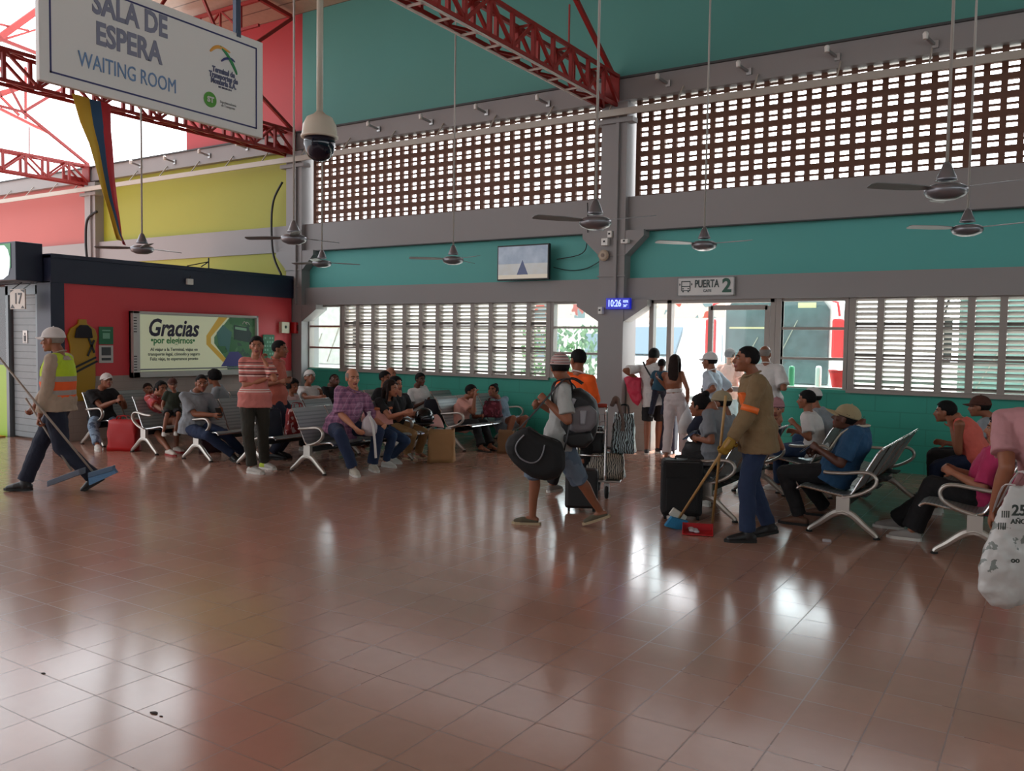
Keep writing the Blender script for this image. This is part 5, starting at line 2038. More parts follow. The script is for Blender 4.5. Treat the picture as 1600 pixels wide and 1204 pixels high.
    J_ = dict(body=body, HC=HC, HM=HM, NK=NK, PEL=PEL, WL=WL, WR=WR, EL=EL, ER=ER, SHL=SHL, SHR=SHR, KL=KL, KR=KR, AL=AL, AR=AR, F=F, Rt=Rt, SR=SR, nd=nd, s=s, hs=hs, N=N, J=J, loc=loc)
    return J_


def sub(J_, mb, name, m, **k):
    return mb.build(name, m, J_['body'], loc=J_['loc'], **k)
C = cloth
WHITE_C = C('white_cotton', srgb(206, 202, 200))
BLACK_C = C('black_cotton', srgb(20, 19, 22))
NAVY_C = C('navy_cotton', srgb(26, 32, 50))
DENIM = C('blue_denim', srgb(38, 60, 92))
DENIMD = C('dark_denim', srgb(28, 44, 74))
DENIML = m_blotch('faded_ripped_denim', (srgb(112, 132, 154), srgb(128, 148, 168), srgb(70, 86, 108)), 9)
GREYC = C('grey_cotton', srgb(132, 138, 144))
WSH = C('white_shoe_leather', srgb(200, 198, 192), 0.05)
WSOLE = mat('white_rubber_sole', srgb(206, 204, 198), 0.6)
BSH = C('black_shoe_leather', srgb(22, 22, 24), 0.1, 0.5)
BSOLE = mat('black_rubber_sole', srgb(16, 16, 16), 0.7)
BRSH = C('brown_shoe_leather', srgb(92, 62, 46), 0.1, 0.6)
TANSOLE = mat('tan_sole', srgb(170, 150, 120), 0.7)
SNK = (WSH, WSOLE, 'sneaker')
BOOT = (BSH, BSOLE, 'boot')
BSN = (BSH, BSOLE, 'sneaker')
SAND = (BRSH, TANSOLE, 'sandal')
IMGR = (0.842, 0.539)            # image right, on the ground
IMGL = (-0.842, -0.539)
def tocam(x, y):
    return (-x, -y)

# 1 ---- the sweeper in the safety vest
BEIGE = C('beige_work_shirt', srgb(164, 146, 128))
VEST = m_stripes('lime_and_orange_vest', srgb(178, 206, 40), [(0.0, 1.17, srgb(226, 92, 38)), (1.16, 1.215, srgb(150, 146, 140)), (1.02, 1.07, srgb(150, 146, 140))], axis=2)
p1 = person('man in white cap and lime and orange safety vest walking left with broom and dustpan', (-8.9, 4.98), (-0.80, -0.60), 1.80, 's',
            pel=(92, 655), neck=(92, 552), head=(78, 522), hl=(60, 660, 0.22), hr=(44, 650, -0.10), belly=0.02, fl=flo(143, 766), fr=flo(38, 767), hpl=0.55,
            sk=SK2, top=dict(m=BEIGE, sleeve='long', hem=0.06, vest=VEST, loose=0.022, collar=BEIGE), bottom=dict(m=NAVY_C, loose=0.022), shoes=BOOT, hair=('buzz', HGRY),
            cap=(WHITE_C, WHITE_C, 1.0), curl=(1.0, 0.9), elbl=(0.7, 0.4, -0.6), palml=(0.2, 0.3, -1), vox=0.008, kneel=(-0.8, -0.6, 0.1))
sb = MB()
for q_ in (-1, 1):
    pts = []
    for t_, oy in ((0.90, 0.10), (0.75, 0.143), (0.6, 0.15), (0.45, 0.145)):
        c_ = p1['PEL'] + p1['nd'] * 0.5 * p1['s'] * t_
        pts.append(c_ + p1['SR'] * q_ * 0.085 + p1['F'] * oy)
    sb.tube(pts, [(0.022, 0.003)] * 4, 6, side=p1['SR'])
sub(p1, sb, 'reflective_strip', mat('silver_reflective', srgb(176, 176, 170), 0.4))

# 2 ---- seated man in black
person('seated man in black shirt and white cap looking at his phone, by the kiosk wall', (-12.12, 7.66), (0.93, -0.36), 1.68, 'c', sit=True,
       pel=(160, 656), neck=(158, 611), head=(168, 594), look=(0.95, -0.2), tilt=-0.25, hr=(186, 628, 0.35), hl=(196, 626, 0.2), fr=(152, 703), fl=(214, 700), kneer=(0.6, -0.9, 0.6), kneel=(0.9, 0.5, 0.6),
       sk=SK2, top=dict(m=BLACK_C), bottom=dict(m=DENIML), shoes=SNK, hair=('short', HBLK), cap=(WHITE_C, WHITE_C, 0.9), curl=(0.8, 0.8))
# 3 ---- child
person('child in a red shirt sitting behind the bench, left of the ponytailed woman', (-12.1, 8.4), (0.95, -0.3), 1.12, 'c', sit=True, child=True,
       head=(224, 604), sk=SK2, top=dict(m=C('red_child_shirt', srgb(164, 46, 38)), hem=0.05), bottom=dict(m=NAVY_C, kind='shorts'), shoes=SNK, hair=('child', HBRN), pelz=0.43, fr=V((-11.7, 8.3, 0.12)), fl=V((-11.7, 8.5, 0.12)))
# 4 ---- woman with ponytail
person('woman with long black ponytail and pink top on the bench under the light box', (-10.8, 7.62), (1.0, -0.1), 1.62, 's', sit=True, fem=True,
       pel=(240, 662), neck=(246, 617), head=(258, 599), hr=(270, 652, 0.12), hl=(272, 640, -0.12), fr=(264, 711), fl=(276, 706), sk=SK2,
       top=dict(m=m_blotch('pink_tie_dye', (srgb(186, 80, 90), srgb(170, 60, 52), srgb(206, 150, 150)), 7), slen=0.8), bottom=dict(m=NAVY_C, kind='shorts', len=0.4),
       shoes=(C('red_white_sneaker', srgb(210, 200, 190), 0.05), mat('red_sole', srgb(150, 40, 40), 0.6), 'sneaker'), hair=('pony', HBLK))
person('small child in olive shirt and cap on the lap of the ponytailed woman', (-10.42, 7.45), (0.9, -0.45), 0.98, 'c', sit=True, child=True,
       pel=(268, 650), neck=(271, 621), head=(271, 607), pelz=0.60, sk=SK2, top=dict(m=C('olive_child_shirt', srgb(44, 52, 40)), hem=0.04), bottom=dict(m=BLACK_C, kind='shorts'), fr=V((-10.2, 7.2, 0.3)), fl=V((-10.15, 7.35, 0.3)),
       shoes=SNK, hair=('child', HBRN), cap=(C('brown_cap', srgb(70, 36, 26)), C('brown_cap', srgb(70, 36, 26)), 0.8))
# 5 ---- man in grey polo
p5 = person('seated man in grey polo shirt and jeans holding a phone, below the light box', (-9.66, 7.55), (0.92, -0.39), 1.70, 'c', sit=True,
       pel=(303, 668), neck=(306, 622), head=(312, 604), look=(0.95, -0.5), hr=(338, 652, 0.30), hl=(350, 646, 0.1), fr=(364, 719), fl=(378, 715), sk=SK2,
       top=dict(m=GREYC, slen=0.8, collar=GREYC), bottom=dict(m=DENIMD), shoes=BSN, hair=('buzz', HBLK), belly=0.02, curl=(0.8, 0.8))
# 6 ---- woman in dark cap behind him
person('woman with curly hair, black cap and grey shirt behind the grey polo man', (-10.8, 8.75), (0.7, 0.5), 1.62, 'c', sit=True, fem=True,
       neck=(343, 613), head=(336, 594), look=(-0.7, -0.2), hl=(352, 650, 0.1), hr=(356, 640, 0.1), fr=V((-10.3, 8.7, 0)), fl=V((-10.3, 9.1, 0)), sk=SK2, top=dict(m=GREYC), bottom=dict(m=DENIM), shoes=SNK,
       hair=('curly', HBLK), cap=(BLACK_C, BLACK_C, 1.1), pelz=0.47, vox=0.01)
# 7 ---- young man in striped shirt
STR = m_stripes('coral_striped_cotton', srgb(196, 118, 110), [(1.30, 1.312, srgb(226, 214, 206)), (1.262, 1.275, srgb(60, 36, 40)), (1.238, 1.250, srgb(226, 214, 206)), (1.196, 1.208, srgb(60, 36, 40)), (1.176, 1.188, srgb(226, 214, 206)), (1.335, 1.345, srgb(60, 36, 40)), (0.985, 0.995, srgb(226, 214, 206)), (1.01, 1.02, srgb(226, 214, 206))], axis=2)
A7 = flo(402, 736)
person('young man in coral striped T-shirt and dark olive trousers standing with hand at his chin', (A7.x, A7.y), (0.62, -0.78), 1.70, 'c',
       pel=(398, 636), neck=(399, 561), head=(401, 541), look=(0.74, -0.67), hr=(420, 597, 0.16), hl=(412, 566, 0.16), elbl=(0.7, 0.2, -1), elbr=(-0.9, -0.5, -0.5), fr=(394, 739), fl=(413, 732), footdir=(0.95, 0.1),
       sk=SK1, top=dict(m=STR, slen=0.85, hem=0.10, loose=0.012), bottom=dict(m=C('dark_olive_cloth', srgb(46, 44, 36)), loose=0.014),
       shoes=(m_stripes('grey_lime_sneaker', srgb(190, 188, 182), [(-1.0, -0.06, srgb(176, 196, 60))], axis=0), WSOLE, 'sneaker'), hair=('short', HBLK), shw=0.88, curl=(0.9, 0.6), vox=0.008, palml=(0.2, 0.4, 0.8))
# 8 ---- man in salmon polo
SAL = C('salmon_cotton', srgb(186, 98, 82))
person('standing man in salmon polo shirt and navy trousers looking right, behind the striped T-shirt', (-9.12, 8.02), (0.84, 0.40), 1.78, 's',
       pel=(430, 622), neck=(432, 552), head=(443, 529), hr=(440, 603, 0.22), hl=(450, 598, -0.22), sk=SK2, top=dict(m=SAL, slen=0.85, collar=SAL), bottom=dict(m=NAVY_C), shoes=BSN, hair=('buzz', HBLK), elbr=(-1, -0.3, -0.2),
       belly=0.012)
# 9-11 ---- people behind the teal benches
person('little girl with dark hair seated just right of the salmon shirt man', (-9.62, 8.95), (1, 0), 1.25, 's', sit=True, child=True, fem=True, neck=(455, 622), head=(457, 606),
       sk=SK2, top=dict(m=C('pale_pink_cotton', srgb(200, 170, 168)), hem=0.04), bottom=dict(m=BLACK_C, kind='trousers'), shoes=SNK, hair=('curly', HBLK), pelz=0.45, vox=0.01)
person('man in white T-shirt and white skullcap leaning forward below the corner window', (-9.62, 9.42), (1, -0.15), 1.66, 's', sit=True, neck=(482, 607), head=(484, 590), look=(0.9, -0.5), tilt=-0.4,
       hr=(500, 622, 0.2), hl=(505, 618, -0.15), sk=SK2, top=dict(m=WHITE_C), bottom=dict(m=DENIM), shoes=SNK, hair=('short', HBLK), cap=(WHITE_C, WHITE_C, 0.1), vox=0.01)
person('person in black bending forward, head down, below the first louvres', (-9.62, 9.98), (1, -0.1), 1.66, 's', sit=True, neck=(517, 606), head=(526, 590), look=(0.9, -0.4), tilt=-0.6,
       hr=(535, 625, 0.15), hl=(540, 622, -0.15), sk=SK3, top=dict(m=BLACK_C, sleeve='long'), bottom=dict(m=BLACK_C), shoes=BSN, hair=('buzz', HBLK), vox=0.01)
# 12 ---- old man
PLAID = m_plaid('purple_plaid_cotton', srgb(158, 108, 140), srgb(70, 50, 84), srgb(196, 160, 184))
p12 = person('elderly bald man in purple plaid shirt and jeans sitting hands on knees', (-7.72, 7.72), (0.88, -0.47), 1.78, 'c', sit=True,
       pel=(533, 668), neck=(550, 617), head=(551, 593), look=(0.92, -0.38), hr=(556, 674, 0.36), hl=(602, 670, 0.16), fr=(552, 742), fl=(582, 735), kneer=(0.7, -0.7, 0.3), kneel=(0.9, 0.1, 0.4), sk=SK4,
       top=dict(m=PLAID, slen=0.95, loose=0.026, collar=PLAID, hem=0.1), bottom=dict(m=DENIMD, loose=0.016), shoes=(C('cream_canvas_shoe', srgb(186, 180, 166), 0.05), WSOLE, 'sneaker'), hair=('balding', HGRY), belly=0.05, curl=(0.7, 0.5), vox=0.008)
# 13 ---- girl with pink bag
person('young woman with long dark hair, black T-shirt and jeans sitting beside the plaid-shirted man', (-7.7, 8.45), (1, -0.05), 1.6, 's', sit=True, fem=True,
       pel=(587, 667), neck=(603, 625), head=(611, 607), look=(1, 0.25), hr=(636, 647, 0.12), hl=(634, 652, -0.1), fr=(603, 729), fl=(612, 723), sk=SK1,
       top=dict(m=BLACK_C), bottom=dict(m=DENIM, loose=0.006), shoes=SNK, hair=('long', HBRN), elbr=(0, 0, -1))
# 15 ---- khaki trousers
person('person in black top and khaki trousers with a black helmet on the lap', (-7.7, 9.02), (1, -0.05), 1.62, 's', sit=True,
       neck=(620, 628), head=(621, 611), hr=(640, 652, 0.14), hl=(660, 652, -0.14), fr=(636, 717), fl=(654, 714), sk=SK1, top=dict(m=BLACK_C), bottom=dict(m=C('khaki_cotton', srgb(150, 118, 78)), loose=0.012), shoes=SAND, hair=('short', HBLK), pelz=0.46)
person('woman with black hair and white bag strap half hidden behind the long-haired young woman', (-8.68, 9.98), (1, 0), 1.6, 's', sit=True, fem=True, head=(602, 592), neck=(600, 609), sk=SK2, top=dict(m=BLACK_C), bottom=dict(m=BLACK_C), shoes=BSN, hair=('short', HBLK), vox=0.01)
person('bald man seated against the teal wall behind the black-haired women', (-9.6, 11.1), (1, 0), 1.66, 's', sit=True, head=(611, 585), neck=(612, 603), sk=SK1, top=dict(m=C('brown_cotton', srgb(84, 52, 42))), bottom=dict(m=BLACK_C), shoes=BSN, hair=None, vox=0.01)
# 16 ---- woman in white
p16 = person('woman in white short-sleeved top seated holding a dark blue bag, before the teal wall', (-8.62, 10.85), (0.9, -0.35), 1.55, 'c', sit=True, fem=True, neck=(653, 612), head=(655, 597), look=(0.95, -0.3), hr=(666, 632, 0.2), hl=(678, 630, 0.1),
       sk=SK3, top=dict(m=WHITE_C), bottom=dict(m=BLACK_C), shoes=BSN, hair=('short', HBLK), vox=0.01)
# 18, 19 ---- two women talking
person('woman in pale pink blouse and black trousers leaning forward with a hand to her face', (-7.74, 10.7), (1, 0), 1.6, 's', sit=True, fem=True,
       pel=(718, 664), neck=(728, 624), head=(740, 608), hr=(747, 618, 0.1), hl=(755, 654, -0.1), fr=(752, 705), fl=(766, 703), elbr=(0.4, 0, -1), sk=SK2,
       top=dict(m=C('pale_pink_blouse', srgb(206, 150, 138)), slen=0.7, loose=0.02), bottom=dict(m=BLACK_C, flare=0.02), shoes=(BRSH, BSOLE, 'sandal'), hair=('short', HBLK))
person('woman with hair bun in pale denim jacket and shorts, head bent to the pink blouse', (-7.5, 11.3), (0.9, -0.4), 1.6, 'c', sit=True, fem=True,
       pel=(790, 664), neck=(777, 620), head=(768, 607), look=(0.1, -1), tilt=-0.35, hr=(756, 640, 0.25), hl=(764, 644, 0.15), fr=V((-7.15, 11.05, 0)), fl=V((-7.1, 11.3, 0)), sk=SK2,
       top=dict(m=C('pale_denim_jacket', srgb(122, 142, 158)), sleeve='long', cuff=0.7), bottom=dict(m=C('light_denim', srgb(150, 166, 180)), kind='shorts', len=0.6), shoes=SAND, hair=('bun', HBLK))
# 20 ---- traveller with backpack
STC = m_stripes('striped_cap_cotton', srgb(206, 186, 180), [(0, 0.006, srgb(120, 40, 44)), (0.011, 0.016, srgb(40, 40, 60))], axis=2, period=0.024)
p20 = person('man in striped cap, grey T-shirt and denim shorts striding left with backpack and duffel', (-3.62, 6.50), (-0.91, -0.41), 1.64, 's',
       pel=(874, 690), neck=(882, 612), head=(877, 580), look=(-0.62, 0.6), hl=(846, 634, 0.2), hr=(838, 640, -0.1), fl=(936, 822), fr=(832, 819), hpl=0.35, elbl=(0.5, -0.2, -1), sk=SK2,
       top=dict(m=C('light_grey_cotton', srgb(164, 166, 164)), slen=0.8, hem=0.10), bottom=dict(m=m_blotch('grey_blue_denim', (srgb(84, 100, 118), srgb(100, 114, 130)), 5), kind='shorts', len=1.12, loose=0.02),
       shoes=(C('olive_clog', srgb(84, 76, 60), 0.05), TANSOLE, 'clog'), hair=('short', HBLK), cap=(STC, STC, 0.8), curl=(1.1, 1.0), vox=0.008, kneel=(-0.9, -0.4, 0.1))
# 21 ---- man in orange shirt
ORG = m_stripes('orange_polo_cotton', srgb(240, 92, 20), [], axis=2)
A21 = flo(884, 778)
p21 = person('man in bright orange shirt pushing the luggage trolley, seen from behind', (A21.x, A21.y), (0.1, 1), 1.70, 'c',
       pel=(893, 676), neck=(903, 590), head=(903, 563), look=(-0.85, 0.45), hl=(893, 660, -0.26), hr=(931, 660, -0.24), fl=(862, 768), fr=(903, 772), sk=SK2,
       top=dict(m=ORG, slen=0.8, hem=0.08, collar=WHITE_C, loose=0.018), bottom=dict(m=BLACK_C), shoes=(C('grey_sneaker', srgb(150, 146, 142), 0.1), WSOLE, 'sneaker'), hair=('buzz', HBLK), curl=(1.0, 1.0))
# 23 ---- group in the doorway
A23 = flo(1020, 708)
p23 = person('man in white shirt and dark shorts standing in the gate, back turned', (A23.x, A23.y), (-0.35, 0.94), 1.62, 'c',
       head=(1021, 557), neck=(1016, 580), hl=(992, 596, 0.05), hr=(1026, 612, -0.2), fl=(1010, 709), fr=(1027, 707), sk=SK2, top=dict(m=WHITE_C, hem=0.16, slen=0.8), bottom=dict(m=BLACK_C, kind='shorts', len=0.95), shoes=(BSH, WSOLE, 'sneaker'), hair=('short', HBLK), curl=(1, 1))
person('toddler in teal shirt held between the man and woman in the gate', (A23.x + 0.12, A23.y - 0.28), (-0.2, 1), 0.92, 'c', sit=True, child=True, pel=(1031, 607), neck=(1033, 579), head=(1035, 563), sk=SK3,
       top=dict(m=C('deep_teal_cotton', srgb(34, 70, 88)), hem=0.04), bottom=dict(m=NAVY_C, kind='trousers'), shoes=BSN, hair=('short', HBLK), fl=V((A23.x + 0.0, A23.y - 0.12, 0.55)), fr=V((A23.x + 0.2, A23.y - 0.12, 0.55)), vox=0.01)
A24 = flo(1053, 716)
p24 = person('woman with long dark hair, halter top and white trousers standing in the gate', (A24.x, A24.y), (-0.15, 1), 1.52, 'c', fem=True,
       head=(1053, 572), neck=(1052, 592), hl=(1026, 598, -0.05), hr=(1076, 634, 0.0), fl=(1041, 717), fr=(1067, 715), elbl=(-0.6, 0, -1), sk=SK2,
       top=dict(m=WHITE_C, low=0.46, t0=0.32, name='halter_band', loose=0.006, hemloose=0.0), bottom=dict(m=C('white_trouser_cloth', srgb(196, 186, 186)), loose=0.018, high=1), shoes=(BSH, BSOLE, 'sandal'), hair=('long', HBRN))
pc = at(1112, 640, 11.55)
person('man in white cap and pale polo shirt standing in the gate facing left', (pc.x, pc.y), (-0.9, 0.1), 1.70, 's',
       pel=(1112, 636), neck=(1113, 569), head=(1104, 547), hl=(1097, 622, 0.2), hr=(1110, 610, -0.2), sk=SK2, top=dict(m=C('pale_blue_polo', srgb(178, 188, 200)), slen=0.85, collar=WHITE_C), bottom=dict(m=NAVY_C), shoes=BSN, hair=('short', HBLK), cap=(WHITE_C, WHITE_C, 1.0))
pc = at(1138, 640, 13.3)
person('person in pale pink shirt standing outside the glazed door leaf', (pc.x, pc.y), (0.1, 1), 1.6, 'c', sk=SK1, top=dict(m=C('pale_pink_blouse', srgb(206, 150, 138))), bottom=dict(m=GREYC), shoes=SNK, hair=('short', HBRN), vox=0.011)
pc = at(1197, 650, 11.4)
person('broad man in white shirt standing inside the gate with his back turned', (pc.x, pc.y), (0.1, 1), 1.66, 'c', head=(1197, 562), neck=(1198, 586), hr=(1222, 612, -0.1), hl=(1178, 640, 0.0), sk=SK2, belly=0.02,
       top=dict(m=WHITE_C, slen=0.85, loose=0.03, collar=WHITE_C), bottom=dict(m=C('grey_trousers', srgb(90, 90, 94))), shoes=BSN, hair=('balding', HGRY))
# 27 ---- janitor in tan jacket
TAN = C('tan_work_jacket', srgb(124, 102, 72))
p27 = person('man in tan work jacket with orange patches sweeping with broom and red dustpan', (-2.16, 7.12), (-0.86, -0.5), 1.67, 's',
       pel=(1183, 696), neck=(1178, 600), head=(1166, 561), look=(-0.86, -0.45), tilt=-0.12, hl=(1136, 700, 0.18), hr=(1142, 694, -0.02), fl=(1168, 847), fr=(1196, 838), hpr=0.2, sk=SK2,
       top=dict(m=TAN, sleeve='long', hem=0.15, loose=0.028, collar=TAN, name='jacket', cuff=0.9), bottom=dict(m=DENIMD, loose=0.016), shoes=BOOT, hair=('buzz', HBLK), curl=(1.1, 1.1), vox=0.008, elbl=(1.0, 0.5, -0.3))
# gloves and patches of the janitor
for nm, W_, E_ in (('glove', p27['WL'], p27['EL']), ('glove', p27['WR'], p27['ER'])):
    g_ = MB()
    d_ = (W_ - E_).normalized()
    g_.cap([W_ - d_ * 0.03, W_ + d_ * 0.04], [0.040, 0.044], 10)
    hand(g_, W_ + d_ * 0.012, d_, p27['F'] * 0.3 - p27['SR'] * (1 if W_ is p27['WR'] else -1), 1 if W_ is p27['WL'] else -1, 1.22, 1.1)
    finish(g_, 'glove', mat('mustard_glove', srgb(150, 116, 34), 0.7), 0.008, 1, 0.0, p27['body'], p27['loc'])
g_ = MB()
d_ = (p27['EL'] - p27['SHL']).normalized()
c_ = p27['SHL'].lerp(p27['EL'], 0.80)
g_.tube([c_ - d_ * 0.025, c_ + d_ * 0.025], 0.073, 16)
sub(p27, g_, 'arm_band', mat('orange_reflective', srgb(236, 110, 40), 0.5), smooth=True)
# 29 ---- seated people on the right benches
p29 = person('woman with dark hair up and grey shirt sitting behind the black suitcase with her phone', (-2.78, 8.03), (-1, 0.1), 1.66, 's', sit=True, fem=True,
       pel=(1122, 712), neck=(1117, 659), head=(1104, 636), hl=(1086, 694, 0.12), hr=(1088, 690, -0.1), fl=(1078, 800), fr=(1100, 790), sk=SK2,
       top=dict(m=C('mid_grey_cotton', srgb(120, 124, 130)), slen=0.8), bottom=dict(m=BLACK_C), shoes=SNK, hair=('bun', HBLK), curl=(0.9, 0.9), belly=0.03)
person('person in a tan cap mostly hidden between the seated grey-shirted woman and the janitor', (-2.78, 8.62), (-1, 0), 1.64, 's', sit=True, head=(1129, 635), neck=(1136, 655), sk=SK2, top=dict(m=GREYC), bottom=dict(m=DENIM), shoes=SNK, hair=('short', HBLK),
       cap=(C('tan_cap', srgb(150, 138, 112)), C('tan_cap', srgb(150, 138, 112))), vox=0.01)
person('woman in pink headscarf and navy top sitting on the bench, turned to the camera', (-2.78, 9.2), (-1, -0.1), 1.6, 's', sit=True, fem=True, neck=(1217, 655), head=(1213, 634), look=(0.15, -1), hl=(1198, 690, 0.1), hr=(1180, 690, -0.1), sk=SK1,
       top=dict(m=NAVY_C, slen=0.3), bottom=dict(m=BLACK_C), shoes=SNK, hair=('short', HBLK), cap=(C('pink_headscarf', srgb(168, 120, 126)), C('pink_headscarf', srgb(168, 120, 126)), 0.05))
person('man with short black hair and white T-shirt sitting below the window, facing left', (-2.28, 9.86), (-1, 0), 1.55, 's', sit=True, neck=(1266, 658), head=(1262, 637), hl=(1236, 668, 0.2), hr=(1240, 680, -0.15), pel=(1275, 702), sk=SK2,
       top=dict(m=WHITE_C, slen=0.8), bottom=dict(m=DENIM), shoes=SNK, hair=('short', HBLK))
person('person in white cap sitting behind the white T-shirt man, close to the window', (-2.28, 10.95), (-1, 0), 1.66, 's', sit=True, head=(1266, 612), neck=(1272, 630), sk=SK2, top=dict(m=GREYC), bottom=dict(m=DENIM), shoes=SNK, hair=('short', HBLK), cap=(WHITE_C, WHITE_C, 1.1), vox=0.01)
TANC = C('khaki_cap', srgb(158, 144, 112))
p33 = person('seated man in khaki cap and blue shirt holding a phone, white towel round his neck', (-1.55, 8.06), (-1, 0), 1.72, 's', sit=True,
       pel=(1306, 738), neck=(1342, 674), head=(1319, 652), tilt=-0.3, hl=(1270, 706, 0.12), hr=(1268, 710, -0.1), fl=(1250, 820), fr=(1288, 806), sk=SK3,
       top=dict(m=C('petrol_blue_shirt', srgb(34, 76, 112)), slen=0.85, loose=0.026), bottom=dict(m=BLACK_C, loose=0.014), shoes=(BRSH, BSOLE, 'sneaker'), hair=('short', HBLK), cap=(TANC, TANC, 1.3), curl=(0.9, 0.9), vox=0.008)
t_ = MB()
ring = []
for k in range(11):
    a = math.pi * (1.0 + k / 10.0)
    ring.append(p33['NK'] + p33['SR'] * math.cos(a) * 0.085 + p33['F'] * (math.sin(a) * 0.07 + 0.02) + V((0, 0, 0.012)))
dn = [ring[0] + p33['F'] * 0.09 - p33['nd'] * 0.08, ring[0] + p33['F'] * 0.115 - p33['nd'] * 0.26][::-1]
dn2 = [ring[-1] + p33['F'] * 0.09 - p33['nd'] * 0.08, ring[-1] + p33['F'] * 0.115 - p33['nd'] * 0.22]
t_.tube(bez(dn + ring + dn2, 3), [(0.012, 0.028)] * (len(dn + ring + dn2) * 3 - 2), 8, side=(0, 0, 1))
sub(p33, t_, 'towel', C('cream_towel', srgb(196, 190, 172)), smooth=True)
pc = at(1500, 690, 9.4)
person('man in salmon sleeveless shirt sitting bent forward with chin on his hand', (pc.x + 0.28, 9.4), (-1, 0), 1.56, 's', sit=True,
       pel=(1532, 718), neck=(1507, 672), head=(1489, 650), hl=(1482, 672, 0.04), hr=(1476, 700, -0.15), elbl=(0.1, 0, -1), elbr=(0, 0, -1), sk=SK2,
       top=dict(m=C('salmon_vest_cloth', srgb(206, 96, 84)), sleeve='none', loose=0.02), bottom=dict(m=DENIMD), shoes=SNK, hair=('short', HBLK))
pc = at(1528, 640, 10.4)
person('person in brown cap almost hidden behind the foreground pink shirt', (pc.x, 10.4), (-1, 0), 1.62, 's', sit=True, head=(1534, 640), neck=(1542, 660), sk=SK2, top=dict(m=GREYC), bottom=dict(m=BLACK_C), shoes=BSN, hair=('short', HBLK),
       cap=(C('brown_cap', srgb(70, 36, 26)), C('brown_cap', srgb(70, 36, 26)), 1.1), vox=0.01)
person('person in magenta shirt and black trousers seated on the rightmost bench, head hidden', (-0.48, 8.1), (-1, 0), 1.72, 's', sit=True,
       pel=(1545, 785), neck=(1556, 705), head=(1562, 672), hl=(1480, 745, 0.15), hr=(1484, 740, -0.12), fl=V((-1.0, 7.95, 0)), fr=V((-1.18, 8.35, 0)), sk=SK1,
       top=dict(m=C('magenta_shirt_cloth', srgb(176, 44, 92)), slen=0.9, loose=0.03), bottom=dict(m=BLACK_C, loose=0.03), shoes=(C('grey_sneaker', srgb(150, 146, 142), 0.1), WSOLE, 'sneaker'), hair=('short', HBLK), belly=0.04)
# 37 ---- foreground man
PNK = C('dusty_pink_cotton', srgb(176, 128, 132))
p37 = person('man in dusty pink T-shirt standing close at the right edge, arm hanging down', (-0.01, 5.22), (0.25, 0.97), 1.66, 'c',
             pel=(1650, 790), neck=(1630, 620), head=(1637, 580), hl=(1551, 812, 0.04), elbl=(0.35, -1, 0), fl=flo(1640, 1050), fr=V((0.25, 5.35, 0)), shw=1.25, sk=SK2,
             top=dict(m=PNK, slen=0.72, hem=0.04, loose=0.016), bottom=dict(m=BLACK_C), shoes=SNK, hair=('short', HBLK), curl=(0.45, 0.4), vox=0.007)
for q_ in BADIK:
    print('REACH', q_)
# ------------------------------------------------------------------ things carried, worn or set down
def J1(p, *t):
    return p['J'](t)

def stick(p, q, r=0.012, n=8):
    return MB().tube([p, q], r, n)

WOOD = mat('pale_wood_handle', srgb(176, 138, 84), 0.5, 0, 0.15, 20)
GREYH = mat('grey_painted_handle', srgb(150, 140, 130), 0.5)

# sweeper's broom and dustpan
a, b_ = J1(p1, -14, 543, 0.30), J1(p1, 146, 738, 0.26)
e = empty('broom', b_)
stick(a - b_, V((0, 0, 0)), 0.012).build('handle', GREYH, e, smooth=True)
dr_ = (b_ - a).normalized()
sd_ = V((0.84, 0.54, 0.0))
bm_ = MB()
bm_.prism([(-0.03, -0.02), (0.24, -0.02), (0.24, 0.035), (-0.03, 0.035)], V((0, 0, -0.02)), (sd_ + V((0, 0, 0.3))).normalized(), V((0, 0, 1)), V((0.54, -0.84, 0)).normalized() * 0.06)
bm_.build('head_block', mat('slate_blue_plastic', srgb(70, 96, 122), 0.5), e, bevel=0.006)
bm_ = MB()
bm_.prism([(-0.02, -0.10), (0.27, -0.05), (0.24, 0.0), (-0.03, 0.0)], V((0, 0, -0.02)), (sd_ + V((0, 0, 0.3))).normalized(), V((0, 0, 1)), V((0.54, -0.84, 0)).normalized() * 0.055)
bm_.build('bristles', mat('blue_bristle', srgb(84, 122, 158), 0.9, 0, 0.4, 80), e)
tag(e, 'long-handled broom with slate blue head carried by the man in the safety vest', 'broom')
a, b_ = J1(p1, 40, 622, 0.0), J1(p1, 112, 738, 0.12)
e = empty('dustpan', b_)
stick(a - b_, V((0, 0, 0.02)), 0.011).build('handle', GREYH, e, smooth=True)
bm_ = MB()
bx = (sd_ * 0.93 + V((0, 0, 0.36))).normalized()
bm_.prism([(-0.2, -0.03), (0.16, -0.03), (0.16, 0.035), (-0.2, 0.035)], V((0, 0, -0.03)), bx, V((0.2, -0.1, 1)).normalized(), V((0.54, -0.84, 0)).normalized() * 0.14)
bm_.build('pan', mat('grey_blue_pan', srgb(104, 116, 132), 0.45), e, bevel=0.006)
tag(e, 'grey-blue dustpan on a stick carried beside the broom by the vest man', 'dustpan')


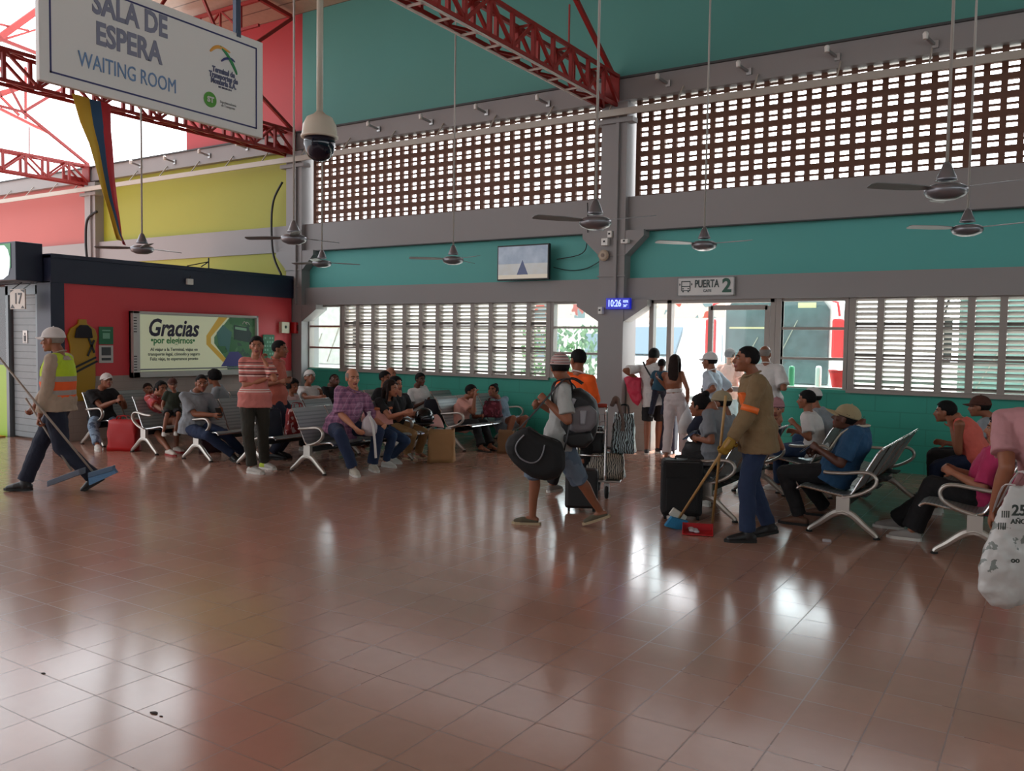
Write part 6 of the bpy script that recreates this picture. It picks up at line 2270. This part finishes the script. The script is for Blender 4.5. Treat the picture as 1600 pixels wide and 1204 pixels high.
def phone(p, label, d=(0, 0, 1), s_=(0.075, 0.012, 0.15), off=(0, 0, 0.02)):
    f = p['F']
    h = (p['WL'] + p['WR']) / 2
    e_ = empty('mobile_phone', h + f * 0.10 + V(off))
    Mx = frame(f) @ Matrix.Rotation(0.9, 3, 'X')
    vs = MB().box((-0.037, -0.005, -0.075), (0.037, 0.005, 0.075), Mx, (0, 0, 0))
    vs.build('casing', BLK, e_, bevel=0.003)
    MB().box((-0.033, -0.0065, -0.068), (0.033, -0.0052, 0.068), Mx, (0, 0, 0)).build('screen', mat('dim_screen', srgb(60, 70, 90), 0.1, emit=srgb(90, 110, 140), es=0.3), e_)
    tag(e_, label, 'phone')

phone(p5, 'phone held by the man in the grey polo shirt')
phone(p33, 'phone held by the man in khaki cap and blue shirt')
phone(p29, 'phone held by the woman behind the black suitcase')


def soft_box(name, c, w, d, h, m, label, cat, rz_=0.0, taper=0.85, handles=None, hm=None, bulge=0.02, top_open=False, base=None):
    """a bag standing on its base at c"""
    e_ = empty(name, c, rz_)
    n = 5
    b = MB()
    prof = []
    sec = 20
    vs, fs = [], []
    lv = 9
    for i in range(lv):
        t = i / (lv - 1)
        k = 1 + (taper - 1) * t + bulge * 4 * t * (1 - t)
        kd = 1 + (taper * 0.8 - 1) * t ** 1.5 + bulge * 4 * t * (1 - t)
        for j in range(sec):
            a = 2 * math.pi * j / sec
            cx_, sy_ = math.cos(a), math.sin(a)
            q = 0.28
            x = w / 2 * k * math.copysign(abs(cx_) ** q, cx_)
            y = d / 2 * kd * math.copysign(abs(sy_) ** q, sy_)
            jit = 0.006 * math.sin(7 * a + 5 * t) + 0.005 * math.sin(11 * t + 3 * a)
            vs.append(V((x + jit, y + jit, h * t + (0.01 * math.sin(3 * a) if t > 0.95 else 0))))
    for i in range(lv - 1):
        for j in range(sec):
            j2 = (j + 1) % sec
            fs.append((i * sec + j, i * sec + j2, (i + 1) * sec + j2, (i + 1) * sec + j))
    fs.append(tuple(range(sec - 1, -1, -1)))
    if not top_open:
        fs.append(tuple((lv - 1) * sec + j for j in range(sec)))
    b.add(vs, fs)
    o = b.build('bag_body', m, e_, smooth=True)
    if top_open:
        sd2 = o.modifiers.new('t', 'SOLIDIFY')
        sd2.thickness = 0.004
    if handles:
        for yy in (-1, 1):
            q = MB()
            q.tube(bez([(-w * 0.2, yy * d * 0.3 * taper, h - 0.02), (-w * 0.16, yy * d * 0.25, h + handles * 0.8), (0, yy * d * 0.2, h + handles), (w * 0.16, yy * d * 0.25, h + handles * 0.8), (w * 0.2, yy * d * 0.3 * taper, h - 0.02)], 4), [(0.010, 0.004)] * 17, 6)
            q.build('handle', hm or m, e_)
    tag(e_, label, cat)
    return e_

c = flo(187, 705)
soft_box('shopping_bag', (c.x - 0.05, c.y + 0.1, 0), 0.42, 0.2, 0.44, mat('bright_red_bag', srgb(176, 20, 22), 0.5), 'bright red bag standing between the feet of the man in black', 'bag', 0.5, 0.95, 0.06)
KRAFT = mat('kraft_paper', srgb(168, 130, 88), 0.8, 0, 0.08, 5, 0.3, 12)
c = flo(686, 722)
e = soft_box('paper_bag', (c.x - 0.02, c.y + 0.08, 0), 0.36, 0.24, 0.44, KRAFT, 'large brown paper bag on the floor at the end of the bench', 'bag', 0.55, 0.97, 0.0, top_open=True)
c = flo(786, 708)
soft_box('paper_bag', (c.x, c.y + 0.08, 0), 0.24, 0.16, 0.34, mat('dull_kraft_paper', srgb(120, 90, 62), 0.85), 'smaller brown bag on the floor below the denim-jacketed woman', 'bag', 0.4, 0.95)
c = flo(298, 708)
soft_box('cloth_bag', (c.x + 0.1, c.y + 0.25, 0), 0.3, 0.16, 0.26, mat('dark_maroon_bag', srgb(48, 18, 26), 0.6), 'dark maroon bag under the bench between the ponytailed woman and the grey polo man', 'bag', 1.2, 0.8, 0.12, mat('pale_pink_strap', srgb(180, 130, 140), 0.6))
c = atX(462, 674, -8.48)
soft_box('cloth_bag', (-8.46, c.y, 0.375), 0.3, 0.18, 0.34, m_blotch('red_print_cloth', (srgb(136, 34, 38), srgb(160, 60, 56), srgb(206, 176, 176)), 10), 'red patterned bag lying on the empty steel bench seat', 'bag', 1.2, 0.8, 0.08)
c = atX(432, 676, -8.48)
soft_box('cloth_bag', (-8.46, c.y - 0.1, 0.375), 0.26, 0.2, 0.36, mat('dark_blue_bag', srgb(22, 28, 46), 0.6), 'dark blue bag on the bench seat behind the striped T-shirt', 'bag', 1.2, 0.75, 0.05)

# helmet
e = empty('motorcycle_helmet', (-7.12, 8.98, 0.615))
b = MB()
b.ell((0, 0, 0), (0.125, 0.135, 0.13), None, 24, 14)
b.build('shell', mat('glossy_black_shell', srgb(14, 14, 16), 0.12), e, smooth=True)
MB().ell((0.045, 0, -0.01), (0.098, 0.115, 0.06), None, 20, 10).build('visor', mat('smoked_visor', srgb(30, 32, 40), 0.05), e, smooth=True)
MB().tube([(0.13 * math.cos(a) * 0.96, 0.138 * math.sin(a) * 0.96, -0.075) for a in [i * math.pi / 10 for i in range(20)]], 0.010, 6, closed=True).build('edge_trim', RUB, e)
tag(e, 'glossy black motorcycle helmet on the lap of the khaki trousers person', 'helmet')

PINKB = C('pale_pink_bag_cloth', srgb(206, 146, 138))
e = soft_box('handbag', (-7.38, 8.34, 0.555), 0.3, 0.34, 0.2, PINKB, 'pale pink handbag with orange flap on the lap of the long-haired young woman', 'bag', 0.0, 0.85)
MB().box((-0.13, -0.15, 0.19), (0.14, 0.15, 0.225)).build('flap', C('orange_flap_cloth', srgb(190, 110, 74)), e, bevel=0.015)
b = MB()
for i in range(9):
    t = i / 8
    b.add([], [])
rows_ = []
vs, fs = [], []
for i in range(9):
    for j in range(6):
        u, w = i / 8, j / 5
        vs.append((0.05 * math.sin(5 * w + 3 * u) + (0.12 * u), -0.12 + 0.24 * w, 0.13 - 0.24 * max(0, u - 0.35) + 0.02 * math.sin(7 * u + 4 * w)))
for i in range(8):
    for j in range(5):
        fs.append((i * 6 + j, i * 6 + j + 1, (i + 1) * 6 + j + 1, (i + 1) * 6 + j))
b.add(vs, fs)
o = b.build('folded_towel', C('pink_towel_cloth', srgb(214, 166, 160)), smooth=True, loc=(0, 0, 0))
o.location = (-7.22, 9.22, 0.50)
o.modifiers.new('t', 'SOLIDIFY').thickness = 0.02
tag(o, 'crumpled pale pink towel hanging beside the black helmet', 'towel')
h = (p16['WL'] + p16['WR']) / 2
e = soft_box('handbag', (h.x + 0.1, h.y - 0.04, h.z - 0.2), 0.26, 0.14, 0.24, mat('dark_blue_bag', srgb(22, 28, 46), 0.6), 'dark blue handbag held by the woman in the white top', 'bag', 0.8, 0.75)
c = at(757, 664, 11.0)
soft_box('cloth_bag', (-7.36, 10.98, 0.47), 0.3, 0.2, 0.25, m_blotch('maroon_print_cloth', (srgb(96, 30, 44), srgb(70, 20, 34), srgb(130, 60, 76)), 9), 'maroon patterned bag held between the two talking women', 'bag', 0.4, 0.8, 0.05)

# old man's plastic bag
c = (p12['WR'] + p12['WL']) / 2
PLAS = m_glass('x') if False else mat('white_plastic_film', srgb(206, 204, 204), 0.3)
e = empty('plastic_bag', (p12['WL'] * 0.5 + p12['WR'] * 0.5) + V((0.02, -0.02, 0.12)))
b = MB()
b.tube(bez([(0, 0, 0.06), (0.01, 0.0, 0.02), (0.0, 0, -0.06), (0.02, 0, -0.16), (0.02, 0, -0.24)], 3), [(0.035, 0.03), (0.03, 0.025), (0.02, 0.02), (0.02, 0.02), (0.035, 0.03), (0.06, 0.05), (0.08, 0.06), (0.09, 0.065), (0.10, 0.07), (0.10, 0.07), (0.095, 0.065), (0.08, 0.05), (0.05, 0.03)], 14)
finish(b, 'bag_body', mat('cloudy_plastic_film', srgb(180, 172, 178), 0.3), 0.01, 1, 0.012, e, V((0, 0, 0)))
b = MB().tube(bez([(0.04, -0.02, 0.0), (0.10, -0.03, -0.12), (0.13, -0.03, -0.3), (0.15, -0.03, -0.5)], 4), [(0.018, 0.012)] * 13, 8)
b.build('white_roll', mat('white_roll_paper', srgb(214, 212, 210), 0.5), e)
tag(e, 'cloudy white plastic bag with a long white roll between the elderly man\'s hands', 'bag')

def pillow(poly, p, w, th, name, m, parent, origin, vox=0.012, sm=8, disp=0.006, off=0.0):
    """soft solid: an outline on the figure's own plane given a thickness and rounded"""
    N_ = p['N']
    pts = [J1(p, x, y, w) for x, y in poly]
    b = MB()
    n = len(pts)
    ctr = sum(pts, V((0, 0, 0))) / n
    lay = [(-0.5, 0.72), (-0.36, 0.93), (-0.12, 1.0), (0.12, 1.0), (0.36, 0.93), (0.5, 0.72)]
    vs = [ctr + (q - ctr) * k + N_ * (th * t + off) for t, k in lay for q in pts]
    fs = [tuple(range(n)), tuple(range(6 * n - 1, 5 * n - 1, -1))]
    for l in range(5):
        for i in range(n):
            j = (i + 1) % n
            fs.append((l * n + i, (l + 1) * n + i, (l + 1) * n + j, l * n + j))
    b.add(vs, fs)
    return finish(b, name, m, vox, sm, disp, parent, origin)

BNY = mat('black_nylon', srgb(20, 20, 24), 0.6, 0, 0.2, 20, 0.3, 30)
GNY = mat('grey_nylon', srgb(104, 100, 104), 0.6, 0, 0.1, 20, 0.3, 30)

pillow([(1153, 613), (1163, 612), (1174, 631), (1169, 639), (1158, 633)], p27, 0.09, 0.12, 'chest_patch', mat('orange_reflective', srgb(236, 110, 40), 0.5), p27['body'], p27['loc'], 0.007, 1, 0.0)

# --- traveller's backpack
P = p20
F_, S_ = P['F'], P['SR']
bc = P['PEL'] + P['nd'] * 0.27 * P['s'] - F_ * 0.27
Mx = Matrix((S_, F_, S_.cross(F_))).transposed()
e = empty('backpack', bc)
pillow([(881.0, 597.5), (893.4, 607.3), (906.3, 605.3), (920.5, 613.8), (932.1, 625.9), (936.2, 646.0), (934.1, 669.2), (928.2, 687.2), (914.0, 697.5), (893.4, 695.5), (879.2, 685.9), (873.3, 669.2), (873.3, 643.4), (876.6, 617.6)], P, 0.02, 0.32, 'main_pouch', BNY, e, bc)
pillow([(890.8, 640.8), (903.7, 633.1), (924.3, 631.0), (934.6, 640.8), (933.6, 658.9), (924.3, 670.5), (903.7, 674.3), (892.1, 669.2)], P, 0.02, 0.10, 'side_panel', GNY, e, bc, 0.009, 4, 0.004, -0.155)
pillow([(883.1, 675.6), (903.7, 671.2), (924.3, 670.5), (929.0, 684.6), (916.6, 696.2), (893.4, 694.9), (882.6, 685.9)], P, 0.02, 0.12, 'lower_pocket', mat('black_nylon_dark', srgb(12, 12, 15), 0.6), e, bc, 0.009, 4, 0.004, -0.15)
pillow([(889.5, 631.8), (897.3, 618.9), (903.2, 621.5), (896.0, 635.7)], P, 0.02, 0.05, 'grey_trim', mat('pale_grey_nylon', srgb(140, 140, 146), 0.6), e, bc, 0.006, 2, 0.0, -0.175)
pillow([(908.4, 638.2), (919.2, 638.2), (916.6, 660.2), (908.9, 660.2)], P, 0.02, 0.05, 'grey_trim', mat('pale_grey_nylon', srgb(140, 140, 146), 0.6), e, bc, 0.006, 2, 0.0, -0.20)
for q_ in (-1, 1):
    so = (P['SHR'] if q_ > 0 else P['SHL']) - bc
    nk = P['NK'] - bc
    t0 = nk.lerp(so, 0.62) + V((0, 0, 0.07))
    MB().tube(bez([Mx @ V((q_ * 0.09, 0.10, 0.22)), t0 - F_ * 0.06, t0 + F_ * 0.09 - V((0, 0, 0.04)), t0 + F_ * 0.10 - V((0, 0, 0.20)) + S_ * q_ * 0.03, t0 - V((0, 0, 0.34)) + S_ * q_ * 0.07 + F_ * 0.02, Mx @ V((q_ * 0.13, 0.10, -0.18))], 4), [(0.028, 0.007)] * 21, 8, side=S_).build('shoulder_strap', mat('black_webbing', srgb(22, 22, 26), 0.7), e)
MB().tube(bez([J1(P, 884, 604, 0.02) - bc, J1(P, 892, 598, 0.02) - bc, J1(P, 900, 606, 0.02) - bc], 3), 0.007, 6).build('grab_loop', BLK, e)
tag(e, 'black and grey backpack on the back of the striding man in striped cap', 'backpack')

# --- duffel slung at his side
dc = J1(P, 838, 704, 0.36)
e = empty('duffel_bag', dc)
ax_ = V((0.84, 0.54, 0.0)).normalized()
Mx = Matrix((ax_, V((0, 0, 1)).cross(ax_), V((0, 0, 1)))).transposed() @ Matrix.Rotation(0.35, 3, 'Y')
pillow([(789.8, 691.9), (795.5, 682.1), (808.4, 673.0), (826.4, 665.3), (843.1, 678.2), (865.1, 684.6), (876.6, 690.3), (882.6, 707.8), (883.1, 731.0), (872.8, 745.2), (854.7, 750.4), (835.4, 746.5), (816.1, 734.9), (800.6, 719.4), (791.6, 705.3)], P, 0.36, 0.24, 'main_pouch', mat('dull_black_nylon', srgb(11, 11, 14), 0.8, 0, 0.2, 20, 0.3, 30), e, dc, 0.012, 8, 0.012)
b = MB()
b.tube(bez([J1(P, x, y, 0.485) - dc for x, y in [(818.7, 679.5), (808.4, 691.1), (805.8, 702.7), (813.5, 715.6), (829.0, 722.8), (840.6, 719.4), (847.5, 709.1), (850.9, 694.9)]], 4), [(0.020, 0.006)] * 29, 8, side=P['N'])
b.build('webbing_handle', mat('grey_webbing', srgb(130, 130, 136), 0.6), e)
b = MB()
sh = P['SHL'] - dc
b.tube(bez([Mx @ V((-0.2, 0.0, 0.12)), (Mx @ V((-0.2, 0, 0.12))).lerp(sh, 0.55) + V((-0.03, -0.02, 0)), sh + V((0, 0, 0.08)), sh + V((0.05, 0.06, 0.02)), (Mx @ V((0.2, 0.0, 0.08))).lerp(sh, 0.5) + V((0.06, 0.02, 0)), Mx @ V((0.22, 0.0, 0.06))], 4), [(0.018, 0.004)] * 21, 6)
b.build('shoulder_strap', mat('black_webbing', srgb(22, 22, 26), 0.7), e)
b = MB()
b.tube(bez([J1(P, x, y, 0.40) - dc for x, y in ((800, 672), (822, 668), (846, 680), (872, 690))], 3), 0.005, 6)
b.build('zip', mat('dull_zip', srgb(70, 70, 72), 0.4, 0.5), e)
tag(e, 'large black duffel bag with grey webbing handle hanging at the striding man\'s side', 'bag')

# --- luggage trolley with zebra bags
tc = flo(945, 778)
e = empty('luggage_trolley', (tc.x, tc.y, 0), math.atan2(0.35, 0.94))
b = MB()
b.box((-0.30, -0.02, 0.17), (0.16, 0.46, 0.19))
b.build('platform', STEEL, e, bevel=0.008)
b = MB()
for xx in (-0.30, 0.0):
    b.tube(bez([(xx, 0.0, 0.17), (xx, -0.01, 0.6), (xx, -0.05, 0.98)], 4), 0.017, 10)
b.tube([(-0.30, -0.05, 0.98), (0.0, -0.05, 0.98)], 0.02, 10)
b.tube([(-0.30, 0.0, 0.45), (0.0, 0.0, 0.45)], 0.012, 8)
b.tube([(-0.30, -0.01, 0.7), (0.0, -0.01, 0.7)], 0.012, 8)
b.build('upright_frame', CHROME, e, smooth=True)
b = MB()
for k in range(6):
    b.tube([(-0.28 + k * 0.054, -0.03, 0.72), (-0.28 + k * 0.054, -0.10, 0.9)], 0.004, 5)
for zz in (0.74, 0.82, 0.9):
    b.tube([(-0.29, -0.03 - (zz - 0.72) * 0.4, zz), (-0.0, -0.03 - (zz - 0.72) * 0.4, zz)], 0.004, 5)
b.build('wire_basket', CHROME, e)
MB().tube([(-0.31, -0.05, 0.985), (0.01, -0.05, 0.985)], 0.024, 10).build('handle_grip', mat('red_grip', srgb(150, 50, 34), 0.5), e)
for (xx, yy) in ((0.02, -0.02), (-0.30, -0.02), (-0.12, 0.46)):
    w_ = MB().lathe([(0.0, -0.018), (0.06, -0.018), (0.07, -0.008), (0.07, 0.008), (0.06, 0.018), (0.0, 0.018)], (xx, yy, 0.07), 20, Matrix.Rotation(math.pi / 2, 3, 'Y')).build('wheel', RUB, e)
    MB().box((xx - 0.028, yy - 0.02, 0.07), (xx + 0.028, yy + 0.02, 0.165)).build('fork', STEEL, w_)
tag(e, 'chrome luggage trolley with red grip pushed by the man in orange', 'trolley')
ZB = m_zebra('zebra_print', srgb(22, 20, 20), srgb(176, 166, 150), 16, 7)
ZB2 = m_zebra('silver_zebra_print', srgb(24, 28, 34), srgb(176, 200, 206), 13, 9)
tm = e.matrix_basis if False else Matrix.Rotation(math.atan2(0.35, 0.94), 3, 'Z')
def tw(x, y, z):
    return V((tc.x, tc.y, 0)) + tm @ V((x, y, z))
soft_box('travel_bag', tw(-0.02, 0.2, 0.195), 0.42, 0.28, 0.26, ZB, 'black and cream zebra print bag lying on the luggage trolley', 'bag', 0.36, 0.9, 0.06, BLK)
soft_box('travel_bag', tw(0.16, 0.30, 0.46), 0.26, 0.26, 0.42, ZB2, 'silvery zebra print bag standing upright on the trolley\'s right side', 'bag', 0.36, 0.8, 0.10, BLK)
soft_box('travel_bag', tw(-0.16, 0.22, 0.46), 0.24, 0.26, 0.28, mat('black_nylon', srgb(20, 20, 24), 0.6), 'black bag on the trolley behind the chrome uprights', 'bag', 0.36, 0.9)
b = MB()
b.tube(bez([(0, 0, 0), (0.05, 0.02, 0.1), (0.08, 0.02, 0.02), (0.12, 0.04, -0.14), (0.11, 0.05, -0.26)], 4), [(0.03, 0.02)] * 17, 8)
o = finish(b, 'jacket_bundle', C('taupe_cloth', srgb(112, 96, 88)), 0.012, 2, 0.02, None, V((0, 0, 0)))
o.location = tw(0.04, 0.08, 0.97)
tag(o, 'taupe cloth bundle draped over the corner of the luggage trolley', 'cloth')
# black suitcase standing by his legs
c = flo(899, 800)
e = empty('suitcase', (c.x + 0.02, c.y + 0.08, 0), 0.5)
MB().box((-0.16, -0.09, 0.04), (0.16, 0.09, 0.42)).build('shell', mat('black_case', srgb(18, 18, 20), 0.5), e, bevel=0.03)
for sx in (-1, 1):
    MB().lathe([(0.0, -0.012), (0.025, -0.012), (0.025, 0.012), (0.0, 0.012)], (sx * 0.12, 0.0, 0.025), 14, Matrix.Rotation(math.pi / 2, 3, 'Y')).build('wheel', RUB, e)
tag(e, 'small black case on wheels between the striding man and the trolley', 'suitcase')

# --- big black suitcase before the grey-shirted woman
c = flo(1044, 812)
e = empty('suitcase', (c.x + 0.06, c.y + 0.16, 0), 0.45)
MB().box((-0.19, -0.12, 0.035), (0.19, 0.12, 0.56)).build('shell', mat('black_case_fabric', srgb(16, 16, 18), 0.7, 0, 0.2, 30, 0.3, 60), e, bevel=0.035)
b = MB()
b.box((-0.15, -0.135, 0.08), (0.15, -0.115, 0.40))
b.build('front_pocket', mat('black_case_fabric', srgb(16, 16, 18), 0.7), e, bevel=0.01)
MB().tube(bez([(-0.06, 0, 0.56), (-0.05, 0, 0.59), (0.05, 0, 0.59), (0.06, 0, 0.56)], 3), 0.009, 6).build('carry_handle', BLK, e)
MB().tube([(-0.185, -0.10, 0.5), (-0.15, -0.11, 0.545), (0.15, -0.11, 0.545), (0.185, -0.10, 0.5)], 0.005, 6).build('piping', mat('grey_piping', srgb(80, 80, 84), 0.5), e)
for sx in (-1, 1):
    for sy in (-1, 1):
        MB().lathe([(0.0, -0.012), (0.024, -0.012), (0.024, 0.012), (0.0, 0.012)], (sx * 0.15, sy * 0.08, 0.024), 14, Matrix.Rotation(math.pi / 2, 3, 'Y')).build('wheel', RUB, e)
tag(e, 'large black upright suitcase in front of the seated woman in grey', 'suitcase')
hh = (p29['WL'] + p29['WR']) / 2
soft_box('handbag', (hh.x - 0.02, hh.y, hh.z - 0.24), 0.3, 0.22, 0.2, mat('black_nylon', srgb(20, 20, 24), 0.6), 'black handbag on the lap of the woman behind the suitcase', 'bag', 0.2, 0.7)

# --- janitor's broom and dustpan
hz = (p27['WL'] + p27['WR']) / 2
hp = J1(p27, 1130, 703, 0.18)
b0 = flo(1055, 824)
e = empty('broom', b0 + V((0, 0, 0.02)))
stick(V((0.02, 0.01, 0.05)), hp + (hp - b0).normalized() * 0.12 - b0 - V((0, 0, 0.02)), 0.0115).build('handle', WOOD, e, smooth=True)
dd = (hp - b0).normalized()
b = MB()
b.bar(V((0.0, 0.0, 0.06)), V((0.04, 0.015, 0.125)), 0.15, 0.035, up=(0.54, -0.84, 0.1))
b.build('head_block', mat('white_socket', srgb(200, 200, 190), 0.5), e, bevel=0.008)
b = MB()
b.prism([(-0.10, -0.02), (0.09, -0.02), (0.085, 0.075), (-0.065, 0.075)], V((0.0, 0, 0)), V((0.84, 0.54, -0.25)).normalized(), V((0.25, 0.1, 1)).normalized(), V((0.54, -0.84, 0)).normalized() * 0.07)
b.build('bristles', mat('bright_blue_bristle', srgb(36, 120, 164), 0.8, 0, 0.3, 80), e)
tag(e, 'broom with blue bristles and pale wooden handle held by the man in tan jacket', 'broom')
d0 = flo(1090, 834)
e = empty('dustpan', d0)
top_ = J1(p27, 1134, 618, 0.17)
stick(flo(1113, 826) + V((0, 0, 0.06)) - d0, top_ - d0, 0.0115).build('handle', WOOD, e, smooth=True)
RP = mat('red_plastic_pan', srgb(176, 22, 30), 0.4)
b = MB()
b.box((-0.13, -0.08, 0.004), (0.13, 0.10, 0.014))
b.box((-0.13, 0.09, 0.004), (0.13, 0.105, 0.075))
for sx in (-1, 1):
    b.prism([(-0.08, 0.0), (0.10, 0.0), (0.10, 0.075), (-0.02, 0.04)], (sx * 0.127 - 0.004, 0, 0.004), (0, 1, 0), (0, 0, 1), (0.008, 0, 0))
o = b.build('pan', RP, e, bevel=0.003)
o.rotation_euler = (0, 0, 0.35)
b = MB()
rr_ = random.Random(3)
for i in range(5):
    x, y = rr_.uniform(-0.08, 0.06), rr_.uniform(-0.05, 0.06)
    b.ell((x, y, 0.03), (0.03, 0.025, 0.016), None, 7, 5)
o = finish(b, 'litter', mat('crumpled_litter', srgb(170, 166, 170), 0.7), 0.006, 0, 0.01, None, V((0, 0, 0)))
o.location = d0 + V((0, 0.0, 0.0))
o['kind'] = 'stuff'
tag(o, 'crumpled litter in the red dustpan', 'litter')
tag(e, 'red dustpan with long wooden handle held by the man in tan jacket', 'dustpan')

# --- things carried in the doorway group
e = empty('plastic_bag', p23['WL'])
pillow([(975, 590), (986, 586), (1002, 590), (1003, 622), (997, 634), (988, 628), (981, 612)], p23, 0.04, 0.14, 'bag_body', mat('pink_red_bag', srgb(196, 44, 74), 0.45), e, p23['WL'], 0.01, 3, 0.03)
MB().tube(bez([V((-0.03, 0, -0.02)), V((0, 0, 0.03)), V((0.03, 0, -0.02))], 3), 0.006, 6).build('handle', mat('pink_red_bag', srgb(196, 44, 74), 0.45), e)
tag(e, 'pinkish red bag held out by the man in white shirt at the gate', 'bag')
h = p24['WR']
e = empty('plastic_bag', (h.x, h.y - 0.02, h.z - 0.03))
b = MB()
b.tube([(0, 0, 0), (0, 0, -0.12), (0, 0, -0.30), (0, 0, -0.42)], [(0.02, 0.02), (0.07, 0.04), (0.14, 0.07), (0.13, 0.06)], 14)
finish(b, 'bag_body', PLAS, 0.012, 1, 0.012, e, V((0, 0, 0)))
MB().tube(bez([(-0.02, 0, 0.0), (0, 0, 0.04), (0.02, 0, 0.0)], 3), 0.006, 6).build('handle', PLAS, e)
tag(e, 'white plastic bag hanging from the hand of the long-haired woman', 'bag')
c = flo(1033, 708)
e = empty('suitcase', (c.x + 0.02, c.y + 0.16, 0), 0.1)
MB().box((-0.15, -0.1, 0.03), (0.15, 0.1, 0.6)).build('shell', mat('navy_case_fabric', srgb(22, 30, 54), 0.6), e, bevel=0.03)
MB().tube([(-0.08, 0.08, 0.6), (-0.08, 0.08, 0.72), (0.08, 0.08, 0.72), (0.08, 0.08, 0.6)], 0.008, 6).build('pull_handle', BLK, e)
for sx in (-1, 1):
    MB().lathe([(0.0, -0.012), (0.024, -0.012), (0.024, 0.012), (0.0, 0.012)], (sx * 0.11, 0, 0.024), 12, Matrix.Rotation(math.pi / 2, 3, 'Y')).build('wheel', RUB, e)
tag(e, 'navy suitcase standing in the gate between the man and woman', 'suitcase')
q_ = MB()
n1, n2 = p23['NK'] - p23['SR'] * 0.09, p23['PEL'] + p23['SR'] * 0.17
bk = -p23['F']
q_.tube(bez([n1 + V((0, 0, 0.05)), n1.lerp(n2, 0.3) + bk * 0.155, n1.lerp(n2, 0.7) + bk * 0.15, n2 + bk * 0.1], 4), [(0.016, 0.004)] * 13, 6)
sub(p23, q_, 'crossbody_strap', mat('black_webbing', srgb(22, 22, 26), 0.7))

# --- printed white carrier bag at the right edge
hb = p37['WL']
top_c = onplane(1590, 758, p37['loc'] - p37['N'] * 0.16, p37['N'])
e = empty('carrier_bag', top_c)
ax_ = V((0.842, 0.539, 0)).normalized()
ay_ = V((0, 0, 1))
nz_ = ax_.cross(ay_)
b = MB()
rows_b = [(-0.04, 0.12, 0.0, 0.015), (-0.07, 0.16, -0.08, 0.045), (-0.11, 0.20, -0.2, 0.07), (-0.15, 0.24, -0.32, 0.08), (-0.185, 0.26, -0.42, 0.085), (-0.18, 0.27, -0.50, 0.075), (-0.12, 0.26, -0.56, 0.06), (-0.05, 0.22, -0.60, 0.03)]
pts, rr, sd = [], [], []
for x0, x1, z, dp in rows_b:
    pts.append(ax_ * (x0 + x1) / 2 + ay_ * z)
    rr.append(((x1 - x0) / 2, dp))
    sd.append(ax_)
b.tube(pts, rr, 20, side=sd)
PRT = NG('printed_white_plastic')
x, y, z = PRT.xyz()
nf = PRT.noise(16, 3)
band = PRT.math('MULTIPLY', PRT.math('GREATER_THAN', nf, 0.60), PRT.math('MULTIPLY', PRT.math('LESS_THAN', z, -0.16), PRT.math('GREATER_THAN', z, -0.44)))
cc = PRT.mix(PRT.math('MULTIPLY', band, 0.75), srgb(192, 192, 190), srgb(70, 84, 76))
PRT.l(cc, PRT.b.inputs['Base Color'])
PRT.b.inputs['Roughness'].default_value = 0.35
body_ = finish(b, 'bag_body', PRT.m, 0.008, 1, 0.03, e, V((0, 0, 0)))
for s_, sz, u, v_, bo in (('25', 0.075, 0.048, -0.11, 0.002), ('AÑOS', 0.034, 0.055, -0.165, 0.0008), ('oo', 0.04, 0.04, -0.36, 0.001), ('llll', 0.05, -0.02, -0.13, 0.0), ('llll', 0.05, -0.035, -0.19, 0.0)):
    text_mesh(s_, sz, ax_ * (u - 0.10) + ay_ * v_ + nz_ * 0.11, ax_, ay_, mat('dark_bag_print', srgb(44, 54, 50), 0.5), e, bold=bo)
q_ = MB()
hl_ = hb - top_c
q_.tube(bez([(ax_ * -0.01), ax_ * -0.04 + ay_ * 0.03 + hl_ * 0.3, hl_ + V((0, 0, -0.03)), ax_ * 0.0 + ay_ * 0.07, ax_ * 0.08], 4), [(0.012, 0.004)] * 17, 6)
q_.build('handle', PLAS, e)
tag(e, 'white plastic carrier bag with dark print beside the foreground man in pink', 'bag')

# --- scraps on the floor
for (px, py, m_, lab, nm, r_) in ((1292, 846, mat('crumpled_litter', srgb(170, 166, 170), 0.7), 'small crumpled white paper on the floor before the man in khaki cap', 'paper_scrap', 0.035),
                                  (241, 1114, mat('dry_leaf_brown', srgb(50, 38, 32), 0.8), 'larger dark dry leaf on the pale reflecting tiles at lower left', 'dry_leaf', 0.022),
                                  (252, 1119, mat('dry_leaf_brown', srgb(50, 38, 32), 0.8), 'smaller dark leaf scrap just right of the larger one', 'dry_leaf', 0.010),
                                  (68, 1052, mat('dry_leaf_brown', srgb(50, 38, 32), 0.8), 'thin dark scrap on the floor at the left edge of the pale tiles', 'dry_leaf', 0.014)):
    c = flo(px, py)
    b = MB()
    b.prism([(-r_, -r_ * 0.3), (0, -r_ * 0.5), (r_, -r_ * 0.1), (r_ * 0.6, r_ * 0.4), (-r_ * 0.3, r_ * 0.5)], (0, 0, 0.001), (1, 0, 0), (0, 1, 0), (0, 0, r_ * (0.6 if nm == 'paper_scrap' else 0.15)))
    o = b.build(nm, m_)
    o.location = (c.x, c.y, 0)
    tag(o, lab, 'paper' if nm == 'paper_scrap' else 'leaf')
